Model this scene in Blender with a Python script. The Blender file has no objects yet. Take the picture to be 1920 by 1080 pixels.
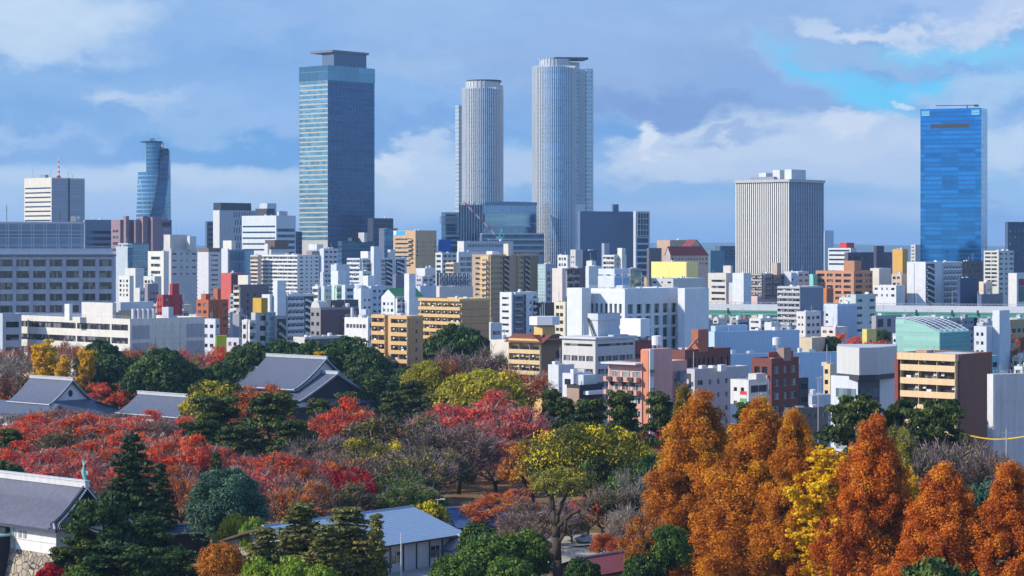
import bpy, math, random
import numpy as np
from mathutils import Vector, Matrix
R = math.radians
SC = bpy.context.scene
COL = SC.collection
# ---------------------------------------------------------------- camera
F = 4200.0          # focal length in photo pixels (1920 wide)
EYE = 58.0          # height of the viewing floor above the street
HAZE = .00005       # density of the air
HZ = 458.0          # photo row of the horizon
cam = bpy.data.cameras.new('camera'); camo = bpy.data.objects.new('camera', cam); COL.objects.link(camo)
camo.location = (0, 0, EYE); camo.rotation_euler = (R(90), 0, 0)
cam.sensor_width = 36.0; cam.lens = F / 1920 * 36.0; cam.shift_y = (HZ - 540) / 1920
cam.clip_start = 1.0; cam.clip_end = 120000
SC.camera = camo
# ---------------------------------------------------------------- light
SUN_AZ, SUN_EL = 257.0, 31.0      # degrees clockwise from +Y
w = bpy.data.worlds.new('World'); SC.world = w; w.use_nodes = True
def sun_dir():
    a, e = R(SUN_AZ), R(SUN_EL)
    return Vector((math.sin(a) * math.cos(e), math.cos(a) * math.cos(e), math.sin(e)))
sl = bpy.data.lights.new('sun', 'SUN'); sl.energy = 4.2; sl.angle = R(0.5); sl.color = (1.0, 0.90, 0.74)
so = bpy.data.objects.new('sun', sl); COL.objects.link(so)
so.rotation_euler = (-sun_dir()).to_track_quat('-Z', 'Y').to_euler()
SC.view_settings.view_transform = 'Standard'; SC.view_settings.look = 'None'
SC.view_settings.exposure = 0.42; SC.view_settings.gamma = 1.0; SC.view_settings.use_curve_mapping = False
cy = SC.cycles
cy.max_bounces = 5; cy.diffuse_bounces = 2; cy.glossy_bounces = 2; cy.transmission_bounces = 2; cy.transparent_max_bounces = 4; cy.volume_bounces = 0
cy.use_denoising = True
try:
    cy.denoiser = 'OPENIMAGEDENOISE'; cy.denoising_input_passes = 'RGB_ALBEDO_NORMAL'; cy.denoising_prefilter = 'ACCURATE'
except Exception: pass
cy.sample_clamp_indirect = 4.0; cy.caustics_reflective = False; cy.caustics_refractive = False

class NT:
    """tiny node-tree writer"""
    def __init__(s, nt): s.t = nt; s.n = nt.nodes; s.l = nt.links
    def node(s, kind, **kw):
        n = s.n.new(kind)
        for k, v in kw.items(): setattr(n, k, v)
        return n
    def put(s, sock, v):
        if isinstance(v, bpy.types.NodeSocket): s.l.new(v, sock)
        elif isinstance(v, (tuple, list)) and len(v) == 3 and sock.type == 'RGBA': sock.default_value = (*v, 1)
        else: sock.default_value = v
    def m(s, op, a, b=None, c=None, clamp=False):
        n = s.node('ShaderNodeMath', operation=op, use_clamp=clamp); s.put(n.inputs[0], a)
        if b is not None: s.put(n.inputs[1], b)
        if c is not None: s.put(n.inputs[2], c)
        return n.outputs[0]
    def mix(s, f, a, b, blend='MIX'):
        n = s.node('ShaderNodeMix', data_type='RGBA', blend_type=blend); s.put(n.inputs[0], f); s.put(n.inputs[6], a); s.put(n.inputs[7], b)
        return n.outputs[2]
    def comb(s, x, y, z=0.0):
        n = s.node('ShaderNodeCombineXYZ')
        for i, v in enumerate((x, y, z)): s.put(n.inputs[i], v)
        return n.outputs[0]
    def sep(s, v):
        n = s.node('ShaderNodeSeparateXYZ'); s.put(n.inputs[0], v); return n.outputs
    def noise(s, v, scale, detail=4, rough=.55, dist=0.0):
        n = s.node('ShaderNodeTexNoise'); s.put(n.inputs['Vector'], v); n.inputs['Scale'].default_value = scale
        n.inputs['Detail'].default_value = detail; n.inputs['Roughness'].default_value = rough; n.inputs['Distortion'].default_value = dist
        return n.outputs[0]
    def ss(s, v, a, b):
        n = s.node('ShaderNodeMapRange', interpolation_type='SMOOTHSTEP'); s.put(n.inputs[0], v); n.inputs[1].default_value = a; n.inputs[2].default_value = b
        return n.outputs[0]
    def ramp(s, f, stops):
        n = s.node('ShaderNodeValToRGB'); s.put(n.inputs[0], f); e = n.color_ramp.elements
        while len(e) > 1: e.remove(e[-1])
        for i, (p, c) in enumerate(stops):
            q = e[0] if i == 0 else e.new(p)
            q.position = p; q.color = (*c, 1)
        return n.outputs[0]
def lin(*c):
    return tuple(((v / 255) / 12.92 if v <= 10 else ((v / 255 + .055) / 1.055) ** 2.4) for v in c)

# ---- sky: Nishita air, with a deck of broken clouds fixed in direction space
W = NT(w.node_tree); W.n.clear()
sky = W.node('ShaderNodeTexSky', sky_type='NISHITA'); sky.sun_disc = False
sky.sun_elevation = R(SUN_EL); sky.sun_rotation = R(SUN_AZ); sky.altitude = 60; sky.air_density = 1.0; sky.dust_density = .15; sky.ozone_density = 5.0
tc = W.node('ShaderNodeTexCoord').outputs['Generated']
X, Y, Z = W.sep(tc)[:3]
U = W.m('MULTIPLY', W.m('ARCTAN2', X, Y), 10.0)           # azimuth, 1 unit = 0.1 rad
V = W.m('MULTIPLY', W.m('ARCSINE', Z), 10.0)              # elevation
du = W.m('MULTIPLY', W.m('SUBTRACT', W.noise(W.comb(U, W.m('MULTIPLY', V, 1.6), 3.1), 2.6, 6, .62), .5), 1.0)
dv = W.m('MULTIPLY', W.m('SUBTRACT', W.noise(W.comb(U, W.m('MULTIPLY', V, 1.6), 9.7), 2.6, 6, .62), .5), .46)
U2, V2 = W.m('ADD', U, du), W.m('ADD', V, dv)
def blob(px, py, rx, ry, soft=.55, rot=0.0, warp=1.0):
    """soft elliptical cloud bank around the direction (px, py) of the view; warp = how ragged its edge is"""
    cu, cv = (px - 960) / F * 10, (HZ - py) / F * 10
    x = W.m('SUBTRACT', W.m('ADD', U, W.m('MULTIPLY', du, warp)), cu); y = W.m('SUBTRACT', W.m('ADD', V, W.m('MULTIPLY', dv, warp)), cv)
    if rot:
        c, q = math.cos(R(rot)), math.sin(R(rot))
        x, y = W.m('ADD', W.m('MULTIPLY', x, c), W.m('MULTIPLY', y, q)), W.m('SUBTRACT', W.m('MULTIPLY', y, c), W.m('MULTIPLY', x, q))
    a = W.m('DIVIDE', x, rx / F * 10); b = W.m('DIVIDE', y, ry / F * 10)
    d = W.m('SQRT', W.m('ADD', W.m('MULTIPLY', a, a), W.m('MULTIPLY', b, b)))
    return W.m('SUBTRACT', 1.0, W.ss(d, 1.0 - soft, 1.0 + soft))
deck = W.noise(W.comb(W.m('MULTIPLY', U2, .55), W.m('MULTIPLY', V2, 1.5), 1.0), 1.35, 7, .6)
wisp = W.noise(W.comb(W.m('MULTIPLY', U2, .5), W.m('MULTIPLY', V2, 2.0), 5.0), 3.2, 7, .62)
sc = W.ramp(W.m('ADD', W.m('MULTIPLY', deck, .7), W.m('MULTIPLY', wisp, .3)), [(.32, lin(96, 156, 222)), (.43, lin(116, 166, 226)), (.52, lin(136, 178, 230)), (.62, lin(160, 194, 234)), (.74, lin(190, 212, 238))])
def lay(mask, col, k=1.0):
    global sc
    sc = W.mix(W.m('MULTIPLY', mask, k), sc, lin(*col))
tex = W.m('ADD', .62, W.m('MULTIPLY', W.ss(wisp, .38, .64), .38))
lay(blob(960, 10, 1200, 60, .9), (158, 190, 232), .6)
lay(blob(60, 40, 190, 66, .6), (206, 224, 242), .9)
lay(blob(30, 100, 230, 26, .8), (196, 216, 238), .7)
lay(blob(330, 150, 330, 30, .9), (132, 174, 226), .7)
lay(blob(120, 225, 260, 30, .8), (122, 168, 224), .8)
lay(blob(250, 203, 80, 15, .8, -8), (200, 216, 238), .85)
lay(blob(450, 235, 130, 26, .9, -10), (160, 192, 234), .6)
lay(blob(60, 262, 120, 14, .8, -6), (168, 196, 236), .7)
lay(blob(610, 190, 240, 40, .9), (142, 180, 232), .6)
lay(blob(420, 288, 190, 26, .5), (96, 158, 222), .95)
lay(blob(180, 292, 220, 18, .8), (116, 164, 224), .7)
lay(blob(740, 250, 140, 30, .7), (116, 160, 222), .7)
lay(blob(230, 384, 690, 72, .13, 0, .16), (178, 204, 236), .95)
lay(blob(300, 334, 300, 18, .7, 0, .5), (200, 218, 240), .8)
lay(blob(800, 350, 130, 62, .28, 0, .5), (190, 212, 238), .95)
lay(blob(740, 308, 60, 18, .6), (218, 228, 242), .9)
lay(blob(812, 278, 40, 22, .6), (200, 216, 240), .8)
lay(blob(960, 320, 80, 40, .4, 0, .6), (190, 210, 238), .85)
lay(blob(1290, 110, 330, 84, .8), (144, 168, 216), .9)
lay(blob(1000, 90, 420, 60, .9), (148, 178, 224), .6)
lay(blob(1200, 60, 380, 34, .9), (154, 186, 232), .6)
lay(blob(1110, 255, 66, 30, .5), (106, 156, 220), .9)
lay(blob(1270, 205, 200, 40, .5, -6), (120, 152, 210), .95)
lay(blob(1450, 180, 160, 40, .7, -14), (134, 168, 220), .8)
lay(blob(1480, 115, 90, 24, .8, -25), (170, 196, 234), .6)
lay(blob(1640, 300, 420, 84, .3, 0, .9), (186, 206, 236), .95)
lay(blob(1290, 292, 130, 52, .22, 0, .7), (202, 216, 238), .95)
lay(blob(1205, 255, 44, 26, .4, -30), (228, 234, 244), .95)
lay(blob(1480, 262, 170, 44, .5), (200, 214, 238), W.m('MULTIPLY', tex, .9))
lay(blob(1600, 222, 70, 22, .5), (220, 228, 242), W.m('MULTIPLY', tex, .95))
lay(blob(1370, 262, 60, 12, .7, 6), (150, 176, 222), .8)
lay(blob(1700, 290, 160, 22, .7), (204, 216, 238), .7)
lay(blob(1330, 330, 260, 20, .8), (194, 210, 236), .7)
lay(blob(1370, 362, 360, 15, .7, 0, .4), (138, 182, 228), .95)
lay(blob(1400, 398, 320, 22, .6, 0, .4), (166, 194, 232), .8)
lay(blob(1590, 158, 150, 26, .6, -24, .6), (106, 202, 248), .9)
lay(blob(1690, 172, 100, 20, .5, 4, .6), (100, 204, 250), .95)
lay(blob(1800, 108, 150, 18, .7, 2, .7), (132, 208, 246), .85)
lay(blob(1900, 150, 60, 26, .6), (150, 206, 244), .8)
lay(blob(1620, 112, 150, 17, .5, -10), (150, 186, 228), .95)
lay(blob(1560, 66, 90, 16, .6, -8), (200, 216, 238), .85)
lay(blob(1660, 76, 70, 13, .6, -14), (214, 224, 240), .8)
lay(blob(1850, 54, 150, 30, .45, 6), (214, 222, 240), W.m('MULTIPLY', tex, .95))
lay(blob(1760, 20, 180, 20, .8), (176, 196, 236), .7)
lay(blob(1850, 170, 70, 30, .7), (178, 206, 238), .8)
lay(blob(1720, 190, 30, 10, .6), (214, 226, 242), .8)
lay(blob(1890, 270, 80, 50, .6), (196, 216, 240), .9)
lay(blob(1890, 350, 70, 26, .7), (140, 190, 234), .8)
lay(W.ss(V, .12, .0), (150, 186, 230), .7)
grain = W.m('ADD', .91, W.m('MULTIPLY', W.noise(W.comb(W.m('MULTIPLY', U, .8), W.m('MULTIPLY', V, 2.6), 2.0), 5.0, 6, .65, .4), .18))
sc = W.mix(1.0, sc, W.comb(grain, grain, W.m('ADD', W.m('MULTIPLY', grain, .6), .4)), 'MULTIPLY')
front = W.ss(Y, .55, .9)                                            # the bank of clouds lies over the city; elsewhere a looser deck, added as fill
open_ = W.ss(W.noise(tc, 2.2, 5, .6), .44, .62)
bg_air = W.node('ShaderNodeBackground'); W.put(bg_air.inputs[0], W.mix(1.0, sky.outputs[0], (.80, 1.0, 1.28), 'MULTIPLY')); bg_air.inputs[1].default_value = .15
bg_cloud = W.node('ShaderNodeBackground'); W.put(bg_cloud.inputs[0], sc); bg_cloud.inputs[1].default_value = .73
bg_fill_cloud = W.node('ShaderNodeBackground'); W.put(bg_fill_cloud.inputs[0], lin(196, 214, 240)); bg_fill_cloud.inputs[1].default_value = .95  # pale cloud outside the view, added to lift the shaded walls
m1 = W.node('ShaderNodeMixShader'); W.put(m1.inputs[0], W.m('MULTIPLY', open_, .34)); W.l.new(bg_air.outputs[0], m1.inputs[1]); W.l.new(bg_fill_cloud.outputs[0], m1.inputs[2])
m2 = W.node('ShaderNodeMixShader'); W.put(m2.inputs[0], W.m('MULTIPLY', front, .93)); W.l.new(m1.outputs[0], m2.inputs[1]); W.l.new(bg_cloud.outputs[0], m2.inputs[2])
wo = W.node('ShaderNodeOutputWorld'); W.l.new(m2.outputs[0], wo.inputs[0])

# ---------------------------------------------------------------- materials
MATS = {}
def pbr(name):
    m = bpy.data.materials.new(name); m.use_nodes = True
    n = NT(m.node_tree); b = n.n['Principled BSDF']
    return m, n, b
def paint(c, rough=.75, var=.17, scale=.3, streak=.2, spec=.3, metal=0.0):
    """plain painted or rendered surface with faint blotches and rain streaks"""
    if min(c) > .5: c = tuple(v * (.84 if min(c) > .62 else .9) for v in c)
    k = ('p', c, rough, var, scale, streak, metal)
    if k in MATS: return MATS[k]
    m, n, b = pbr('paint'); o = n.node('ShaderNodeTexCoord').outputs['Object']
    x, y, z = n.sep(o)[:3]
    a = n.noise(o, scale, 5, .6)
    s = n.noise(n.comb(n.m('MULTIPLY', n.m('ADD', x, y), 1.3), 0.0, n.m('MULTIPLY', z, .06)), 1.0, 3, .6)
    f = n.m('ADD', 1.0, n.m('ADD', n.m('MULTIPLY', n.m('SUBTRACT', a, .5), var * 2), n.m('MULTIPLY', n.m('SUBTRACT', s, .5), streak * 2)))
    n.put(b.inputs['Base Color'], n.mix(1.0, c, n.comb(f, f, f), 'MULTIPLY'))
    b.inputs['Roughness'].default_value = rough; b.inputs['Specular IOR Level'].default_value = spec; b.inputs['Metallic'].default_value = metal
    MATS[k] = m; return m
def glass(c=(.02, .03, .045), rough=.08, metal=0.0, spec=.6, cell=1.5, var=.5):
    """window glass: dark room behind, each pane a little different"""
    k = ('g', c, rough, metal, cell, var)
    if k in MATS: return MATS[k]
    m, n, b = pbr('glass'); o = n.node('ShaderNodeTexCoord').outputs['Object']
    x, y, z = n.sep(o)[:3]
    wn = n.node('ShaderNodeTexWhiteNoise', noise_dimensions='2D')
    n.put(wn.inputs['Vector'], n.comb(n.m('FLOOR', n.m('DIVIDE', n.m('ADD', x, y), cell)), n.m('FLOOR', n.m('DIVIDE', z, 3.0))))
    r = wn.outputs[0]
    f = n.m('ADD', 1 - var, n.m('MULTIPLY', r, var * 2))
    col = n.mix(1.0, c, n.comb(f, f, f), 'MULTIPLY')
    col = n.mix(n.m('MULTIPLY', n.ss(r, .72, .78), .35 if metal == 0 else .0), col, (.42, .42, .38))   # a drawn blind
    n.put(b.inputs['Base Color'], col)
    b.inputs['Roughness'].default_value = rough; b.inputs['Metallic'].default_value = metal; b.inputs['Specular IOR Level'].default_value = spec
    MATS[k] = m; return m
def curtain(c, line, su, sv, lu=.08, lv=.12, var=.35, metal=.75, rough=.12, band=None, bandf=.3):
    """curtain wall: panes su wide and sv high between mullions; band = opaque spandrel colour at the foot of each storey"""
    k = ('c', c, line, su, sv, lu, lv, var, metal, rough, band, bandf)
    if k in MATS: return MATS[k]
    m, n, b = pbr('curtain_wall'); o = n.node('ShaderNodeTexCoord').outputs['Object']
    x, y, z = n.sep(o)[:3]
    u = n.m('DIVIDE', n.m('ADD', n.m('ADD', x, y), 500.0), su); v = n.m('DIVIDE', z, sv)
    fu, fv = n.m('FRACT', u), n.m('FRACT', v)
    wn = n.node('ShaderNodeTexWhiteNoise', noise_dimensions='2D'); n.put(wn.inputs['Vector'], n.comb(n.m('FLOOR', n.m('DIVIDE', u, 9.0)), n.m('FLOOR', v)))
    wn2 = n.node('ShaderNodeTexWhiteNoise', noise_dimensions='2D'); n.put(wn2.inputs['Vector'], n.comb(n.m('FLOOR', u), n.m('FLOOR', v)))
    r = n.m('ADD', n.m('MULTIPLY', wn.outputs[0], .8), n.m('MULTIPLY', wn2.outputs[0], .2))
    f = n.m('ADD', 1 - var, n.m('MULTIPLY', r, 2 * var))
    col = n.mix(1.0, c, n.comb(f, f, f), 'MULTIPLY')
    met = metal
    if band:
        bm = n.m('LESS_THAN', fv, bandf); col = n.mix(bm, col, band); met = n.m('MULTIPLY', n.m('SUBTRACT', 1.0, bm), metal)
    ln = n.m('MAXIMUM', n.m('LESS_THAN', fu, lu), n.m('LESS_THAN', fv, lv))
    col = n.mix(ln, col, line); met = n.m('MULTIPLY', n.m('SUBTRACT', 1.0, ln), met)
    n.put(b.inputs['Base Color'], col); n.put(b.inputs['Metallic'], met); b.inputs['Roughness'].default_value = rough
    MATS[k] = m; return m
def tiles(c, pitch=.35, axis=1, rough=.45):
    """pan-and-roll roof tiles running down the slope"""
    k = ('t', c, pitch, axis)
    if k in MATS: return MATS[k]
    m, n, b = pbr('roof_tiles'); o = n.node('ShaderNodeTexCoord').outputs['Object']
    x, y, z = n.sep(o)[:3]
    q = (x, y)[axis]; p = (y, x)[axis]
    s = n.m('SINE', n.m('MULTIPLY', q, 2 * math.pi / pitch))
    h = n.m('ADD', n.m('MULTIPLY', s, .5), n.m('MULTIPLY', n.m('FRACT', n.m('MULTIPLY', p, 2.8)), .35))
    a = n.noise(o, .8, 5, .65)
    s2 = n.m('SINE', n.m('MULTIPLY', q, 2 * math.pi / .95))
    f = n.m('ADD', n.m('ADD', .62, n.m('MULTIPLY', a, .76)), n.m('MULTIPLY', s2, .17))
    n.put(b.inputs['Base Color'], n.mix(1.0, c, n.comb(f, f, f), 'MULTIPLY')); b.inputs['Roughness'].default_value = rough
    bp = n.node('ShaderNodeBump'); bp.inputs['Strength'].default_value = .8; bp.inputs['Distance'].default_value = .12; n.put(bp.inputs['Height'], h); n.put(b.inputs['Normal'], bp.outputs[0])
    MATS[k] = m; return m
def leafmat(name, stops, trans=.3):
    """leaves: hue from each leaf's own tint"""
    k = ('l', name)
    if k in MATS: return MATS[k]
    m, n, b = pbr('leaves_' + name); at = n.node('ShaderNodeAttribute', attribute_name='tint')
    oi = n.node('ShaderNodeObjectInfo').outputs['Random']
    f = n.m('ADD', at.outputs['Fac'], n.m('MULTIPLY', n.m('SUBTRACT', oi, .5), .16), clamp=True)
    col = n.ramp(f, stops)
    n.put(b.inputs['Base Color'], col); b.inputs['Roughness'].default_value = .6; b.inputs['Specular IOR Level'].default_value = .25
    t = n.node('ShaderNodeBsdfTranslucent'); n.put(t.inputs[0], col)
    mx = n.node('ShaderNodeMixShader'); mx.inputs[0].default_value = trans
    n.l.new(b.outputs[0], mx.inputs[1]); n.l.new(t.outputs[0], mx.inputs[2]); n.l.new(mx.outputs[0], n.n['Material Output'].inputs[0])
    MATS[k] = m; return m

# ---------------------------------------------------------------- mesh writer and object helpers
class MB:
    def __init__(s): s.v = []; s.f = []; s.m = []
    def poly(s, pts, m=0):
        i = len(s.v); s.v += [tuple(p) for p in pts]; s.f.append(tuple(range(i, i + len(pts)))); s.m.append(m)
    def box(s, x0, x1, y0, y1, z0, z1, m=0, top=None):
        if x1 < x0: x0, x1 = x1, x0
        if y1 < y0: y0, y1 = y1, y0
        i = len(s.v)
        s.v += [(x0, y0, z0), (x1, y0, z0), (x1, y1, z0), (x0, y1, z0), (x0, y0, z1), (x1, y0, z1), (x1, y1, z1), (x0, y1, z1)]
        s.f += [tuple(i + k for k in q) for q in ((3, 2, 1, 0), (4, 5, 6, 7), (0, 1, 5, 4), (1, 2, 6, 5), (2, 3, 7, 6), (3, 0, 4, 7))]
        s.m += [m, m if top is None else top, m, m, m, m]
    def prism(s, pts, z0, z1, m=0, top=None, pts1=None):
        """vertical prism over a counter-clockwise outline"""
        n = len(pts); i = len(s.v); q = pts1 or pts
        s.v += [(x, y, z0) for x, y in pts] + [(x, y, z1) for x, y in q]
        for k in range(n): s.f.append((i + k, i + (k + 1) % n, i + n + (k + 1) % n, i + n + k)); s.m.append(m)
        s.f.append(tuple(i + n + k for k in range(n))); s.m.append(m if top is None else top)
        s.f.append(tuple(i + k for k in reversed(range(n)))); s.m.append(m)
    def cyl(s, cx, cy, r, z0, z1, n=16, m=0, r1=None, top=None):
        r1 = r if r1 is None else r1
        a = [(math.cos(2 * math.pi * k / n), math.sin(2 * math.pi * k / n)) for k in range(n)]
        s.prism([(cx + r * c, cy + r * d) for c, d in a], z0, z1, m, top, [(cx + r1 * c, cy + r1 * d) for c, d in a])
    def bar(s, a, b, r, m=0, n=5, r1=None):
        a, b = Vector(a), Vector(b); d = (b - a).normalized(); r1 = r if r1 is None else r1
        u = d.orthogonal().normalized(); v = d.cross(u); i = len(s.v)
        for p, q in ((a, r), (b, r1)):
            for k in range(n):
                t = 2 * math.pi * k / n; s.v.append(tuple(p + (u * math.cos(t) + v * math.sin(t)) * q))
        for k in range(n): s.f.append((i + k, i + (k + 1) % n, i + n + (k + 1) % n, i + n + k)); s.m.append(m)
        s.f.append(tuple(i + n + k for k in range(n))); s.m.append(m); s.f.append(tuple(i + k for k in reversed(range(n)))); s.m.append(m)
    def loft(s, rings, m=0, caps=True):
        i = len(s.v); n = len(rings[0])
        for r in rings: s.v += [tuple(p) for p in r]
        for j in range(len(rings) - 1):
            for k in range(n): a = i + j * n; s.f.append((a + k, a + (k + 1) % n, a + n + (k + 1) % n, a + n + k)); s.m.append(m)
        if caps:
            s.f.append(tuple(i + k for k in reversed(range(n)))); s.m.append(m)
            a = i + (len(rings) - 1) * n; s.f.append(tuple(a + k for k in range(n))); s.m.append(m)
    def sheet(s, grid, m=0):
        i = len(s.v); h = len(grid); q = len(grid[0])
        for r in grid: s.v += [tuple(p) for p in r]
        for a in range(h - 1):
            for b in range(q - 1): s.f.append((i + a * q + b, i + a * q + b + 1, i + (a + 1) * q + b + 1, i + (a + 1) * q + b)); s.m.append(m)
    def mesh(s, name, mats, smooth=False):
        me = bpy.data.meshes.new(name); me.from_pydata(s.v, [], s.f)
        for q in (mats if isinstance(mats, (list, tuple)) else [mats]): me.materials.append(q)
        if any(s.m): me.polygons.foreach_set('material_index', s.m)
        if smooth: me.polygons.foreach_set('use_smooth', [True] * len(s.f))
        me.update(); return me
    def build(s, name, mats, parent=None, loc=(0, 0, 0), smooth=False):
        return link(name, s.mesh(name, mats, smooth), parent, loc)
def link(name, me, parent=None, loc=(0, 0, 0), rz=0):
    o = bpy.data.objects.new(name, me); COL.objects.link(o); o.location = loc; o.rotation_euler = (0, 0, rz)
    if parent: o.parent = parent
    return o
def tag(o, label, cat, group=None):
    o['label'] = label; o['category'] = cat
    if group: o['group'] = group
    return o
def thing(name, label, cat, loc=(0, 0, 0), rz=0, group=None): return tag(link(name, None, None, loc, rz), label, cat, group)
def struct(o, kind='structure'): o['kind'] = kind; return o
def at(px, py, D): return Vector(((px - 960) / F * D, D, EYE - (py - HZ) / F * D))
def zat(py, D): return EYE - (py - HZ) / F * D
def d_for(py, z): return (EYE - z) * F / (py - HZ)
# colours
WHITE = (.68, .68, .66); OFF = (.64, .62, .56); CREAM = (.66, .56, .38); LG = (.50, .51, .52); GREY = (.34, .35, .37); DG = (.11, .12, .15)
TAN = (.56, .38, .20); BEIGE = (.60, .50, .36); BROWN = (.20, .12, .085); BRICK = (.33, .075, .05); ORNG = (.46, .15, .06); BLUEG = (.14, .19, .27)
GL = glass(); GLB = glass((.03, .07, .12), .06, .0, .8); GLT = glass((.16, .32, .36), .1, .55, .5, 1.5, .25)
ROOF = paint((.46, .47, .48), .9, .25, .2); ROOFB = paint((.34, .44, .55), .8, .2, .2); METAL = paint((.55, .56, .58), .45, .1, .5, 0, .5, .4)
DARKM = paint((.05, .055, .06), .6); WHITEM = paint((.75, .76, .77), .5); REDM = paint((.55, .04, .03), .5)
rnd = random.Random(7)
NAMED = []          # every named building's footprint in the view, used to fit the low filler blocks around them
class B:
    """a rectangular building seen over its near corner; local +x runs along its right face, local +y along its left face"""
    def __init__(s, name, label, cat, pl, pc, pr, top, D, wall, vis=None, short=None, yaw=48, group=None, wl=None, wr=None, parapet=.9, roof=None, th=.3, wallm=None):
        s.D, s.yaw, s.top = D, R(yaw), top; s.h = zat(top, D); s.th = th
        cx = (pc - 960) / F * D; c, q = math.cos(s.yaw), math.sin(s.yaw)
        if wl is None: k = (pl - 960) / F; wl = (cx - k * D) / (q + k * c)
        if wr is None: k = (pr - 960) / F; wr = (k * D - cx) / (c - k * q)
        s.wl, s.wr = max(wl, 2.0), max(wr, 2.0)
        s.root = thing(name, label, cat, (cx, D, 0), s.yaw, group)
        s.vis = vis if vis is not None else top + 60; s.zv = max(0.0, zat(s.vis, D) - 4.0)
        s.wallm = wallm or paint(wall); s.roofm = roof or ROOF; s.w = MB(); s.par = parapet
        p = parapet; h = s.h; t = .25
        s.w.box(0, s.wr, 0, s.wl, 0, h - p)
        if p > 0:
            s.w.box(-th, s.wr, -th, t, h - p, h); s.w.box(-th, t, t, s.wl, h - p, h); s.w.box(s.wr - t, s.wr, t, s.wl - t, h - p, h); s.w.box(t, s.wr, s.wl - t, s.wl, h - p, h)
        r = MB(); r.box(t, s.wr - t, t, s.wl - t, h - p, h - p + .05); r.build('roof', s.roofm, s.root)
        s.done = set(); NAMED.append(dict(pl=pl, pr=pr, top=top, vis=s.vis, D=D, short=short, cx=(pl + pr) / 2))
    def L(s, f): return s.wl if f == 'L' else s.wr
    def fb(s, mb, f, u0, u1, z0, z1, d0, d1, m=0):
        if f == 'L': mb.box(-d1, -d0, u0, u1, z0, z1, m)
        else: mb.box(u0, u1, -d1, -d0, z0, z1, m)
    def nfl(s, fh, zt): return max(1, int((s.h - zt - s.zv) / fh))
    def corner(s, f, u0, u1, z0, z1):
        """wall skin; on the right face it also wraps the near corner"""
        a = u0
        if u0 <= 0: a = -s.th if f == 'R' else .05
        s.fb(s.w, f, a, u1, z0, z1, -.05, s.th)
    def rows(s, f, fh=3.6, wh=1.6, zt=1.6, cols=0, pf=.35, m0=1.0, m1=1.0, g=None, indiv=False, n=None, name='window', sill=None):
        Lw = s.L(f); n = n or s.nfl(fh, zt); g = g or GL; ztop = s.h - s.par
        s.done.add(f); m0 = min(m0, Lw * .2); m1 = min(m1, Lw * .2); u0, u1 = m0, Lw - m1
        z = ztop
        for k in range(n):
            b = s.h - zt - k * fh - wh; t = b + wh
            if b < .3: break
            s.corner(f, 0, Lw, t, z); s.corner(f, 0, u0, b, t); s.corner(f, u1, Lw, b, t)
            if cols:
                cw = (u1 - u0) / cols; pw = cw * pf
                for c in range(1, cols): s.fb(s.w, f, u0 + c * cw - pw / 2, u0 + c * cw + pw / 2, b, t, -.05, s.th)
            if indiv and cols:
                for c in range(cols):
                    a0 = u0 + c * cw + (pw / 2 if c else 0); a1 = u0 + (c + 1) * cw - (pw / 2 if c < cols - 1 else 0)
                    s.window(f, a0, a1, b, t, g)
            else:
                mb = MB(); s.fb(mb, f, u0, u1, b, t, 0.0, .04); mb.build(name + ('_band' if not cols else '_row'), g, s.root)
            z = b
        s.corner(f, 0, Lw, 0, z)
    def window(s, f, a0, a1, b, t, g=None, fr=None):
        mb = MB(); e = .09; md = (a0 + a1) / 2
        s.fb(mb, f, a0, a1, b, t, 0.0, .03, 0)
        o = mb.build('window', g or GL, s.root)
        mf = MB()
        for q in ((a0, a1, b, b + e), (a0, a1, t - e, t), (a0, a0 + e, b + e, t - e), (a1 - e, a1, b + e, t - e), (md - e / 2, md + e / 2, b + e, t - e)): s.fb(mf, f, *q, .03, .1)
        mf.build('frame', fr or METAL, o); return o
    def plain(s, f): s.done.add(f); s.corner(f, 0, s.L(f), 0, s.h - s.par)
    def strip(s, f, u0, u1, z0, z1, mat, d=.06, name='panel', d0=None):
        mb = MB(); a = s.th if d0 is None else d0; s.fb(mb, f, u0, u1, z0, z1, a, a + d); return mb.build(name, mat, s.root)
    def curt(s, f, mat, name='curtain_wall', z0=0, z1=None, d=.3):
        s.done.add(f); mb = MB(); s.fb(mb, f, -d if f == 'R' else 0, s.L(f), z0, z1 or s.h - s.par, .0, d); return mb.build(name, mat, s.root)
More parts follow.
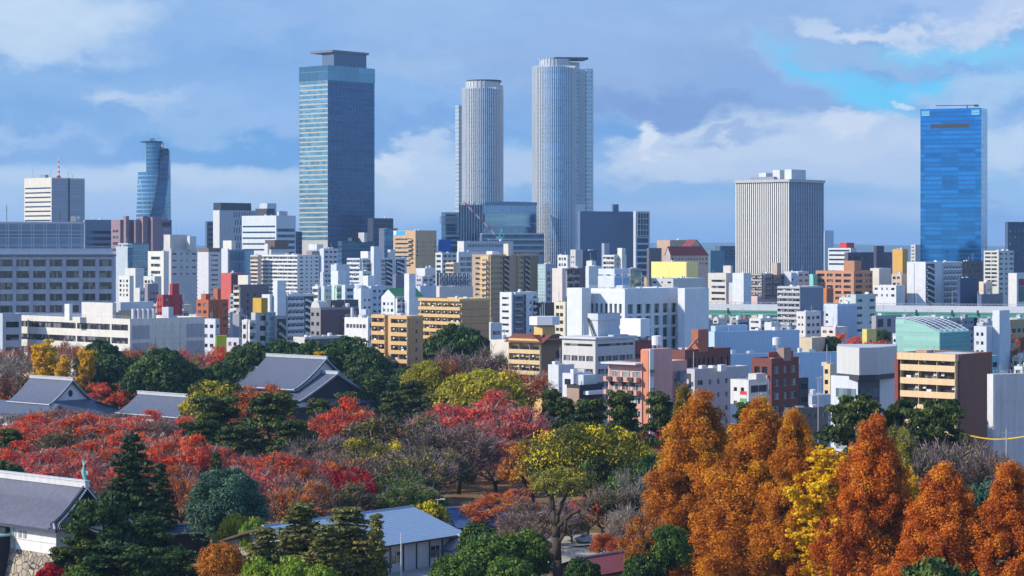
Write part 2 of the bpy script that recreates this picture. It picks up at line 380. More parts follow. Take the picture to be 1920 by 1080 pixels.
    def bal(s, f, fh=3.0, zt=.5, units=4, depth=1.3, ph=1.15, pm=None, m0=0.0, m1=0.0, ends=True, n=None, ac=True, gm=None, wings=.0):
        Lw = s.L(f); n = n or s.nfl(fh, zt); s.done.add(f); pm = pm or s.wallm; u0, u1 = m0, Lw - m1
        if m0: s.corner(f, 0, m0, 0, s.h - s.par)
        if m1: s.corner(f, Lw - m1, Lw, 0, s.h - s.par)
        s.fb(s.w, f, u0, u1, s.h - s.par - .25, s.h - .1, -.05, depth)
        for k in range(n):
            z = s.h - zt - (k + 1) * fh
            if z < .5: break
            mb = MB(); s.fb(mb, f, u0, u1, z - .18, z, .0, depth); s.fb(mb, f, u0, u1, z, z + ph, depth - .14, depth)
            s.fb(mb, f, u0, u0 + .14, z, z + (fh - .2 if ends else ph), .0, depth - .14); s.fb(mb, f, u1 - .14, u1, z, z + (fh - .2 if ends else ph), .0, depth - .14)
            for c in range(1, units):
                u = u0 + (u1 - u0) * c / units; s.fb(mb, f, u - .05, u + .05, z, z + fh - .2, .0, depth - .14)
            if ac:
                for c in range(units):
                    if rnd.random() < .75:
                        u = u0 + (u1 - u0) * (c + rnd.choice((.2, .78))) / units; s.fb(mb, f, u - .4, u + .4, z + fh - 1.2, z + fh - .55, .1, .55, 1)
                    if rnd.random() < .25:
                        u = u0 + (u1 - u0) * (c + rnd.uniform(.3, .6)) / units; s.fb(mb, f, u - .6, u + .6, z + ph - .3, z + ph + .5, depth - .3, depth - .2, 1)
            mb.build('balcony', [pm, WHITEM], s.root)
            g = MB()
            for c in range(units):
                ua, ub = u0 + (u1 - u0) * c / units, u0 + (u1 - u0) * (c + 1) / units; q = (ub - ua) * .12
                s.fb(g, f, ua + q, ub - q, z + .02, z + 2.05, .0, .05)
            g.build('window_row', gm or GL, s.root)
    def stairs(s, f, u0, u1, fh=3.0, zt=2.0, n=None, pm=None, depth=1.4, flip=False):
        n = n or s.nfl(fh, zt); pm = pm or s.wallm; mid = u0 + (u1 - u0) * .42
        a, b = (u0, u1) if not flip else (u1, u0)
        bk = MB(); s.fb(bk, f, u0, u1, max(s.zv, 0), s.h - s.par - .3, .0, s.th + .02); bk.build('stairwell_shade', DARKM, s.root)  # dark panel whose colour stands for the shade inside open stairs
        for k in range(n):
            z = s.h - zt - (k + 1) * fh; mb = MB(); d0, d1 = depth - .15, depth
            def slab(ua, za, ub, zb):
                p = []
                for d in (d0, d1):
                    for u, zz in ((ua, za), (ub, zb), (ub, zb + 1.15), (ua, za + 1.15)): p.append((-d, u, zz) if f == 'L' else (u, -d, zz))
                i = len(mb.v); mb.v += p
                for q in ((0, 1, 2, 3), (7, 6, 5, 4), (0, 4, 5, 1), (1, 5, 6, 2), (2, 6, 7, 3), (3, 7, 4, 0)): mb.f.append(tuple(i + j for j in q)); mb.m.append(0)
            mm = a + (b - a) * .5
            slab(a, z + fh * .5, a + (b - a) * .2, z + fh * .5); slab(a + (b - a) * .2, z + fh * .5, a + (b - a) * .8, z); slab(a + (b - a) * .8, z, b, z)
            s.fb(mb, f, min(a, b), min(a, b) + .12, z, z + .6, s.th, depth - .15)
            mb.build('stair_flight', pm, s.root)
    def sub(s, name, pl, pc, pr, top, mat, dD=4.0, zb=None, roof=None):
        """block standing on the roof, given by what shows of it"""
        D = s.D + dD; cx = (pc - 960) / F * D; c, q = math.cos(s.yaw), math.sin(s.yaw)
        k = (pl - 960) / F; a = max((cx - k * D) / (q + k * c), 1.2); k = (pr - 960) / F; b = max((k * D - cx) / (c - k * q), 1.2)
        v = Vector((cx, D, 0)) - s.root.location; lx, ly = v.x * c + v.y * q, -v.x * q + v.y * c
        zb = s.h - s.par + .05 if zb is None else zb
        mb = MB(); mb.box(lx, lx + b, ly, ly + a, zb, zat(top, D)); o = mb.build(name, mat, s.root)
        return lx, ly, b, a, zat(top, D)
    def pent(s, fx0, fx1, fy0, fy1, h, mat=None, name='penthouse'):
        mb = MB(); z = s.h - s.par + .05; mb.box(s.wr * fx0, s.wr * fx1, s.wl * fy0, s.wl * fy1, z, z + h)
        mb.box(s.wr * fx0 - .15, s.wr * fx1 + .15, s.wl * fy0 - .15, s.wl * fy1 + .15, z + h, z + h + .2); mb.build(name, mat or s.wallm, s.root); return z + h + .2
    def tank(s, fx, fy, r=1.0, h=1.8, z=None, mat=None):
        z = s.h - s.par + .05 if z is None else z; mb = MB(); x, y = s.wr * fx, s.wl * fy
        for a, b in ((-1, -1), (1, -1), (1, 1), (-1, 1)): mb.bar((x + a * r * .6, y + b * r * .6, z), (x + a * r * .6, y + b * r * .6, z + .6), .08)
        mb.cyl(x, y, r, z + .6, z + .6 + h, 14); mb.cyl(x, y, r, z + .6 + h, z + .75 + h, 14, 0, r * .4); mb.build('water_tank', mat or WHITEM, s.root)
    def aerial(s, fx, fy, h=5.0, z=None, mat=None):
        z = s.h - s.par + .05 if z is None else z; x, y = s.wr * fx, s.wl * fy; mb = MB(); mb.bar((x, y, z), (x, y, z + h), .09)
        for k in range(3): mb.bar((x - .6 + k * .1, y - .2, z + h * (.75 + .1 * k)), (x + .6 - k * .1, y + .2, z + h * (.75 + .1 * k)), .05)
        mb.build('antenna', mat or METAL, s.root)
    k = 1.0
    def small_windows(s, f, r4):
        Lw = s.L(f); fh = r4.uniform(3.0, 3.5) * s.k; n = min(9, s.nfl(fh, 2.4)); us = [Lw * q for q in r4.choice(((.3,), (.25, .7), (.2, .45, .8), (.7, .85)))]; hh = r4.uniform(.9, 1.4)
        for i in range(n):
            for u in us:
                if u + 1.3 < Lw: z = s.h - 2.4 - (i + 1) * fh; s.strip(f, u, u + 1.2, z, z + hh, GL, .05, 'window')
        if r4.random() < .6: s.strip(f, Lw * .93, Lw * .93 + .16, .2, s.h - 1, METAL, .14, 'downpipe')
    def clutter(s, k=4, rail=True):
        z = s.h - s.par + .05
        for i in range(k):
            x, y = s.wr * rnd.uniform(.12, .8), s.wl * rnd.uniform(.12, .8); a, b, h = rnd.uniform(.8, 2.2), rnd.uniform(.8, 2.2), rnd.uniform(.9, 1.9)
            mb = MB(); mb.box(x, x + a, y, y + b, z + .15, z + h); mb.box(x + .1, x + a - .1, y + .1, y + b - .1, z, z + .15); mb.build('air_conditioner', rnd.choice((METAL, WHITEM, METAL)), s.root)
        if rail:
            mb = MB(); h = s.h
            for zz in (h + .55, h + 1.05):
                mb.bar((.0, .0, zz), (s.wr, 0, zz), .04, 0, 4); mb.bar((0, 0, zz), (0, s.wl, zz), .04, 0, 4)
            for i in range(int(s.wr / 2.5) + 1): mb.bar((i * 2.5, 0, h), (i * 2.5, 0, h + 1.05), .04, 0, 4)
            for i in range(int(s.wl / 2.5) + 1): mb.bar((0, i * 2.5, h), (0, i * 2.5, h + 1.05), .04, 0, 4)
            mb.build('roof_railing', METAL, s.root)
        for i in range(rnd.choice((0, 1, 1, 2))): s.aerial(rnd.uniform(.15, .85), rnd.uniform(.15, .85), rnd.uniform(2.5, 6.5))
        if s.wr > 7 and s.wl > 5 and rnd.random() < .4: s.tank(rnd.uniform(.55, .8), rnd.uniform(.3, .7), rnd.uniform(.7, 1.1), rnd.uniform(1.2, 1.8))
        if s.wr > 6 and rnd.random() < .5:
            mb = MB(); y = s.wl * rnd.uniform(.2, .8); mb.box(s.wr * .1, s.wr * rnd.uniform(.5, .85), y, y + .35, z + .1, z + .4); mb.build('roof_duct', METAL, s.root)
    def end(s):
        for f in 'LR':
            if f not in s.done: s.plain(f)
        s.w.build('wall', s.wallm, s.root); return s
# ================================================================ setting: ground, hills, streets
def ground_mat(name, stops, sc=.02, rough=.95):
    m, n, b = pbr(name); o = n.node('ShaderNodeTexCoord').outputs['Object']
    f = n.m('ADD', n.m('MULTIPLY', n.noise(o, sc, 6, .65), .7), n.m('MULTIPLY', n.noise(o, sc * 14, 3, .6), .3))
    n.put(b.inputs['Base Color'], n.ramp(f, stops)); b.inputs['Roughness'].default_value = rough; return m
mb = MB(); mb.poly([(-30000, -300, 0), (30000, -300, 0), (30000, 60000, 0), (-30000, 60000, 0)])
struct(mb.build('city_ground', ground_mat('asphalt', [(.35, (.06, .065, .07)), (.5, (.11, .115, .12)), (.65, (.2, .2, .2))], .03)))
LITTER = ground_mat('leaf_litter', [(.36, (.06, .075, .02)), (.47, (.17, .10, .035)), (.55, (.30, .13, .03)), (.66, (.36, .19, .05))], .07)
mb = MB(); mb.poly([(-420, 60, .004), (330, 60, .004), (420, 500, .004), (60, 640, .004), (-60, 960, .004), (-420, 960, .004)])
struct(mb.build('park_ground', LITTER))
mb = MB(); mb.poly([(-70, 330, .008), (40, 430, .008), (60, 455, .008), (36, 452, .008), (-80, 345, .008)])
mb.poly([(4, 446, .008), (10, 428, .008), (40, 440, .008), (34, 456, .008)])
struct(mb.build('park_path', ground_mat('path_gravel', [(.35, (.30, .27, .22)), (.65, (.46, .42, .35))], .2)))
# hills on the horizon, 15-20 km away
for k, (y, hh, sd, c) in enumerate(((17000, 66, 3, (.06, .09, .06)), (22000, 92, 8, (.06, .085, .06)))):
    mb = MB(); r2 = random.Random(sd); g0, g1, g2 = [], [], []
    ph = [r2.uniform(0, 6.28) for _ in range(9)]
    for i in range(161):
        x = -9000 + i * 112.5; h = hh * (.55 + sum(math.sin(x / (2600 / (j + 1)) + ph[j]) / (j + 1.6) for j in range(8)) * .28)
        g0.append((x, y - 700, 0)); g1.append((x, y, max(8, h))); g2.append((x, y + 900, 0))
    mb.sheet([g0, g1, g2]); struct(mb.build('hills', paint(c, .95, .3, .002)))
# city streets seen in slots between the blocks
mb = MB()
for (x0, y0, a, L, wd) in ((-120, 1000, 48, 900, 14), (70, 560, 138, 500, 12), (150, 640, 48, 500, 14), (250, 700, 138, 420, 14), (120, 900, 138, 700, 16), (-260, 1150, 48, 800, 14)):
    d = Vector((math.cos(R(a)), math.sin(R(a)), 0)); n_ = Vector((-d.y, d.x, 0)) * wd / 2; p = Vector((x0, y0, .012))
    mb.poly([p - n_, p + d * L - n_, p + d * L + n_, p + n_])
    for i in range(int(L / 12)):
        q = p + d * (i * 12); e = Vector((-d.y, d.x, 0)) * .1; z = Vector((0, 0, .004)); mb.poly([q - e + z, q + d * 6 - e + z, q + d * 6 + e + z, q + e + z], 1)
struct(mb.build('city_streets', [ground_mat('road', [(.4, (.045, .045, .05)), (.6, (.07, .07, .075))], .3), paint((.8, .8, .78))]))

# ================================================================ skyline towers
# glass tower with cream floor bands, flat roof slab
b = B('office_tower', 'tall glass tower with cream bands on its sunlit side and a roof slab', 'skyscraper', 562, 615, 702, 122, 2150, (.42, .40, .34), vis=480, short='banded glass tower', parapet=0, roof=DARKM)
GM = glass((.13, .24, .30), .12, .7, .5, 4, .3); GMR = curtain((.026, .08, .20), (.07, .13, .25), 3.2, 4.55, .04, .16, .22, .7, .1)
crown_z = zat(150, 2150)
b.rows('L', 4.55, 3.2, b.h - crown_z + .4, g=GM, m0=.1, m1=.1, n=34)
b.curt('R', GMR, z1=crown_z)
mb = MB(); mb.box(-.5, b.wr + .3, -.5, b.wl + .3, crown_z, b.h); mb.build('glass_crown', curtain((.055, .125, .18), (.09, .16, .22), 3.0, 16.0, .1, .04, .25, .7, .12), b.root)
lx, ly, wx, wy, zt = b.sub('penthouse', 604, 626, 687, 98, paint((.09, .14, .22), .5), 14, b.h)
mb = MB(); mb.box(lx - 3, lx + wx + 2, ly - 1.5, ly + wy + 14, zt, zt + 2.2); mb.build('roof_slab', paint((.16, .16, .19), .6), b.root)
mb = MB()
for i in range(30): mb.box(.6 + i * 2.05, .9 + i * 2.05, -.85, -.5, 8, crown_z)
mb.build('facade_fin_screen', paint((.10, .14, .22), .4), b.root)
b.aerial(.7, .4, 9, zt + 2); b.end()
GBAND = glass((.03, .06, .11), .12, .5, .5, 3, .4)
FINW = paint((.82, .84, .84), .6, .06); GTW = curtain((.09, .20, .34), (.18, .28, .40), 1.9, 4.2, .06, .22, .35, .7, .14)
def round_tower(label, cx, rpx, top, D, zb=0.0, fins=62, crown=(30, 152), disc=None, short=None, group=None):
    r = rpx / F * D; c = at(cx, HZ, D); h = zat(top, D)
    root = thing('round_tower', label, 'skyscraper', (c.x, D, 0), R(20), group)
    mb = MB(); mb.cyl(0, 0, r, 0, h, 64); mb.build('glass_wall', GTW, root)
    mb = MB()
    for k in range(fins):
        a = 2 * math.pi * k / fins; ca, sa = math.cos(a), math.sin(a); t = .36
        p = [(r * ca + t * sa, r * sa - t * ca), ((r + .8) * ca + t * sa, (r + .8) * sa - t * ca), ((r + .8) * ca - t * sa, (r + .8) * sa + t * ca), (r * ca - t * sa, r * sa + t * ca)]
        mb.prism(p, 0, h + 1.5)
    mb.build('facade_fin_screen', FINW, root)
    mb = MB(); r2 = crown[0] / F * D; z2 = zat(crown[1], D); mb.cyl(0, 0, r2, h, z2, 48)
    for k in range(28):
        a = 2 * math.pi * k / 28; mb.box(r2 * math.cos(a) - .35, r2 * math.cos(a) + .35, r2 * math.sin(a) - .35, r2 * math.sin(a) + .35, h, z2 + .6)
    mb.build('crown_drum', paint((.55, .57, .58), .6), root)
    NAMED.append(dict(pl=cx - rpx, pr=cx + rpx, top=top, vis=470, D=D, short=short, cx=cx)); return root, r, h, z2
root, r, h, z2 = round_tower('shorter round ribbed tower with a dark disc on its drum', 905, 37.5, 168, 2320, crown=(32, 154), short='shorter round tower')
mb = MB(); d = 33 / F * 2320; mb.cyl(0, 0, d, z2, z2 + 1.6, 48); mb.cyl(0, 0, d * .8, z2 - 1.2, z2, 48); mb.build('helipad', DARKM, root, (1.5, 0, 0))
mb = MB(); mb.box(-6, -1, 12, 24, 0, zat(196, 2320)); o = mb.build('side_wing', curtain((.25, .32, .38), (.45, .48, .5), 1.6, 4.2, .3, .2, .2, .3, .2), root, (-14, 6, 0))
mb = MB(); mb.box(r * .5, r * .98, -r * .3, r * .3, h + 1, h + 4.5); mb.build('roof_gantry', METAL, root)
root, r, h, z2 = round_tower('taller twin tower with a ribbed round front and flat white flank', 1040, 41, 128, 2300, crown=(28, 113), fins=66, short='taller ribbed tower')
cz = root.location
# flat flank of the tower: three white bays with dark window strips between
fl = MB(); D = 2296; c48, s48 = math.cos(R(28)), math.sin(R(28))
def flank(px0, px1, top, mat, name, y0=0.0, depth=26, zb=0):
    mb = MB(); a = at(px0, HZ, D); k1 = (px1 - 960) / F
    wdt = (k1 * D - a.x) / (c48 - k1 * s48)
    p = [(a.x, D), (a.x + c48 * wdt, D + s48 * wdt), (a.x + c48 * wdt - s48 * depth, D + s48 * wdt + c48 * depth), (a.x - s48 * depth, D + c48 * depth)]
    if y0: p[0] = (p[0][0] + s48 * y0, p[0][1] - c48 * y0); p[1] = (p[1][0] + s48 * y0, p[1][1] - c48 * y0)
    mb.prism(p, zb, zat(top, D))
    o = mb.build(name, mat); o.parent = root; o.matrix_parent_inverse = Matrix.LocRotScale(root.location, root.rotation_euler, None).inverted(); return o
FW = paint((.74, .77, .78), .65, .05)
flank(1052, 1112.5, 128, FW, 'flank_wall'); GST = curtain((.08, .15, .26), (.42, .47, .5), 3.0, 4.2, .14, .38, .3, .6, .15)
flank(1073, 1079, 130, GST, 'window_strip', .5, 1); flank(1080.5, 1085, 130, GST, 'window_strip', .5, 1); flank(1099, 1111, 128.5, curtain((.12, .22, .32), (.50, .53, .54), 2.6, 4.2, .45, .42, .3, .6, .15), 'window_strip', .5, 1)
flank(1060, 1092, 115, FW, 'penthouse', -6, 14, zat(128, D))
mb = MB(); p = at(1072, HZ, D); zz = zat(111.5, D)
mb.prism([(p.x - 17, D - 4), (p.x + 17, D + 0), (p.x + 12, D + 24), (p.x - 22, D + 20)], zz, zz + 2.2); o = mb.build('helipad', DARKM, None); o.parent = root; o.matrix_parent_inverse = Matrix.LocRotScale(root.location, root.rotation_euler, None).inverted()
flank(1058, 1089, 383, FW, 'lower_wing', 10, 20)
for px in (1012, 1018, 1026, 1031):
    q = at(px, 112, 2296); mb = MB(); mb.bar((q.x, q.y, zat(118, 2296)), (q.x, q.y, q.z), .3); mb.cyl(q.x, q.y, 1.1, q.z, q.z + 1.6, 10); o = mb.build('dish_antenna', METAL); o.parent = root; o.matrix_parent_inverse = Matrix.LocRotScale(root.location, root.rotation_euler, None).inverted()
# station block under the twin towers
GPOD = curtain((.12, .22, .32), (.20, .30, .40), 3.0, 5.0, .08, .2, .3, .7, .14); SLAB = paint((.56, .60, .62), .6)
b = B('station_block', 'glazed terrace block with white louvres beside the dark finned shaft', 'building', 828, 836, 864, 398, 2230, (.20, .25, .31), vis=465, short='louvred terrace block', yaw=30, roof=DARKM)
b.curt('R', GPOD); b.curt('L', GPOD)
for k, (y0, y1) in enumerate(((398, 402), (404, 420), (440, 444), (449, 452), (458, 461))):
    mb = MB(); z0, z1 = zat(y1, 2230), zat(y0, 2230)
    if k == 1:
        n = 7
        for i in range(n): mb.box(-2.2, b.wr, -2.2, -1.6, z0 + (z1 - z0) * i / n, z0 + (z1 - z0) * (i + .45) / n); mb.box(-2.2, -1.6, -1.6, b.wl, z0 + (z1 - z0) * i / n, z0 + (z1 - z0) * (i + .45) / n)
        mb.box(-1.4, b.wr, -1.4, -1.0, z0, z1, 1)
        mb.build('louvre_screen', [SLAB, GPOD], b.root)
    else:
        mb.box(-2.6, b.wr, -2.6, 3, z0, z1); mb.build('terrace_slab', SLAB, b.root)
b.end()
b = B('station_shaft', 'dark shaft with pale upright fins in front of the round towers', 'building', 861, 863, 906, 384, 2210, (.05, .07, .11), vis=450, short='finned shaft', yaw=14, roof=DARKM)
b.curt('R', glass((.03, .05, .10), .15, .6, .5, 2, .4)); mb = MB()
for i in range(9): mb.box(.3 + i * b.wr / 8.6, .8 + i * b.wr / 8.6, -1.4, -.3, 10, b.h + (3 if i % 2 else 1))
mb.build('fin_screen', paint((.50, .54, .58), .5), b.root); b.end()
b = B('station_hall', 'wide glazed station hall with a curved roof edge between the twin towers', 'building', 900, 905, 1006, 383, 2240, (.24, .31, .38), vis=440, short='glazed station hall', yaw=16, roof=SLAB)
b.curt('R', curtain((.13, .22, .36), (.24, .33, .44), 8.4, 26, .05, .05, .15, .75, .1))
mb = MB(); z0, z1 = zat(424, 2240), zat(400, 2240)
mb.box(1, b.wr * .86, -4.4, -.3, z0, z1); mb.build('bay_window', curtain((.25, .38, .44), (.2, .3, .36), 2.4, 1.7, .12, .2, .25, .65, .12), b.root)
for y in (399.5, 424): mb = MB(); z = zat(y, 2240); mb.box(.6, b.wr * .87, -4.8, -.3, z - .9, z); mb.build('bay_slab', SLAB, b.root)
mb = MB(); g = []
for i in range(13):
    t = i / 12; g.append((b.wr * (.05 + .95 * t), 0, b.h + 1.2 + 1.6 * math.sin(math.pi * min(1, t * .62 + .2))))
mb.sheet([[(x, -2, z) for x, y, z in g], [(x, 18, z) for x, y, z in g]]); mb.sheet([[(x, -2, b.h - .5) for x, y, z in g], [(x, -2, z) for x, y, z in g]]); mb.build('roof_canopy', paint((.18, .25, .34), .4), b.root); b.end()
b = B('station_annex', 'low station annex with white floor slabs at the foot of the ribbed tower', 'building', 898, 903, 1020, 437, 2180, (.22, .28, .35), vis=470, short='station annex', yaw=14, roof=SLAB)
b.rows('R', 5.6, 3.6, .8, g=GBAND, n=4); 
for k in range(4): mb = MB(); z = b.h - .4 - k * 5.6; mb.box(b.wr * .1 if k else 0, b.wr, -2.4, -.3, z - .9, z); mb.build('floor_slab', paint((.62, .64, .66)), b.root)
b.end()
b = B('department_store', 'broad dark blue windowless block with a gridded stair frame', 'building', 1084, 1088, 1190, 396, 2170, (.10, .16, .27), vis=500, short='dark blue block', yaw=22, roof=DARKM)
b.curt('R', curtain((.075, .12, .21), (.055, .09, .16), 4.6, 4.6, .03, .03, .06, .25, .4)); b.sub('penthouse', 1147, 1150, 1160, 383, paint((.08, .13, .22)), 8, b.h - .5); b.end()
b = B('open_stair_tower', 'grey open frame of stacked floors on the end of the dark blue block', 'building', 1188, 1192, 1218, 396, 2165, (.46, .49, .52), vis=500, short='open stair frame', yaw=30, roof=SLAB)
b.rows('R', 6.3, 4.6, 26, g=GBAND, m0=1.5, m1=1.5, n=12)
b.strip('R', 1.6, b.wr - 1.5, b.h - 25, b.h - 1, GBAND, .05, 'open_grid', .3)
mb = MB()
for i in range(5): mb.box(1.4 + i * (b.wr - 3) / 4, 1.8 + i * (b.wr - 3) / 4, -1.0, -.36, b.h - 25, b.h + 1.5); mb.box(1.8, b.wr - 1.4, -.9, -.37, b.h - 24 + i * 5.5, b.h - 23.4 + i * 5.5)
mb.build('grid_frame', METAL, b.root); b.aerial(.3, .5, 14); b.end()
# pin-striped tower
b = B('pinstripe_tower', 'wide office tower ribbed with close white uprights and boxes on its roof', 'skyscraper', 1381, 1479, 1543, 337, 1550, (.66, .65, .62), vis=520, short='pinstriped tower', parapet=.2, roof=ROOF)
gp = curtain((.035, .035, .05), (.06, .06, .08), 1.4, 3.8, .02, .22, .4, .35, .2)
b.curt('L', gp, d=.2); b.curt('R', curtain((.045, .07, .15), (.07, .10, .19), 1.4, 3.8, .02, .2, .4, .35, .2), d=.2)
mb = MB(); n = 25
for i in range(n + 1): u = b.wl * i / n; mb.box(-.62, -.2, u - .46, u + .46, 0, b.h - 1.5)
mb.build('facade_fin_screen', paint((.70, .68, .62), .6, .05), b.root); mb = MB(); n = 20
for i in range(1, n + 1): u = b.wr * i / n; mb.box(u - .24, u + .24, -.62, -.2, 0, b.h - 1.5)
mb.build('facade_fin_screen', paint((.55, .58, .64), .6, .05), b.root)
mb = MB(); mb.box(-1.6, b.wr + .6, -1.6, b.wl + .6, b.h - 1.5, b.h + .4); mb.build('cornice', paint((.42, .42, .42)), b.root)
for q, ph in (((1423, 1436, 1451, 324), 20), ((1449, 1462, 1474, 318.5), 14), ((1471, 1484, 1511, 317.5), 6)): b.sub('penthouse', *q, paint((.62, .64, .66)), ph, b.h + .4)
b.aerial(.8, .3, 7, b.h); b.aerial(.25, .7, 8, b.h); mb = MB(); mb.box(b.wr * .1, b.wr * .2, b.wl * .35, b.wl * .8, b.h + .4, b.h + 2.6); mb.build('roof_screen', paint((.25, .26, .3)), b.root); b.end()
# blue mirror tower on the right
b = B('mirror_tower', 'tall blue mirror glass tower with a crane on its roof', 'skyscraper', 1729, 1840, 1851, 202, 2000, (.06, .12, .24), vis=490, short='blue mirror tower', yaw=66, wl=55, parapet=0, roof=DARKM)
k = (1729 - 960) / F; c, q = math.cos(b.yaw), math.sin(b.yaw)
GLU = curtain((.014, .155, .40), (.005, .07, .24), 1.7, 4.1, .05, .26, .32, .85, .06)
b.curt('L', GLU, d=.3); b.curt('R', curtain((.20, .34, .46), (.34, .42, .50), 2.2, 4.1, .1, .32, .3, .7, .15), d=.2)
b.strip('L', b.wl * .2, b.wl * .83, zat(239, 2000), zat(231, 2000), DARKM, .12, 'louvre_band', .3)
for u in (.03, .85): b.strip('L', b.wl * u, b.wl * (u + .13), zat(215, 2000), zat(205, 2000), curtain((.25, .50, .58), (.1, .25, .4), 2, 2.4, .1, .3, .1, .7, .1), .1, 'crown_window', .3)
mb = MB(); z = b.h; mb.bar((b.wr * .5, b.wl * .28, z), (b.wr * .5, b.wl * .28, z + 3.5), .5); mb.bar((b.wr * .5, b.wl * .12, z + 3.2), (b.wr * .5, b.wl * .8, z + 3.6), .35); mb.box(b.wr * .4, b.wr * .6, b.wl * .1, b.wl * .16, z + 2, z + 3.6); mb.build('roof_crane', DARKM, b.root)
mb = MB(); mb.box(b.wr, b.wr + 4, 2, b.wl - 6, 0, zat(216, 2000)); mb.build('rear_bay', paint((.30, .38, .45)), b.root); b.end()
# spiral tower
D = 2250; S = D / F
root = thing('spiral_tower', 'slim twisted blue glass tower with a dark diagonal blade and a flat cap', 'skyscraper', ((288 - 960) * S, D, 0), 0)
def ring(px, py, rx, ry=.8, n=36, rot=0.0): return [(((px - 288) + rx * math.cos(2 * math.pi * k / n + rot)) * S, rx * ry * math.sin(2 * math.pi * k / n + rot) * S, zat(py, D)) for k in range(n)]
GS = curtain((.08, .17, .26), (.20, .31, .42), 3.4, 4.2, .05, .28, .2, .75, .15); GSD = curtain((.03, .07, .15), (.06, .12, .22), 4, 5.0, .02, .14, .3, .6, .15)
mb = MB(); mb.loft([ring(288, 560, 34), ring(288, 408, 32.5), ring(288.5, 370, 31.5), ring(289, 323, 30)]); mb.build('lower_body', GS, root, smooth=False)
mb = MB(); mb.loft([ring(293, 330, 19), ring(292, 300, 18), ring(290, 268, 17)]); mb.build('upper_drum', curtain((.045, .12, .2), (.08, .17, .27), 3, 4, .05, .25, .2, .75, .15), root)
mb = MB(); mb.loft([ring(307, 420, 13), ring(308, 330, 12), ring(311, 290, 8.5), ring(312, 284, 5)]); mb.build('side_body', curtain((.08, .18, .30), (.14, .26, .4), 3, 4.2, .06, .25, .2, .75, .15), root)
pts0 = [(281, 307, 430), (285, 307, 408), (291, 311, 385), (297, 315, 355), (302, 318.5, 325), (305, 319.6, 300), (308, 319.5, 285), (312, 317, 279)]
mb = MB(); mb.loft([[((x0 - 288) * S, -(23 + 7 * (y - 279) / 150) * S, zat(y, D)), ((x1 - 288) * S, -(14 + 13 * (y - 279) / 150) * S, zat(y, D)), ((x1 - 288) * S, 0, zat(y, D)), ((x0 - 288) * S, 0, zat(y, D))] for x0, x1, y in pts0]); mb.build('blade', GSD, root)
mb = MB(); mb.loft([ring(284, 267.5, 20, .7), ring(284, 265, 21.5, .7)]); mb.build('roof_disc', paint((.10, .16, .25), .4), root)
mb = MB(); mb.bar(((281 - 288) * S, 0, zat(265, D)), ((289 - 288) * S, 0, zat(258.5, D)), .5); mb.bar(((289 - 288) * S, 0, zat(266, D)), ((281 - 288) * S, 0, zat(259.5, D)), .4); mb.bar(((289 - 288) * S, 0, zat(262, D)), ((294 - 288) * S, 0, zat(266, D)), .4); mb.build('roof_crane', DARKM, root)
mb = MB()
for i in range(8): t = i / 7; mb.bar(((304 + 10 * t - 288) * S, -6, zat(276 + 2 * t * t * 4, D)), ((306 + 10 * t - 288) * S, -6, zat(270 + 9 * t, D)), .35)
mb.build('crown_frame', METAL, root)
NAMED.append(dict(pl=256, pr=321, top=264, vis=408, D=D, short='spiral tower', cx=288))
# beige broadcasting tower on the left
b = B('broadcast_tower', 'beige slab tower with thin window bands and a red and white mast', 'skyscraper', 46, 97, 158.5, 333, 1980, (.62, .58, .48), vis=420, short='beige slab tower', roof=ROOF)
b.rows('L', 4.1, 1.3, 8.5, g=GBAND, n=18, m0=1, m1=1); b.curt('R', curtain((.33, .34, .38), (.24, .25, .30), 2.6, 3.0, .08, .1, .08, 0, .6))
b.strip('R', b.wr * .49, b.wr * .54, 20, b.h, DARKM, .2, 'dark_seam')
q = b.root
mb = MB(); x, y = b.wr * .38, b.wl * .2
for k in range(8): mb.bar((x, y, b.h + k * 2.2), (x, y, b.h + k * 2.2 + 2.2), 1.0 - k * .09, k % 2, 6, .92 - k * .09)
for a in range(4): mb.bar((x + 3 * math.cos(a * 1.57), y + 3 * math.sin(a * 1.57), b.h - .8), (x, y, b.h + 4), .25)
mb.build('mast', [REDM, WHITEM], q)
for fx, fy, hh in ((.05, .75, 9), (.22, .3, 8), (.75, .3, 7), (.88, .3, 4)): b.aerial(fx, fy, hh, None, DARKM)
b.pent(.05, .15, .3, .5, 3.4, paint((.25, .3, .36))); b.end()
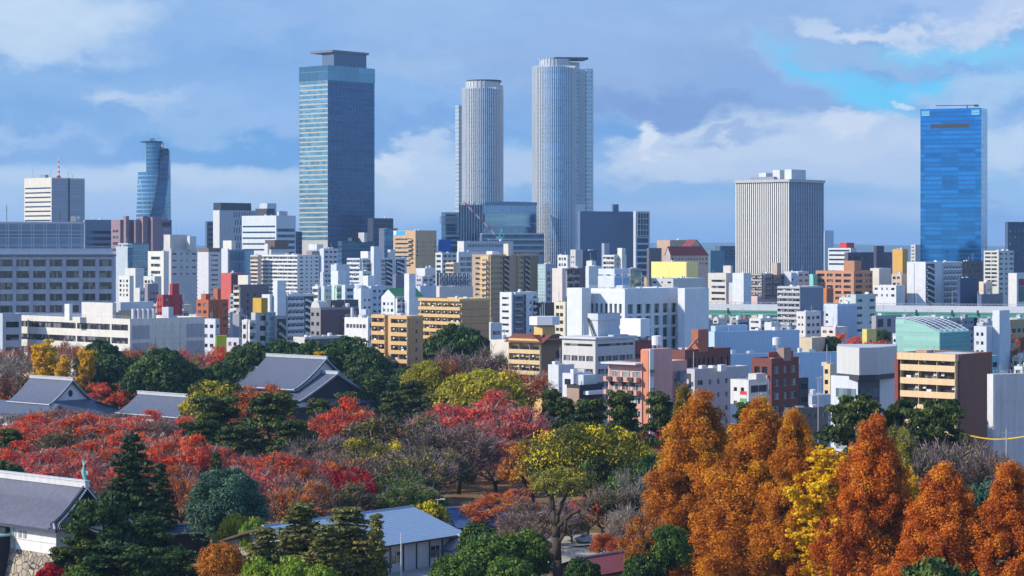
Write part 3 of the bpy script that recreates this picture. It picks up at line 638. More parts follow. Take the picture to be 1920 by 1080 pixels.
# ================================================================ trees
RG = np.random.default_rng(11)
def unit(v): return v / np.maximum(np.linalg.norm(v, axis=1, keepdims=True), 1e-6)
class Leaves:
    def __init__(s): s.c = []; s.n = []; s.s = []; s.a = []; s.t = []; s.m = []; s.ax = []
    def add(s, c, n, size, asp, tint, m=0, axis=None):
        k = len(c); s.c.append(c); s.n.append(n); s.s.append(np.broadcast_to(size, (k,)).copy()); s.a.append(np.full(k, asp)); s.t.append(np.broadcast_to(tint, (k,)).copy()); s.m.append(np.full(k, m, dtype=np.int32))
        s.ax.append(axis if axis is not None else RG.normal(size=(k, 3)))
    def lump(s, c, r, n, size, tint, m=0, up=.25, jit=.55, asp=1.5, spread=.16, shell=(.72, 1.04)):
        """a tuft of leaves over the outside of an ellipsoid"""
        d = RG.normal(size=(n, 3)); d[:, 2] += up; d = unit(d)
        p = np.asarray(c) + d * np.asarray(r) * RG.uniform(*shell, (n, 1))
        s.add(p, unit(d + RG.normal(size=(n, 3)) * jit), size * RG.uniform(.65, 1.3, n), asp, np.clip(tint + RG.normal(size=n) * spread, 0, 1), m)
    def mesh(s, name, mats):
        c, n, sz, a, t, m, ax = (np.concatenate(q) for q in (s.c, s.n, s.s, s.a, s.t, s.m, s.ax))
        u = unit(ax - n * np.sum(ax * n, axis=1, keepdims=True)); v = np.cross(n, u)
        U = u * (sz * a * .5)[:, None]; Vv = v * (sz * .5)[:, None]; k = len(c)
        vs = np.stack([c + U, c + Vv, c - U, c - Vv], axis=1).reshape(-1, 3)
        me = bpy.data.meshes.new(name); me.vertices.add(4 * k); me.vertices.foreach_set('co', vs.astype(np.float32).ravel())
        me.loops.add(4 * k); me.loops.foreach_set('vertex_index', np.arange(4 * k, dtype=np.int32))
        me.polygons.add(k); me.polygons.foreach_set('loop_start', np.arange(0, 4 * k, 4, dtype=np.int32)); me.polygons.foreach_set('loop_total', np.full(k, 4, dtype=np.int32))
        for q in mats: me.materials.append(q)
        me.polygons.foreach_set('material_index', m)
        at_ = me.attributes.new('tint', 'FLOAT', 'FACE'); at_.data.foreach_set('value', t.astype(np.float32))
        me.update(calc_edges=True); me.validate(); return me
def fr(r, a, b): return RG.uniform(a, b)
def bark(c): return paint(c, .9, .3, 1.5, .2)
BK = bark((.045, .032, .026)); BKG = bark((.13, .11, .095)); BKP = bark((.09, .045, .03))
TW = leafmat('twigs', [(0, (.07, .045, .045)), (.5, (.18, .12, .115)), (1, (.32, .25, .24))], .0)
TWG = leafmat('pale_twigs', [(0, (.16, .13, .10)), (.5, (.30, .25, .20)), (1, (.48, .42, .34))], .0)
LM = {
 'meta_rust': leafmat('rust', [(0, (.16, .038, .005)), (.35, (.48, .11, .008)), (.65, (.68, .19, .012)), (1, (.76, .31, .022))], .4),
 'meta_gold': leafmat('gold_brown', [(0, (.17, .065, .006)), (.35, (.50, .165, .010)), (.65, (.70, .265, .014)), (1, (.66, .37, .022))], .45),
 'meta_olive': leafmat('olive', [(0, (.07, .055, .006)), (.4, (.20, .15, .012)), (.7, (.32, .21, .016)), (1, (.44, .22, .015))]),
 'ginkgo': leafmat('ginkgo', [(0, (.55, .26, .004)), (.4, (.78, .44, .006)), (1, (.90, .62, .012))], .35),
 'camphor': leafmat('camphor', [(0, (.009, .028, .008)), (.45, (.028, .068, .012)), (.8, (.075, .135, .02)), (1, (.15, .21, .03))], .2),
 'camphor_blue': leafmat('bluish_evergreen', [(0, (.014, .045, .028)), (.5, (.045, .115, .065)), (1, (.16, .27, .17))], .18),
 'pine': leafmat('pine', [(0, (.008, .020, .005)), (.45, (.030, .058, .010)), (.8, (.085, .115, .014)), (1, (.15, .155, .02))], .15),
 'fir': leafmat('conifer', [(0, (.006, .018, .008)), (.45, (.020, .052, .014)), (1, (.065, .12, .022))], .15),
 'hinoki': leafmat('greyish_conifer', [(0, (.06, .075, .022)), (.5, (.14, .145, .035)), (1, (.28, .24, .05))], .2),
 'cherry': leafmat('cherry_red', [(0, (.40, .035, .016)), (.4, (.88, .095, .028)), (.75, (.92, .17, .035)), (1, (.88, .30, .05))], .5),
 'cherry_pink': leafmat('cherry_pink', [(0, (.34, .05, .045)), (.4, (.78, .10, .075)), (.8, (.86, .17, .11)), (1, (.78, .34, .18))], .5),
 'cherry_orange': leafmat('cherry_orange', [(0, (.26, .05, .012)), (.4, (.66, .15, .02)), (.8, (.74, .25, .028)), (1, (.60, .34, .05))], .5),
 'crimson': leafmat('crimson', [(0, (.16, .004, .010)), (.5, (.46, .010, .022)), (1, (.66, .025, .03))], .45),
 'brown': leafmat('brown', [(0, (.075, .04, .02)), (.5, (.17, .105, .045)), (1, (.28, .19, .075))], .25),
 'olive_brown': leafmat('olive_brown', [(0, (.05, .045, .015)), (.5, (.14, .12, .03)), (1, (.26, .22, .06))], .25),
 'yellowgreen': leafmat('yellow_green', [(0, (.13, .13, .010)), (.45, (.33, .30, .016)), (.8, (.52, .44, .025)), (1, (.66, .52, .03))], .4),
 'yellow_dark': leafmat('mottled_yellow_green', [(0, (.030, .045, .008)), (.35, (.085, .10, .012)), (.6, (.46, .38, .010)), (1, (.78, .60, .010))], .3),
 'green': leafmat('mid_green', [(0, (.022, .060, .008)), (.5, (.07, .145, .016)), (1, (.20, .26, .03))], .25),
 'lime': leafmat('lime_green', [(0, (.07, .13, .012)), (.5, (.18, .29, .02)), (1, (.38, .44, .04))], .3),
 'orange': leafmat('orange', [(0, (.24, .06, .005)), (.5, (.52, .17, .012)), (1, (.62, .30, .02))], .3),
}
def limbs(mb, p, d, L, r, depth, rng, ends, spread=.6, shrink=.66, up=.15):
    d = d.normalized(); q = p + d * L; mb.bar(p, q, r, 0, 5 if depth > 1 else 4, r * .68)
    if depth == 0: ends.append((q, d)); return
    n = rng.choice((2, 3, 3)) if depth > 1 else rng.choice((2, 3))
    a0 = rng.uniform(0, 6.28); o = d.orthogonal().normalized(); o2 = d.cross(o)
    for k in range(n):
        a = a0 + 6.283 * k / n + rng.uniform(-.4, .4); e = d + (o * math.cos(a) + o2 * math.sin(a)) * spread * rng.uniform(.7, 1.3) + Vector((0, 0, up))
        limbs(mb, q, e, L * shrink * rng.uniform(.8, 1.2), r * .62, depth - 1, rng, ends, spread, shrink, up)
PROTO = {}
def finish(key, tr, bk, lv, mats): PROTO[key] = (tr.mesh(key + '_trunk', [bk], True), lv.mesh(key + '_crown', mats))
def gen_meta(key, seed, n=260, leaf=.21):
    """tall cone, 30 m: whorls of drooping feathery boughs"""
    rng = random.Random(seed); tr, lv = MB(), Leaves(); tr.bar((0, 0, 0), (0, 0, 29), .55, 0, 8, .05)
    for i in range(n):
        t = (i + .5) / n; z = 30 * (1 - t ** .72 * .93) ; prof = (1 - z / 30.5); rr = 7.6 * min(1.0, prof * 1.6) ** .8 * rng.uniform(.58, 1.14)
        a = i * 2.39996 + rng.uniform(-.5, .5); x, y = rr * math.cos(a), rr * math.sin(a)
        if rng.random() < .6: tr.bar((0, 0, z + .2), (x * .9, y * .9, z - .3), .10, 0, 4, .03)
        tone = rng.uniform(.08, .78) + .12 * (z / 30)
        for k in range(3):
            q = rng.uniform(.75, 1.05); c = (x * q + rng.uniform(-.8, .8), y * q + rng.uniform(-.8, .8), z - rng.uniform(-.6, 1.3)); s = rng.uniform(.75, 1.35)
            nn = int(110 + 90 * s)
            lv.lump(c, (s * 1.05, s * 1.05, s * 1.25), nn, leaf, tone + rng.uniform(-.1, .1), 0, .4, .7, 1.9, .09, (.45, 1.08))
    # inner foliage round the stem, crown shade put in by darker tints
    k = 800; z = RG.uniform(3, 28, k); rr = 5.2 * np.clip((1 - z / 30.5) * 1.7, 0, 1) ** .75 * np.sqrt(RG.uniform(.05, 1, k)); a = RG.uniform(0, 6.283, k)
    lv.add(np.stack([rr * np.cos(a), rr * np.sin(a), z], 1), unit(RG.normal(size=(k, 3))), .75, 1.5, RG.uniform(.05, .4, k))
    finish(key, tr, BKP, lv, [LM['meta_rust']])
def gen_camphor(key, seed, n=52, leaf=.5, W=15., Hh=15., cb=.18, per=150, flat=1.0, mat='camphor', bi=0, spread=.12, tone=(.25, .8)):
    """broad evergreen: cauliflower lumps over heavy limbs"""
    rng = random.Random(seed); tr, lv = MB(), Leaves(); ends = []
    tr.bar((0, 0, 0), (.3, .1, Hh * .3), W * .045, 0, 8, W * .034)
    for k in range(5): a = k * 1.257 + rng.uniform(-.3, .3); limbs(tr, Vector((.3, .1, Hh * .28)), Vector((math.cos(a) * .8, math.sin(a) * .8, 1)), Hh * .22, W * .02, 2, rng, ends)
    cz = Hh * (cb + (1 - cb) * .45)
    for i in range(n):
        u = 1 - 1.55 * (i + .5) / n; a = i * 2.39996 + rng.uniform(-.5, .5); q = math.sqrt(max(0, 1 - u * u)); k = rng.uniform(.68, .95)
        rad = W * rng.uniform(.115, .19)
        c = (q * math.cos(a) * (W / 2 - rad * .75) * k / .85, q * math.sin(a) * (W / 2 - rad * .75) * k / .85, cz + u * (Hh - cz - rad * .6) * k / .85 * flat)
        tn = rng.uniform(*tone) if not bi else rng.choice((.06, .22, .35, .8, .95, 1.0)) - (.25 if u < .1 else 0)
        lv.lump(c, (rad, rad, rad * .78), int(per * rng.uniform(.8, 1.2)), leaf, tn, 0, .5, .5, 1.4, spread)
        for j in range(3):                                             # smaller knobs on each lump
            d = Vector((rng.gauss(0, 1), rng.gauss(0, 1), abs(rng.gauss(0, .8)))).normalized(); r2 = rad * .5
            lv.lump((c[0] + d.x * rad * .8, c[1] + d.y * rad * .8, c[2] + d.z * rad * .65), (r2, r2, r2 * .8), per // 4, leaf, rng.uniform(*tone) if not bi else min(1, max(0, tn + rng.uniform(-.14, .14))), 0, .6, .5, 1.4, spread)
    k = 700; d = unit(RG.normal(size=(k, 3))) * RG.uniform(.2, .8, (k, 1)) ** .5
    lv.add(d * np.array([W * .42, W * .42, (Hh - cz) * .8]) + np.array([0, 0, cz]), unit(RG.normal(size=(k, 3))), leaf * 1.7, 1.4, RG.uniform(0, .3, k))  # inner leaves get the dark tints, crown shade put into their colour
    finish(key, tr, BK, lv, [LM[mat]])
def gen_cherry(key, seed, W=13., Hh=9., leaf=.25, dens=2.1, twig=1.3, mat='cherry', top=True):
    """spreading crown: dark limbs and a haze of twigs with leaves left on the tops"""
    rng = random.Random(seed); tr, lv = MB(), Leaves(); ends = []
    tr.bar((0, 0, 0), (.2, 0, Hh * .2), .38, 0, 7, .3); p0 = Vector((.2, 0, Hh * .19))
    for k in range(6): a = k * 1.047 + rng.uniform(-.3, .3); limbs(tr, p0, Vector((math.cos(a), math.sin(a), rng.uniform(.45, .9))), W * .19, .2, 3, rng, ends, .55, .72, .10)
    rng.shuffle(ends)
    P = np.array([tuple(e[0]) for e in ends]); s = W / 2 / np.percentile(np.hypot(P[:, 0], P[:, 1]), 92); zs = (Hh * .95) / np.percentile(P[:, 2], 97)
    tr.v = [(x * s, y * s, z * zs) if z > Hh * .2 else (x, y, z) for x, y, z in tr.v]; P = P * np.array([s, s, zs])
    hi = P[:, 2] / Hh
    for i, p in enumerate(P):
        k = int(13 * twig)                                             # fan of twigs from the end of each limb
        d = unit(np.array([p[0] * .10, p[1] * .10, 1.0]) + RG.normal(size=(k, 3)) * .8); L = RG.uniform(.8, 2.2, k)
        nrm = unit(np.cross(d, RG.normal(size=(k, 3)))); lv.add(p + d * (L * .5)[:, None], nrm, .075, 1.0, RG.uniform(.1, 1, k), 1, d); lv.a[-1] = L / .075
        q = (hi[i] - .45) * 1.9 if top else .7
        nl = int(dens * 62 * max(.06, min(1.25, q)) * rng.uniform(.4, 1.5))
        if nl: lv.lump(p + RG.normal(size=3) * .3, (1.25, 1.25, .8), nl, leaf, rng.uniform(.2, .85), 0, .9, .5, 1.6, .18, (.25, 1.15))
    finish(key, tr, BK, lv, [LM[mat], TW])
def gen_bare(key, seed, W=12., Hh=10., twig=1.0, pale=False, leafy=.25, mat='brown'):
    rng = random.Random(seed); tr, lv = MB(), Leaves(); ends = []
    tr.bar((0, 0, 0), (0, 0, Hh * .22), .34, 0, 7, .27)
    for k in range(6): a = k * 1.047 + rng.uniform(-.3, .3); limbs(tr, Vector((0, 0, Hh * .2)), Vector((math.cos(a), math.sin(a), rng.uniform(.6, 1.5))), Hh * .2, .17, 3, rng, ends, .5, .76, .14)
    P = np.array([tuple(e[0]) for e in ends]); s = W / 2 / np.percentile(np.hypot(P[:, 0], P[:, 1]), 93); zs = Hh * .93 / np.percentile(P[:, 2], 97)
    tr.v = [(x * s, y * s, z * zs) if z > Hh * .22 else (x, y, z) for x, y, z in tr.v]; P = P * np.array([s, s, zs])
    for i, p in enumerate(P):
        k = int(30 * twig); c = np.array([0, 0, Hh * .3]); o = unit((p - c)[None])[0]
        d = unit(o + RG.normal(size=(k, 3)) * .6); L = RG.uniform(.7, 2.0, k); nrm = unit(np.cross(d, RG.normal(size=(k, 3))))
        lv.add(p + RG.normal(size=(k, 3)) * .5 + d * (L * .4)[:, None], nrm, .075, 1.0, np.clip(RG.uniform(.0, 1, k), 0, 1), 1, d); lv.a[-1] = L / .075
        if leafy: lv.lump(p, (1.1, 1.1, .9), int(46 * leafy * rng.uniform(.3, 1.7)), .27, rng.uniform(.2, .8), 0, .3, .9, 1.5, .2, (.2, 1.2))
    finish(key, tr, BKG if pale else BK, lv, [LM[mat], TWG if pale else TW])
def gen_pine(key, seed, Hh=15., W=11., pads=26, leaf=.34, mat='pine', crown=.6):
    """leaning trunk with flat cloud-like pads of needles"""
    rng = random.Random(seed); tr, lv = MB(), Leaves(); p = Vector((0, 0, 0)); pts = [p.copy()]; n = 8
    for i in range(n): p = p + Vector((rng.uniform(-.5, .5), rng.uniform(-.5, .5), Hh * .96 / n)); pts.append(p.copy())
    for i in range(n): tr.bar(pts[i], pts[i + 1], .36 * (1 - i / n * .8), 0, 6, .36 * (1 - (i + 1) / n * .8))
    for i in range(pads):
        t = (i + .6) / pads; z = Hh * (1 - crown * t); j = min(n - 1, int(z / Hh * n)); b = pts[j]; reach = W / 2 * min(1, .22 + 1.05 * t ** .8) * rng.uniform(.35, 1.0) * (1 if t < .8 else .85)
        a = i * 2.39996 + rng.uniform(-.6, .6); c = Vector((b.x + reach * math.cos(a), b.y + reach * math.sin(a), z)); tr.bar((b.x, b.y, z - .9), c, .13, 0, 4, .06)
        r = rng.uniform(1.1, 2.0) * W / 11; tone = rng.uniform(.3, .8)
        for q in range(4):
            e = (c.x + rng.uniform(-.8, .8) * r, c.y + rng.uniform(-.8, .8) * r, c.z + rng.uniform(-.15, .35)); r2 = r * rng.uniform(.55, .85)
            lv.lump(e, (r2, r2, r2 * .42), 105, leaf, tone + rng.uniform(-.15, .15), 0, .7, .7, 2.0, .16, (.4, 1.1))
    finish(key, tr, BKP, lv, [LM[mat]])
def gen_fir(key, seed, Hh=18., W=9., tiers=16, leaf=.36, mat='fir', gap=.0, droop=.12):
    """layered conifer: tiers of boughs getting shorter upwards"""
    rng = random.Random(seed); tr, lv = MB(), Leaves(); tr.bar((0, 0, 0), (0, 0, Hh * .97), .34, 0, 7, .04)
    for i in range(tiers):
        t = (i + .4) / tiers; z = Hh * (1 - t * .9); R0 = W / 2 * (.10 + .95 * t ** .85) * rng.uniform(.8, 1.1); nb = 5 + int(5 * t)
        for k in range(nb):
            a = k * 6.283 / nb + i * 1.1 + rng.uniform(-.25, .25); L = R0 * rng.uniform(.65, 1.12)
            if rng.random() < gap: continue
            tip = Vector((L * math.cos(a), L * math.sin(a), z - L * droop + rng.uniform(-.2, .3))); tr.bar((0, 0, z), tip, .09, 0, 4, .03); tone = rng.uniform(.25, .75); m = max(2, int(L / .9))
            for q in range(m):
                f = (q + 1) / m; r2 = (.35 + .45 * (1 - abs(f - .6))) * rng.uniform(.8, 1.25)
                lv.lump((tip.x * f, tip.y * f, z + (tip.z - z) * f), (r2 * 1.15, r2 * 1.15, r2 * .45), 42, leaf, tone + .12 * f, 0, .5, .7, 2.0, .14, (.3, 1.1))
    finish(key, tr, BK, lv, [LM[mat]])
def gen_ginkgo(key, seed, Hh=18., W=9., leaf=.30, boughs=60, upness=.8):
    """upswept ragged boughs thick with clear yellow leaves"""
    rng = random.Random(seed); tr, lv = MB(), Leaves(); tr.bar((0, 0, 0), (0, 0, Hh * .95), .34, 0, 7, .05)
    for i in range(boughs):
        t = rng.random() ** .8; z = Hh * (.92 - .8 * t); a = rng.uniform(0, 6.283); L = W / 2 * (.25 + .85 * math.sin(min(1.0, t * 1.1 + .1) * 2.2)) * rng.uniform(.35, 1.2)
        p = Vector((0, 0, z - .6)); d = Vector((math.cos(a), math.sin(a), upness * rng.uniform(-.1, 1.1))).normalized(); tone = rng.uniform(.2, .85); n = max(3, int(L / .42)); st = L / n
        for q in range(n):
            e = p + d * st; tr.bar(p, e, .09 * (1 - q / n) + .02, 0, 4, .08 * (1 - q / n) + .02); p = e
            d = (d + Vector((rng.gauss(0, .22), rng.gauss(0, .22), rng.gauss(.04, .2)))).normalized()
            if q >= n * .15:
                for w_ in range(2):
                    r2 = rng.uniform(.25, .62) * (1.15 - .4 * q / n); c = p + Vector((rng.gauss(0, .4), rng.gauss(0, .4), rng.gauss(0, .3)))
                    lv.lump(tuple(c), (r2 * 1.2, r2 * 1.2, r2 * .7), int(44 * rng.uniform(.6, 1.3)), leaf, tone + rng.uniform(-.15, .15), 0, .3, .8, 1.2, .14, (.2, 1.2))
    finish(key, tr, BKG, lv, [LM['ginkgo']])
def gen_lopped(key, seed):
    """old trunk cut back to three forked limbs under a light crown, 27 m"""
    rng = random.Random(seed); tr, lv = MB(), Leaves(); ends = []
    def path(ps, r0, r1):
        for i in range(len(ps) - 1): tr.bar(ps[i], ps[i + 1], r0 + (r1 - r0) * i / (len(ps) - 1), 0, 9, r0 + (r1 - r0) * (i + 1) / (len(ps) - 1))
    path([(0, 0, 0), (.1, .1, 8), (.35, 0, 13), (.5, 0, 15.5)], 1.0, .75)
    path([(.5, 0, 15.2), (.2, -.2, 18), (-1.2, 0, 21), (-2.6, .2, 23.5)], .55, .25); path([(.5, 0, 15.4), (.9, .2, 19), (1.2, .2, 22.5)], .5, .26); path([(.5, 0, 15.2), (1.5, -.3, 18.5), (2.3, -.2, 22), (3.4, .3, 24)], .5, .22)
    path([(.3, 0, 15), (-1.4, -.6, 17), (-3.0, -.8, 18.6), (-4.6, -.8, 19.2)], .48, .36); path([(0, 0, 11.5), (-1.5, -.2, 14), (-2.2, .4, 17)], .36, .26)
    for p in ((-2.6, .2, 23.3), (1.2, .2, 22.3), (3.4, .3, 23.8)):
        for k in range(4): a = k * 1.57 + rng.uniform(0, 1); limbs(tr, Vector(p), Vector((math.cos(a), math.sin(a), .9)), 1.6, .13, 1, rng, ends, .6, .8)
    for i in range(70):
        a = rng.uniform(0, 6.283); u = rng.uniform(-.75, 1); q = math.sqrt(1 - u * u) if abs(u) < 1 else 0; k = rng.uniform(.55, 1)
        c = (q * math.cos(a) * 5.4 * k + .1, q * math.sin(a) * 5.0 * k, 25.4 + u * 3.6 * k)
        lv.lump(c, (.95, .95, .75), 80, .30, rng.uniform(.15, .75), 0, .3, .9, 1.5, .18, (.2, 1.15))
    finish(key, tr, bark((.06, .042, .03)), lv, [leafmat('pale_olive', [(0, (.12, .12, .02)), (.5, (.30, .29, .05)), (1, (.48, .44, .09))], .35)])
gen_meta('meta', 1); gen_meta('meta_b', 5, 210); gen_meta('meta_c', 9, 240)
gen_camphor('camphor', 2); gen_camphor('camphor_b', 3, 44, .5, 15, 13)
gen_camphor('big', 4, 74, .28, 15, 17, .1, 330, 1.0, 'camphor_blue'); gen_camphor('shrub', 6, 34, .24, 7, 5, .05, 150, 1.0, 'green')
gen_camphor('mottled', 7, 80, .28, 20, 13, .12, 210, .9, 'yellow_dark', 1, .1, (.15, 1.0)); gen_camphor('dome', 8, 60, .40, 17, 12, .12, 130, .9, 'yellowgreen', 0, .2, (.2, .9))
gen_cherry('cherrya', 20, dens=1.9); gen_cherry('cherryb', 21, dens=1.1, twig=1.7); gen_cherry('cherryc', 22, dens=1.4, twig=1.4)
gen_cherry('maple', 30, 9, 8, .26, 2.4, .3, 'crimson', False); gen_cherry('sparse', 31, 11, 9, .28, 1.6, 1.0, 'cherry_orange', False)
gen_bare('bare', 40, leafy=.45); gen_bare('bare_leafy', 41, 13, 11, 1.0, False, 1.0, 'brown'); gen_bare('bare_pale', 42, 13, 11, 1.3, True, .1); gen_bare('thick', 43, 13, 11, .5, False, 2.2, 'olive_brown')
gen_pine('pine', 50); gen_pine('pine_b', 51, 15, 12, 30); gen_fir('fir', 55); gen_fir('hinoki', 56, 16, 7.5, 17, .30, 'hinoki', .12, .25); gen_fir('slim', 57, 16, 5, 18, .26, 'hinoki', .1, .3)
gen_ginkgo('ginkgo', 60, boughs=90); gen_ginkgo('ginkgo_b', 61, 22, 12, .28, 150, .6); gen_lopped('lopped', 70)
PH = dict(meta=30.3, meta_b=30.3, meta_c=30.3, camphor=15, camphor_b=13, big=17, shrub=5, mottled=13, dome=12, cherrya=9.4, cherryb=9.4, cherryc=9.4, maple=8.3, sparse=9.4, bare=10.4, bare_leafy=11.4, bare_pale=11.4, thick=11.4, pine=15.2, pine_b=15.2, fir=18, hinoki=16, slim=16, ginkgo=18.5, ginkgo_b=22.5, lopped=29.2)
PW = dict(meta=16, meta_b=16, meta_c=16, camphor=15, camphor_b=15, big=15, shrub=7, mottled=20, dome=17, cherrya=14, cherryb=14, cherryc=14, maple=10, sparse=12, bare=13, bare_leafy=14, bare_pale=14, thick=14, pine=11, pine_b=12, fir=9, hinoki=7.5, slim=5, ginkgo=9, ginkgo_b=12, lopped=11)
TREES = []
WK = dict(cherrya=1.35, cherryb=1.35, cherryc=1.35, sparse=1.35, bare=1.25, bare_leafy=1.3, bare_pale=1.2, thick=1.35, camphor=1.15, camphor_b=1.2, pine=1.3, pine_b=1.3, hinoki=1.55, fir=1.15, meta=1.06, meta_b=1.08, meta_c=1.06, maple=1.25, mottled=1.12, dome=1.1, shrub=1.2)
def tree(kind, cx, top, wpx, D, label, name='tree', mat=None, cat='tree', group='park trees', hz=None, rot=None):
    """one tree whose top shows at (cx, top); it stands on the ground below"""
    p = at(cx, top, D); h = max(p.z, 1.5)
    wpx = wpx * WK.get(kind, 1); root = thing(name, label, cat, (p.x, D, 0), rnd.uniform(0, 6.28) if rot is None else rot, group)
    sw = wpx / F * D / PW[kind]; shh = h / PH[kind]; tm, cm = PROTO[kind]
    # a tall tree keeps its crown's own proportions: the crown rides up on a longer trunk
    k = min(shh, hz if hz else sw * 1.45); off = h - PH[kind] * k
    t = link('trunk', tm, root); c = link('crown', cm, root)
    t.scale = (sw, sw, shh); c.scale = (sw, sw, k); c.location.z = off
    if off > .5: t.scale = (sw, sw, k); t.location.z = off; mb = MB(); r = .05 * PW[kind] * sw * .5; mb.bar((0, 0, 0), (0, 0, off + .4), r, 0, 7, r * .8); mb.build('lower_trunk', BK, root)
    if mat: c.material_slots[0].link = 'OBJECT'; c.material_slots[0].material = LM[mat]
    TREES.append((cx, top, wpx, D)); return root
# ================================================================ left office blocks
b = B('government_office', 'large shaded blue grey office with deep square windows in a grid', 'office', -330, -320, 217, 478, 990, (.40, .43, .47), vis=640, short='large shaded office', yaw=12, wl=25, roof=ROOF)
S_ = 990 / F; k = (217 - 960) / F
cols = 17; pitch = 32.0 * S_ / math.cos(b.yaw) * 1.0
b.done.add('R'); ztop = b.h - b.par; z = ztop; fh = 21.9 * S_; g = glass((.05, .055, .06), .1, 0, .6, .9, .7)
ue = b.wr; fr = paint((.36, .39, .44))
uc = [b.wr - (8 + 31.5 * i) * S_ * .985 for i in range(18)]
for r_ in range(8):
    t = zat(487 + r_ * 21.9, 990); bt = t - 13.4 * S_
    b.fb(b.w, 'R', -.3, b.wr, t, z, -.05, .9); z = bt
    last = b.wr
    for i, u in enumerate(uc):
        w1 = u; w0 = u - 23.5 * S_
        if w0 < 0: break
        b.fb(b.w, 'R', w1, last, bt, t, -.05, .9); last = w0
        m2 = MB(); b.fb(m2, 'R', w0, w1, bt, t, 0, .05); o = m2.build('window', g, b.root)
        m2 = MB()
        for q in range(5): a = w0 + (w1 - w0) * q / 4; b.fb(m2, 'R', max(w0, a - .06), min(w1, a + .06), bt, t, .05, .16)
        m2.build('mullion_frame', DARKM, o)
    b.fb(b.w, 'R', -.3, last, bt, t, -.05, .9)
b.fb(b.w, 'R', -.3, b.wr, 0, z, -.05, .9)
for i in range(18): m2 = MB(); u = b.wr - (3.2 + 31.5 * i) * S_ * .985; b.fb(m2, 'R', u - .45, u + .45, 0, b.h, .9, 1.5); m2.build('pilaster', fr, b.root)
m2 = MB(); m2.box(-.5, b.wr + .2, -1.7, 0, b.h - .6, b.h + .2); m2.build('cornice', paint((.16, .17, .2)), b.root)
lx, ly, wx, wy, z1 = b.sub('set_back_storey', -300, -290, 212, 466, paint((.40, .44, .49)), 6)
m2 = MB(); u = 0
for i in range(26): m2.bar((lx + wx * i / 25, ly, z1), (lx + wx * i / 25, ly, z1 + 1.0), .05)
m2.bar((lx, ly, z1 + 1), (lx + wx, ly, z1 + 1), .06); m2.build('roof_railing', METAL, b.root)
lx, ly, wx, wy, z2 = b.sub('glass_penthouse', -280, -270, 158, 418, curtain((.14, .19, .27), (.36, .40, .46), 5.6, 3.2, .05, .10, .25, .35, .3), 14)
m2 = MB(); m2.box(lx - .3, lx + wx + .3, ly - .3, ly + wy, z2, z2 + .7); m2.box(lx, lx + wx, ly - .2, ly - .02, z2 - 5.2, z2 - 4.9)
for i in range(14): m2.box(lx + wx - i * 5.6 - .3, lx + wx - i * 5.6, ly - .35, ly - .02, b.h + 2, z2)
m2.build('penthouse_frame', paint((.52, .55, .6)), b.root)
for px, hh in ((12, 8.5), (114, 5.5)): p = at(px, HZ, 1010); v = p - b.root.location; x, y = v.x * math.cos(b.yaw) + v.y * math.sin(b.yaw), 14 + 3; m2 = MB(); m2.bar((x, y, z2), (x, y, z2 + hh), .14); m2.bar((x - .5, y, z2 + hh * .7), (x + .5, y, z2 + hh * .7), .08); m2.build('antenna', DARKM, b.root)
for px in (139, 148):
    p = at(px, HZ, 1010); v = p - b.root.location; x, y = v.x * math.cos(b.yaw) + v.y * math.sin(b.yaw), 16; m2 = MB(); m2.bar((x, y, z2), (x, y, z2 + 2), .1); m2.loft([[(x + .9 * math.cos(a * .628) - .3 * i, y - .25 * i, z2 + 2.4 + .9 * math.sin(a * .628)) for a in range(10)] for i in range(2)]); m2.build('dish_antenna', WHITEM, b.root)
m2 = MB(); x = lx + wx - 6; m2.box(x, x + 2.4, ly + 2, ly + 4, z2, z2 + 2.8); m2.build('equipment_cabinet', paint(CREAM), b.root); b.clutter(5, False); b.end()
# white low office in front of it
b = B('low_office', 'long low white office with ribbon windows and air plant on its roof', 'office', 36, 244, 383, 598, 850, (.74, .71, .64), vis=680, short='long white office', roof=ROOF, parapet=1.2)
S_ = 850 / F; g = glass((.03, .035, .045), .1, 0, .6, 1.3, .6)
b.rows('L', 5.05, 2.3, 2.2, cols=0, g=g, m0=.9, m1=.6, n=3); L_ = b.wl
for k in range(3):
    zt_ = b.h - 2.2 - k * 5.05
    for u, ww in ((.0, 0), (L_ * .155, .75), (L_ * .46, .75)):
        if ww: b.strip('L', u, u + ww, zt_ - 2.3, zt_, b.wallm, .26, 'pier', .04)
    m2 = MB()
    for i in range(34): u = .9 + (L_ - 1.5) * i / 34; m2.box(-.16, -.05, u - .04, u + .04, zt_ - 2.3, zt_)
    m2.build('mullion_frame', DARKM, b.root)
b.plain('R'); m2 = MB(); gw = paint((.40, .40, .42))
for i in range(1, 9): b.fb(m2, 'R', b.wr * i / 9 - .05, b.wr * i / 9 + .05, 4, b.h - 1.6, .3, .34)
for i in range(1, 7): b.fb(m2, 'R', .3, b.wr - .3, b.h - 1.2 - i * 2.2 - .04, b.h - 1.2 - i * 2.2, .3, .34)
m2.build('panel_joint', paint((.30, .30, .33)), b.root)
for u0, u1 in ((.02, .25), (.745, .985)):
    for k in range(2): b.strip('R', b.wr * u0, b.wr * u1, b.h - 7.8 - k * 6.6, b.h - 2.6 - k * 6.6, paint((.36, .355, .385)), .05, 'wall_panel')
b.sub('penthouse', 153, 211, 218, 568, paint((.66, .62, .56)), 16); b.sub('plant_room', 214, 226, 288, 567, paint((.52, .53, .56)), 24)
b.sub('stair_hut', 121, 130, 136, 570, WHITEM, 16); b.sub('stair_hut', 304, 316, 325, 576, paint((.55, .58, .62)), 14); b.sub('plant_room', 222, 246, 262, 583, DARKM, 9)
m2 = MB()
for i in range(5): b.sub('air_conditioner', 246 + i * 9.4, 250 + i * 9.4, 254 + i * 9.4, 579, METAL, 8)
b.clutter(8); b.end()
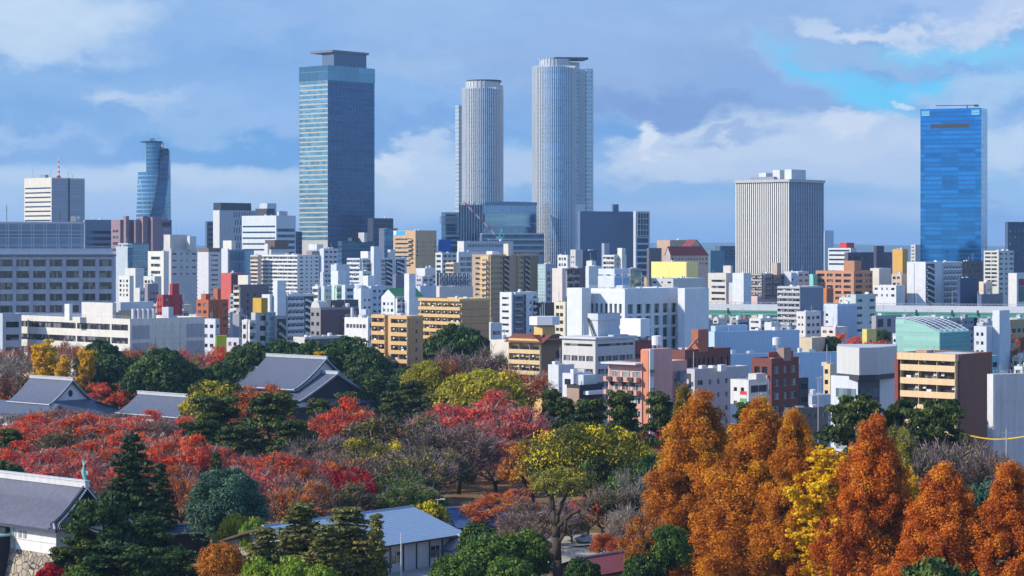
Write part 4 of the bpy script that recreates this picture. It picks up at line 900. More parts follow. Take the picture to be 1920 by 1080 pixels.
b = B('office_extension', 'shaded end bay of the long white office beside the big grey office', 'office', 2, 6, 40, 588, 880, (.36, .40, .46), vis=660, short='shaded end bay', yaw=25, wl=10)  # end of the same white office, shade put into its wall colour
b.rows('R', 5.05, 2.3, 3.2, g=GL, n=3); b.end()
# ================================================================ middle distance, left
def bl(name, label, short, pl, pc, pr, top, D, vis, wall, L=None, Rr=None, cat='building', clut=2, rail=False, roof=None, yaw=48, par=.9, group=None, **kw):
    k = 1.0
    if (pl + pr) / 2 > 1325 and vis <= 575 and 1050 < D < 1400: k = (1430 + (D - 1050) * .3) / D; D *= k
    b = B(name, label, cat, pl, pc, pr, top, D, wall, vis=vis, short=short, yaw=yaw, roof=roof, parapet=par, group=group, **kw)
    for f, st in (('L', L), ('R', Rr)):
        for q in ([st] if isinstance(st, tuple) else (st or [])):
            op = q[0]; a = dict(q[1]) if len(q) > 1 else {}
            if k != 1: a.update({z: a[z] * k for z in ('fh', 'wh', 'zt', 'm0', 'm1', 'depth', 'ph') if z in a})
            b.k = k
            getattr(b, op)(f, **a)
    if not any(q in label for q in ('blank', 'plain', 'box', 'hall', 'board', 'panel', 'shed', 'store')) and D < 1700:
        r4 = random.Random(label)
        for f, stl in (('L', L), ('R', Rr)):
            if stl is None and r4.random() < .7 and b.L(f) > 5 and f not in b.done and b.h > 8: b.small_windows(f, r4)
    if clut: b.clutter(clut, rail)
    return b
r = 'rows'; bal = 'bal'; st = 'stairs'; cu = 'curt'
GG = curtain((.12, .22, .28), (.24, .33, .40), 2.6, 3.6, .08, .2, .35, .5, .15); GBL = curtain((.06, .15, .26), (.10, .18, .30), 3.0, 3.6, .06, .14, .4, .6, .12)
bl('office_block', 'wide dim grey office slab far behind the big shaded office', 'dim grey slab', 156, 160, 212, 412, 1850, 470, (.15, .19, .26), None, (r, dict(fh=5.2, wh=2.6, zt=9, g=GBAND, n=10)), yaw=20).end()
b = bl('brown_tower_block', 'stepped purplish brown block below the spiral tower', 'purplish brown block', 209, 226, 322, 412, 1800, 480, (.26, .17, .19), (r, dict(fh=5, wh=2.2, zt=8, cols=1, m0=3, m1=3, n=8)), None, yaw=38, clut=0)
b.done.add('R'); b.strip('R', b.wr * .6, b.wr * .98, zat(424, 1800), zat(416, 1800), DARKM, .1, 'louvre_band', .0)
b.strip('R', b.wr * .62, b.wr * .96, 10, zat(428, 1800), curtain((.10, .16, .22), (.16, .13, .18), 2.2, 4.2, .3, .4, .9, .3, .2), .1, 'window_wall', .0)
for q in ((231, 236, 242, 405), (250, 254, 268, 413), (263, 268, 278, 405), (278, 286, 304, 407)): b.sub('tower_bay', *q, b.wallm, -2.5, 4)
b.end()
bl('glass_office', 'pale grey narrow office with a cap of white panels beside the glass block', 'capped grey office', 218, 240, 248, 462, 1420, 520, (.42, .47, .50), None, (cu, dict(mat=GBL)), clut=1).end()
b = bl('glass_office', 'teal glass block with a pale roof box below the purplish brown block', 'teal glass block', 238, 248, 279, 456, 1480, 520, (.10, .2, .28), (cu, dict(mat=GBL)), (cu, dict(mat=GG)), clut=0); b.sub('penthouse', 221, 240, 248, 456, paint(LG), -10); b.end()
b = bl('white_block', 'pale block with two square roof boxes left of the black topped office', 'twin box block', 307, 321, 369, 466, 1500, 500, (.56, .54, .52), None, (r, dict(fh=4.5, wh=1.2, zt=3, cols=4, pf=.7, n=4)), clut=0)
b.sub('penthouse', 307, 319, 351, 440, paint((.60, .56, .52)), 2); b.sub('penthouse', 351, 356, 368, 443, paint((.62, .61, .58)), 6); b.aerial(.3, .3, 8, zat(440, 1500)); b.aerial(.5, .3, 7, zat(440, 1500)); b.end()
bl('white_block', 'narrow cream white block with one column of slit windows', 'slit windowed block', 278, 307, 316, 471, 1440, 515, (.74, .71, .62), (r, dict(fh=4.6, wh=1.9, zt=3.5, cols=1, m0=9.6, m1=9.8, n=7)), None, clut=1).end()
bl('apartment_block', 'white apartment slab with ten stacked balconies behind the dark red house', 'stacked balcony slab', 313, 373, 392, 492, 1800, 560, (.80, .79, .76), (bal, dict(fh=3.0, units=6, zt=1.3)), (cu, dict(mat=GBL)), cat='apartment block', clut=2, rail=True).end()
b = bl('apartment_block', 'tall pale narrow block with a brown cap and a column of small windows', 'brown capped block', 371, 391, 413, 471, 1650, 565, (.62, .61, .60), None, (r, dict(fh=3.6, wh=1.1, zt=2.6, cols=1, m0=5, m1=6, n=14)), clut=0); b.sub('cap', 371, 391, 413, 465, paint((.17, .12, .11)), -.5, b.h - .6); b.end()
def brick_house(name, label, short, D, body, towers, wall, vis):
    b = bl(name, label, short, *body, D, vis, wall, (r, dict(fh=3, wh=1.3, cols=2, pf=.55, zt=1.6, n=4)), (r, dict(fh=3, wh=1.2, cols=3, pf=.6, zt=1.6, n=4)), clut=1, roof=paint((.25, .2, .18)))
    for q in towers: b.sub('stair_tower', *q, b.wallm, 3, 0)
    return b
brick_house('brick_house', 'deep red block with a square stair tower above the long white office', 'deep red block', 1010, (295, 306, 341, 553), [(318, 323, 336, 532)], (.36, .045, .05), 585).end()
brick_house('brick_house', 'orange brown block with two towers right of the long white office', 'orange brown block', 960, (369, 391, 427, 562), [(377, 386, 395, 551), (400, 408, 414, 541)], (.40, .115, .05), 606).end()
b = bl('white_block', 'small white house front with a diamond pattern of windows', 'diamond windowed house', 223, 243, 250, 517, 1250, 545, (.76, .73, .66), (r, dict(fh=2.6, wh=1.5, cols=3, pf=.62, zt=2.2, n=4)), None, clut=0); b.end()
bl('white_block', 'plain pale stepped block behind the diamond windowed house', 'plain stepped block', 235, 254, 269, 503, 1330, 540, (.66, .63, .60), None, None, clut=1).end()
bl('green_roofed_block', 'small white block with a pale green roof rim', 'green rimmed block', 270, 290, 302, 518, 1300, 545, (.62, .62, .56), (r, dict(fh=3.4, wh=1.6, cols=3, zt=2.4, n=3)), None, clut=1, roof=paint((.25, .5, .42))).end()
bl('white_block', 'narrow pale block standing in the gap beside the deep red block', 'narrow gap block', 252, 262, 271, 540, 1060, 570, (.68, .66, .62), None, (r, dict(fh=3, wh=1.4, cols=2, n=4)), clut=1).end()
bl('grey_block', 'purplish grey block half hidden behind the deep red block', 'half hidden grey block', 272, 277, 296, 532, 1150, 570, (.30, .25, .27), None, None, clut=1).end()
bl('house_block', 'pale blue white house block at the right end of the long white office', 'blue white house block', 381, 404, 411, 598, 930, 655, (.62, .66, .70), (r, dict(fh=4, wh=1.5, cols=2, pf=.5, zt=2.4)), (r, dict(fh=4, wh=1.3, cols=1, m0=1, zt=2.4))).end()
# black and white office, ribbon office
b = bl('office_block', 'white office with a black cap and grey punched wall', 'black capped office', 400, 412, 530, 394, 1950, 455, (.38, .40, .44), (cu, dict(mat=paint((.62, .62, .60)))), None, clut=0, par=.2)
b.done.add('R')
for i in range(14):
    for k in range(5):
        u = b.wr * (.22 + i * .04 + .018 * (k % 2)); b.strip('R', u, u + .9, b.h - 6 - k * 6.8, b.h - 1.5 - k * 6.8, DARKM, .05, 'slit_window', .0) if u < b.wr * .8 else None
b.sub('cap', 400, 414, 471, 380, paint((.035, .045, .06), .4), 1, b.h); b.sub('penthouse', 487, 501, 518, 381, paint((.50, .54, .58)), 30, b.h); b.end()
bl('office_block', 'dark slim block edge at the left of the black capped office', 'dark slim block', 386, 388, 401, 415, 1960, 470, (.10, .14, .2), None, (r, dict(fh=4.4, wh=2.2, g=GBAND, n=8)), clut=0).end()
b = bl('ribbon_office', 'white stepped office with pale blue ribbon windows', 'ribbon windowed office', 454, 518, 554, 404, 1880, 470, (.66, .70, .70), (r, dict(fh=4.9, wh=1.4, zt=8.5, g=GBAND, n=9)), (r, dict(fh=4.9, wh=2.6, zt=11, g=GBAND, n=9)), clut=1); b.sub('plant_box', 519, 523, 539, 396, paint((.45, .48, .52)), 4); b.sub('plant_room', 479, 500, 515, 391, DARKM, 18); b.end()
bl('dark_office', 'dark slim block in the gap left of the banded glass tower', 'dark gap block', 553, 557, 566, 434, 2000, 470, (.09, .11, .16), None, (r, dict(fh=4, wh=2, g=GBAND, n=6)), clut=0).end()
b = bl('mirror_block', 'wide bluish mirror glass block below the ribbon windowed office', 'bluish mirror block', 424, 428, 476, 468, 1700, 498, (.2, .3, .4), None, (cu, dict(mat=curtain((.14, .26, .40), (.2, .3, .44), 3, 9, .05, .05, .3, .8, .12))), yaw=30, clut=1); b.sub('penthouse', 415, 427, 428, 466, paint(LG), -4, 2); b.sub('penthouse', 418, 434, 442, 451, paint((.66, .62, .55)), 8); b.end()
b = bl('brown_topped_block', 'white block with a dark brown signless board on its roof', 'brown topped block', 496, 515, 541, 465, 1650, 482, (.58, .60, .58), None, None, clut=0); b.sub('roof_board', 497, 515, 541, 450, paint((.12, .085, .07), .5, .4, 1.2), -1); b.sub('stair_tower', 496, 502, 503, 457, paint(WHITE), -2, 5); b.end()
bl('apartment_block', 'broad white apartment slab with eleven rows of balconies and a grey flank', 'broad white slab', 487, 560, 598, 478, 1560, 552, (.78, .77, .74), (bal, dict(fh=2.75, units=8, zt=1.2)), (r, dict(fh=2.75, wh=1.1, cols=4, pf=.66, zt=1.4)), cat='apartment block', clut=2, rail=True).end()
bl('apartment_block', 'salmon beige block wedged left of the broad white slab', 'salmon beige block', 472, 486, 489, 478, 1575, 530, (.60, .48, .38), (bal, dict(fh=2.75, units=1, zt=1.6, ac=False)), None, clut=1).end()
b = bl('white_block', 'pale blue white block below the banded glass tower with plant on its roof', 'plant topped pale block', 600, 607, 633, 466, 1640, 500, (.62, .66, .70), None, (r, dict(fh=3.6, wh=1.5, cols=3, pf=.4, zt=1.8, n=7)), clut=5); b.sub('penthouse', 578, 594, 606, 458, paint((.70, .72, .73)), 6); b.end()
bl('grey_block', 'mauve brown flank behind the broad white slab', 'mauve flank', 575, 585, 605, 471, 1640, 535, (.27, .22, .25), None, None, clut=1).end()
b = bl('dark_glass_office', 'dark navy glass office in front of the banded glass tower', 'navy glass office', 634, 641, 702, 452, 1720, 490, (.05, .09, .15), (cu, dict(mat=GBL)), (cu, dict(mat=curtain((.03, .08, .15), (.07, .13, .22), 2.4, 3.4, .08, .16, .5, .6, .12))), clut=3); b.sub('penthouse', 652, 660, 674, 446, DARKM, 10); b.sub('roof_box', 672, 683, 689, 436, paint((.46, .46, .44), .8, .5, .8), 12); b.end()
b = bl('dark_office', 'almost black office behind the navy glass office', 'almost black office', 690, 700, 737, 409, 2000, 450, (.035, .05, .085), None, (cu, dict(mat=curtain((.03, .05, .09), (.05, .08, .13), 3, 4, .06, .14, .4, .4, .2))), clut=1); b.aerial(.9, .1, 6); b.end()
bl('dark_office', 'slim dark blue office with pale edge left of the tan office', 'slim dark office', 711, 721, 745, 428, 1850, 470, (.12, .14, .2), None, (cu, dict(mat=GBL)), clut=1).end()
b = bl('tan_office', 'tan office with a sky blue board at its top corner', 'tan office', 738, 779, 818, 432, 1620, 480, (.52, .35, .19), (r, dict(fh=3.15, wh=1.3, zt=5.8, n=7, m0=11, m1=2)), (r, dict(fh=3.2, wh=1.2, cols=8, pf=.85, zt=8, n=4)), clut=3)
b.strip('L', b.wl * .48, b.wl * .86, b.h - 3.3, b.h - .3, paint((.03, .36, .72), .5, .02), .2, 'signboard'); b.strip('L', b.wl * .86, b.wl * .98, b.h - 3.3, b.h - .3, WHITEM, .2, 'signboard')
b.strip('L', b.wl * .12, b.wl * .3, zat(482, 1620), b.h - 6, DARKM, .1, 'stairwell_shade')  # dark strip, the shade behind the landings put into its colour
for k in range(6): m2 = MB(); z = b.h - 7.5 - k * 3.2; m2.box(-1.5, -.42, b.wl * .11, b.wl * .31, z, z + 1.0); m2.build('stair_landing', b.wallm, b.root)
for i in range(4): b.aerial(.1 + .2 * i, .3, 5 + 3 * (i % 2))
b.end()
# stepped white apartments in the middle
b = bl('apartment_block', 'white stepped apartments with a tall lift tower below the navy office', 'lift towered apartments', 653, 677, 762, 484, 1480, 525, (.70, .73, .76), (bal, dict(fh=2.95, units=2, zt=1.0)), None, cat='apartment block', clut=2)
b.bal('R', 2.95, 1.0, 5, m0=0, m1=b.wr * .5); b.stairs('R', b.wr * .52, b.wr * .68); b.stairs('R', b.wr * .76, b.wr * .95)
b.done.add('R'); b.sub('lift_tower', 695, 701, 715, 462, b.wallm, -.8, 4); b.sub('penthouse', 676, 690, 695, 471, paint(WHITE), 8); b.sub('penthouse', 727, 732, 741, 468, paint(WHITE), 6); b.end()
bl('white_block', 'blank pale blue white box tower in front of the mauve flank', 'blank box tower', 621, 634, 648, 508, 1180, 538, (.70, .74, .77), None, None, clut=0).end()
bl('grey_block', 'wide blank grey box behind the blank box tower', 'wide blank box', 621, 631, 655, 496, 1230, 520, (.50, .54, .58), None, None, clut=1).end()
bl('house_block', 'blue roofed low block beside the broad white slab', 'blue roofed low block', 601, 606, 622, 510, 1300, 535, (.5, .53, .56), None, (r, dict(fh=3, wh=1.2, cols=2, n=3)), roof=paint((.06, .2, .5)), clut=0).end()
for q in (('white_block', 'white stair edged slice left of the grey green office', 'white stair slice', 589, 600, 607, 537, 1100, 580, (.76, .76, .74), (bal, dict(fh=3, units=1, zt=1, ac=False)), (cu, dict(mat=GBL))),
          ('grey_block', 'grey green small office with paired windows', 'grey green office', 605, 608, 627, 536, 1090, 578, (.50, .55, .53), None, (r, dict(fh=3.1, wh=1.0, cols=3, pf=.6, zt=1.8, n=5))),
          ('green_block', 'pale mint balcony block beside the grey green office', 'mint balcony block', 625, 628, 646, 535, 1080, 578, (.55, .70, .58), None, (bal, dict(fh=3, units=2, zt=1.2, ac=False))),
          ('white_block', 'white block with blue ribbon windows right of the mint balconies', 'blue ribbon block', 644, 647, 664, 534, 1070, 580, (.64, .70, .73), None, (r, dict(fh=3.2, wh=1.4, zt=1.8, g=GBAND, n=5))),
          ('white_block', 'white square block under a round tank with a shaded flank', 'tank topped block', 664, 677, 695, 541, 1030, 600, (.72, .75, .77), None, None),
          ('grey_block', 'pale blue grey flats behind the green gabled house', 'blue grey flats', 692, 696, 726, 536, 1040, 590, (.44, .50, .58), None, (r, dict(fh=3.1, wh=1.1, cols=3, pf=.55, zt=2, n=5))),
          ('white_block', 'narrow white stair tower among the rooftops left of the green gable', 'narrow white stair tower', 681, 690, 700, 517, 1120, 545, (.74, .75, .75), None, None),
          ('white_block', 'small white block with a green grey roof tank', 'green grey tank block', 674, 680, 695, 508, 1200, 530, (.60, .63, .6), None, (r, dict(fh=3, wh=1.2, cols=2, n=3))),
          ('dark_block', 'dark purplish hall behind the green gable roof', 'dark purplish hall', 737, 742, 762, 515, 1250, 540, (.16, .17, .23), None, None),
          ('white_block', 'white curved roof block right of the green gabled house', 'white curved roof block', 780, 797, 816, 503, 1350, 530, (.72, .73, .72), None, None),
          ('grey_block', 'lilac grey small flats under the white curved roof', 'lilac grey flats', 780, 792, 812, 518, 1260, 545, (.46, .44, .50), (r, dict(fh=3, wh=1.2, cols=2, n=3)), (r, dict(fh=3, wh=1.2, cols=2, n=3))),
          ('grey_block', 'blank blue grey block between the green gable and the steel billboard frame', 'blank blue grey block', 782, 788, 817, 536, 1100, 560, (.46, .50, .56), None, None)):
    b = bl(*q, clut=1)
    if 'round tank' in q[1]: b.tank(.35, .5, 2.6, 1.6, None, paint((.45, .5, .56)))
    b.end()
b = bl('gabled_apartments', 'white gabled flats with a green roof and a tall white stair tower', 'green gabled flats', 716, 741, 790, 556, 980, 600, (.74, .77, .78), (r, dict(fh=2.8, wh=1.3, cols=3, pf=.6, zt=2.6, n=4)), (bal, dict(fh=2.8, units=3, zt=.6, m1=6, ac=False)), clut=0, par=.1)
m2 = MB(); z = b.h; e = .8; m2.sheet([[(-e, -e, z - .2), (b.wr + e, -e, z - .2)], [(-e, b.wl / 2, z + 3.6), (b.wr + e, b.wl / 2, z + 3.6)], [(-e, b.wl + e, z - .2), (b.wr + e, b.wl + e, z - .2)]]); m2.build('gable_roof', paint((.045, .22, .10), .6), b.root)
m2 = MB(); m2.poly([(-.3, 0, z), (-.3, b.wl / 2, z + 3.4), (-.3, b.wl, z)]); m2.build('gable_wall', b.wallm, b.root); b.sub('stair_tower', 758, 767, 779, 513, b.wallm, -1.5, 0); b.end()
# ================================================================ middle distance, centre
b = bl('billboard_block', 'low block carrying a big open steel billboard frame seen from behind', 'steel billboard frame', 817, 824, 886, 538, 1200, 560, (.62, .56, .5), None, None, clut=1)
m2 = MB(); z0, z1 = b.h, zat(512, 1200); n = 7
for i in range(n + 1):
    x = .5 + (b.wr - 1) * i / n
    for y in (.6, 2.6): m2.bar((x, y, z0), (x, y, z1), .14, 0, 4)
    if i < n:
        x2 = .5 + (b.wr - 1) * (i + 1) / n; zm = (z0 + z1) / 2
        for za, zb_ in ((z0, zm), (zm, z1), (zm, z0), (z1, zm)): m2.bar((x, .6, za), (x2, .6, zb_), .09, 0, 4)
for z in (z0 + .2, (z0 + z1) / 2, z1): m2.bar((.5, .6, z), (b.wr - .5, .6, z), .12, 0, 4)
m2.build('steel_frame', WHITEM, b.root); m2 = MB(); m2.box(.5, b.wr - .5, 2.8, 3.0, z0 + .5, z1); m2.build('billboard_back', paint((.06, .07, .10)), b.root); b.end()
bl('office_block', 'white edged office with green tinted rows behind the steel billboard frame', 'white edged office', 858, 860, 886, 472, 1450, 512, (.68, .70, .70), None, (r, dict(fh=3.6, wh=2.3, cols=2, pf=.1, zt=3.4, g=glass((.10, .16, .17), .15), n=6)), yaw=30, clut=2).end()
bl('apartment_block', 'small sand coloured balcony block left of the white edged office', 'sand balcony block', 838, 853, 859, 492, 1420, 512, (.62, .47, .3), (bal, dict(fh=3, units=1, zt=1, ac=False)), None, clut=1).end()
bl('white_block', 'pale yellow and white office row under the tan office', 'pale yellow office', 817, 829, 856, 474, 1560, 500, (.60, .63, .58), (r, dict(fh=3.6, wh=1.8, zt=1.4, g=GBAND, n=6)), (r, dict(fh=3.6, wh=1.8, cols=3, zt=1.4, g=GBAND, n=6)), clut=3).end()
b = bl('grey_block', 'wide pale grey hall behind the tall brown flats', 'wide pale grey hall', 858, 870, 962, 452, 1750, 475, (.45, .50, .55), (cu, dict(mat=paint(WHITE))), (r, dict(fh=8, wh=2.4, cols=24, pf=.4, zt=2.4, m0=4, m1=8, n=1)), yaw=40, clut=2); b.end()
b = B('billboard', 'plain blue rooftop billboard on posts left of the finned shaft', 'billboard', 822, 824, 846, 449, 1650, (.03, .12, .42), vis=470, short='blue billboard', yaw=20, wl=2.0, parapet=0, wallm=paint((.02, .10, .42), .5, .05)); b.end()
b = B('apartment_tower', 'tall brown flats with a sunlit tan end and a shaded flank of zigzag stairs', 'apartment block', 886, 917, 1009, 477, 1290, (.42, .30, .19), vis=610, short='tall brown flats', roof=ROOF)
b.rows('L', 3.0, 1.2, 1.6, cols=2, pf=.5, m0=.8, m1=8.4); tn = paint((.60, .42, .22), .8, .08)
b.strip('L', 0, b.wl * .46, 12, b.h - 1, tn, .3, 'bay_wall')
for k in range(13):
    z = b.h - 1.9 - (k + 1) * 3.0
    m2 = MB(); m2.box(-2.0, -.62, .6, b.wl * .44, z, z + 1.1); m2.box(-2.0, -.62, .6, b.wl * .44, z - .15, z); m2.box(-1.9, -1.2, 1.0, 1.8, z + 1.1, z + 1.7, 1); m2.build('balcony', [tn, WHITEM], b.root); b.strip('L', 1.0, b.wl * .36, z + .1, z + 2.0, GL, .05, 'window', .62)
b.bal('R', 3.0, 1.0, 1, m0=0, m1=b.wr * .76, ac=False); b.stairs('R', b.wr * .27, b.wr * .40, 3.0); b.bal('R', 3.0, 1.0, 1, m0=b.wr * .55, m1=b.wr * .34, ac=False); b.stairs('R', b.wr * .70, b.wr * .82, 3.0)
for k in range(13):
    z = b.h - 1.9 - (k + 1) * 3.0
    for u in (.43, .86): b.window('R', b.wr * u, b.wr * u + 3.0, z + .8, z + 2.4)
b.clutter(3, True); b.sub('lift_tower', 944, 953, 958, 457, paint((.60, .52, .42)), 8); b.sub('penthouse', 912, 923, 935, 471, WHITEM, 10); b.end()
bl('glass_office', 'slim glass grid block right of the tall brown flats', 'slim glass grid block', 1009, 1023, 1041, 495, 1240, 560, (.34, .36, .40), (cu, dict(mat=curtain((.34, .46, .44), (.50, .56, .55), 1.6, 1.8, .14, .16, .25, .3, .2))), (r, dict(fh=3.6, wh=2, cols=2, zt=4, n=10)), clut=2).end()
bl('slab_block', 'tall white edged beige slab end right of the slim glass grid block', 'white edged beige slab', 1036, 1054, 1060, 503, 1150, 565, (.62, .54, .48), None, None, clut=0, par=.4).end()
b = bl('dark_apartments', 'dark brown flats with shaded balconies behind the museum block', 'dark brown flats', 1057, 1060, 1102, 503, 1190, 545, (.115, .10, .12), None, (bal, dict(fh=3.4, units=2, zt=1.2, pm=paint((.28, .25, .25)), m1=8)), clut=2); b.end()
b = bl('slanted_block', 'white block with big slanted openings at the foot of the ribbed tower', 'slanted white block', 1046, 1064, 1068, 478, 1380, 505, (.72, .72, .68), (r, dict(fh=3.6, wh=1.7, cols=3, zt=1.6, n=3)), None, clut=1); b.end()
bl('grey_block', 'upright grey beige block beside the slanted white block', 'upright grey block', 1070, 1079, 1092, 468, 1400, 500, (.50, .49, .47), (r, dict(fh=3.4, wh=1.1, cols=2, pf=.6, n=5, zt=4)), None, clut=1).end()
bl('dark_office', 'dark low block before the dark blue windowless block', 'dark low block', 1086, 1092, 1121, 470, 1600, 492, (.05, .09, .15), None, None, clut=4).end()
b = bl('apartment_block', 'cream stepped flats with a square lift tower before the dark blue block', 'cream stepped flats', 1133, 1154, 1174, 478, 1350, 505, (.70, .66, .60), (bal, dict(fh=3, units=3, zt=.8)), (r, dict(fh=3, wh=1.1, cols=2, pf=.6, zt=2, n=6)), cat='apartment block', clut=1); b.sub('lift_tower', 1158, 1166, 1173, 465, paint((.72, .70, .6)), -.5, 0); b.end()
bl('grey_block', 'slim tall grey box behind the cream stepped flats', 'slim grey box', 1130, 1133, 1142, 456, 1500, 480, (.30, .35, .42), None, None, clut=0).end()
bl('white_block', 'low white house with a chimney hut left of the cream stepped flats', 'hut topped white house', 1100, 1110, 1117, 489, 1330, 508, (.70, .68, .62), None, None, clut=2).end()
b = bl('white_block', 'light block with a wide white and blue board facing the museum', 'white and blue board block', 1122, 1152, 1180, 517, 1080, 540, (.66, .70, .74), None, (cu, dict(mat=paint((.30, .42, .62)))), clut=1); b.sub('roof_board', 1122, 1152, 1180, 504, paint((.62, .68, .78), .6, .03), -1, b.h + .6); b.end()
bl('white_block', 'plain greyish box with a red ladder left of the white and blue board', 'plain greyish box', 1100, 1104, 1127, 499, 1180, 522, (.62, .65, .66), None, None, clut=1).end()
bl('mottled_block', 'small office with greenish mirror panes right of the white and blue board', 'greenish mirror office', 1178, 1182, 1202, 503, 1150, 540, (.3, .33, .33), None, (cu, dict(mat=curtain((.30, .34, .26), (.2, .22, .22), 1.8, 1.8, .1, .1, .8, .5, .12))), clut=3).end()
b = bl('gold_hall', 'gleaming gold panelled hall on a pale base', 'gold hall', 1222, 1287, 1308, 491, 1250, 545, (.62, .60, .54), None, None, clut=1, roof=paint((.6, .55, .4)))
GO = pbr('gold_panel'); n_ = GO[1]; o_ = n_.node('ShaderNodeTexCoord').outputs['Object']; xx, yy, zz_ = n_.sep(o_)[:3]
ln = n_.m('MAXIMUM', n_.m('LESS_THAN', n_.m('FRACT', n_.m('MULTIPLY', zz_, .9)), .22), n_.m('LESS_THAN', n_.m('FRACT', n_.m('MULTIPLY', n_.m('ADD', xx, yy), .7)), .12))
n_.put(GO[2].inputs['Base Color'], n_.mix(ln, (.95, .70, .18), (.70, .52, .22))); GO[2].inputs['Roughness'].default_value = .5; GO[2].inputs['Metallic'].default_value = .15
for f in 'LR': b.strip(f, -.4 if f == 'R' else 0.0, b.L(f), zat(521, 1250), b.h, GO[0], .1, 'gold_panelling')
b.end()
bl('grey_block', 'plain grey annex below the gold hall', 'plain grey annex', 1222, 1262, 1322, 522, 1150, 545, (.50, .49, .46), (r, dict(fh=3, wh=1, cols=3, pf=.8, n=2)), None, clut=3).end()
b = bl('shopping_block', 'tan windowless store block behind the red roofed wing', 'tan store block', 1232, 1256, 1294, 450, 1700, 480, (.48, .33, .22), None, None, clut=1); b.aerial(.3, .2, 7); b.aerial(.5, .2, 8); b.end()
bl('dark_office', 'shaded brown grey block beside the dark blue block', 'shaded brown grey block', 1214, 1217, 1240, 465, 1680, 495, (.13, .12, .14), None, None, clut=0).end()
b = bl('red_roofed_wing', 'pinkish wing with steep red brown roofs and a gabled turret', 'red roofed wing', 1247, 1257, 1328, 479, 1600, 492, (.42, .34, .32), None, (r, dict(fh=3.5, wh=1.4, cols=12, pf=.6, zt=1.8, n=2)), clut=0, par=.1, yaw=36)
RB = paint((.20, .045, .05), .8); m2 = MB(); z = b.h; m2.sheet([[(-.6, -1, z), (b.wr, -1, z)], [(-.6, b.wl * .45, z + 6.5), (b.wr * .9, b.wl * .45, z + 6.5)], [(-.6, b.wl, z), (b.wr, b.wl, z)]]); m2.build('pitched_roof', RB, b.root)
m2 = MB(); x0, x1 = b.wr * .62, b.wr * .92; y0 = 4; zt_ = z + 6; m2.box(x0, x1, y0, y0 + 9, z - 1, zt_); m2.build('turret', b.wallm, b.root); m2 = MB(); m2.sheet([[(x0 - .6, y0 - .6, zt_), (x0 - .6, y0 + 9.6, zt_)], [((x0 + x1) / 2, y0 - .6, zt_ + 5.5), ((x0 + x1) / 2, y0 + 9.6, zt_ + 5.5)], [(x1 + .6, y0 - .6, zt_), (x1 + .6, y0 + 9.6, zt_)]]); m2.poly([(x0, y0 - .05, zt_), (x1, y0 - .05, zt_), ((x0 + x1) / 2, y0 - .05, zt_ + 5)], 1); m2.build('turret_roof', [RB, b.wallm], b.root)
m2 = MB(); m2.poly([(-.3, -.5, z), (-.3, b.wl * .45, z + 6.2), (-.3, b.wl - .5, z)]); m2.build('gable_wall', b.wallm, b.root); b.end()
bl('dark_office', 'dim blue flats low on the horizon left of the pinstriped tower', 'dim horizon flats', 1340, 1352, 1380, 461, 2400, 480, (.10, .14, .2), None, (bal, dict(fh=3.4, units=3, ac=False)), clut=1).end()
bl('grey_block', 'dim teal block under the horizon flats', 'dim teal block', 1326, 1332, 1358, 470, 2100, 490, (.10, .22, .28), None, None, clut=0).end()
b = bl('office_block', 'pale stone office with a lime green side panel left of the pinstriped tower', 'lime panelled office', 1328, 1361, 1375, 512, 1330, 562, (.58, .53, .46), (r, dict(fh=3.6, wh=1.4, cols=1, m0=.5, m1=14, zt=4, n=5)), None, clut=1)
b.sub('lower_wing', 1361, 1377, 1391, 530, paint((.58, .60, .58)), -3, 0); lx, ly, wx, wy, zt_ = b.sub('side_panel', 1377, 1378, 1392, 530.5, paint((.20, .25, .015), .6), -4, 2); b.sub('penthouse', 1356, 1370, 1374, 498, paint((.56, .50, .44)), 8); b.end()
bl('white_block', 'white gabled shed edge under the pinstriped tower', 'white shed', 1374, 1394, 1408, 512, 1420, 540, (.72, .74, .76), None, None, clut=1).end()
b = bl('apartment_block', 'brown grey flats with a sunlit end before the pinstriped tower', 'brown grey flats', 1405, 1430, 1482, 513, 1230, 558, (.40, .34, .30), (bal, dict(fh=3.1, units=2, zt=1)), (bal, dict(fh=3.1, units=3, zt=1, pm=paint((.16, .16, .2)), ac=False)), cat='apartment block', clut=2); b.sub('lift_tower', 1448, 1457, 1464, 493, paint((.46, .36, .30)), 4); b.end()
bl('white_block', 'pale blue white flats at the right foot of the pinstriped tower', 'pale foot flats', 1470, 1496, 1516, 509, 1260, 540, (.60, .62, .66), None, (r, dict(fh=3.2, wh=1.2, cols=2, pf=.5, n=4)), clut=2).end()
b = bl('terracotta_office', 'terracotta office with square loggias right of the pinstriped tower', 'terracotta office', 1531, 1600, 1634, 508, 1160, 555, (.50, .24, .13), (r, dict(fh=3.0, wh=1.5, cols=4, pf=.28, zt=1.5, n=5, m0=1, m1=1)), (r, dict(fh=3.0, wh=1.6, cols=2, pf=.3, zt=1.5, n=5)), clut=1, th=.9, wallm=paint((.50, .235, .125))); b.sub('penthouse', 1582, 1602, 1615, 489, paint((.42, .20, .10)), 3); b.end()
bl('tank_tower', 'mint green round tower top at the left of the terracotta office', 'mint tower', 1518, 1524, 1532, 514, 1200, 545, (.22, .55, .45), None, None, clut=0).end()
bl('brick_block', 'small orange block below the terracotta office', 'small orange block', 1538, 1550, 1562, 540, 1120, 565, (.55, .18, .05), None, (cu, dict(mat=paint((.30, .12, .07)))), clut=0).end()
bl('dark_office', 'long dark purple grey office with a square tower on the horizon', 'dark purple office', 1584, 1590, 1672, 473, 1650, 500, (.12, .10, .15), None, (r, dict(fh=8, wh=4.6, cols=18, pf=.5, zt=3, n=1)), yaw=30, clut=1).end()
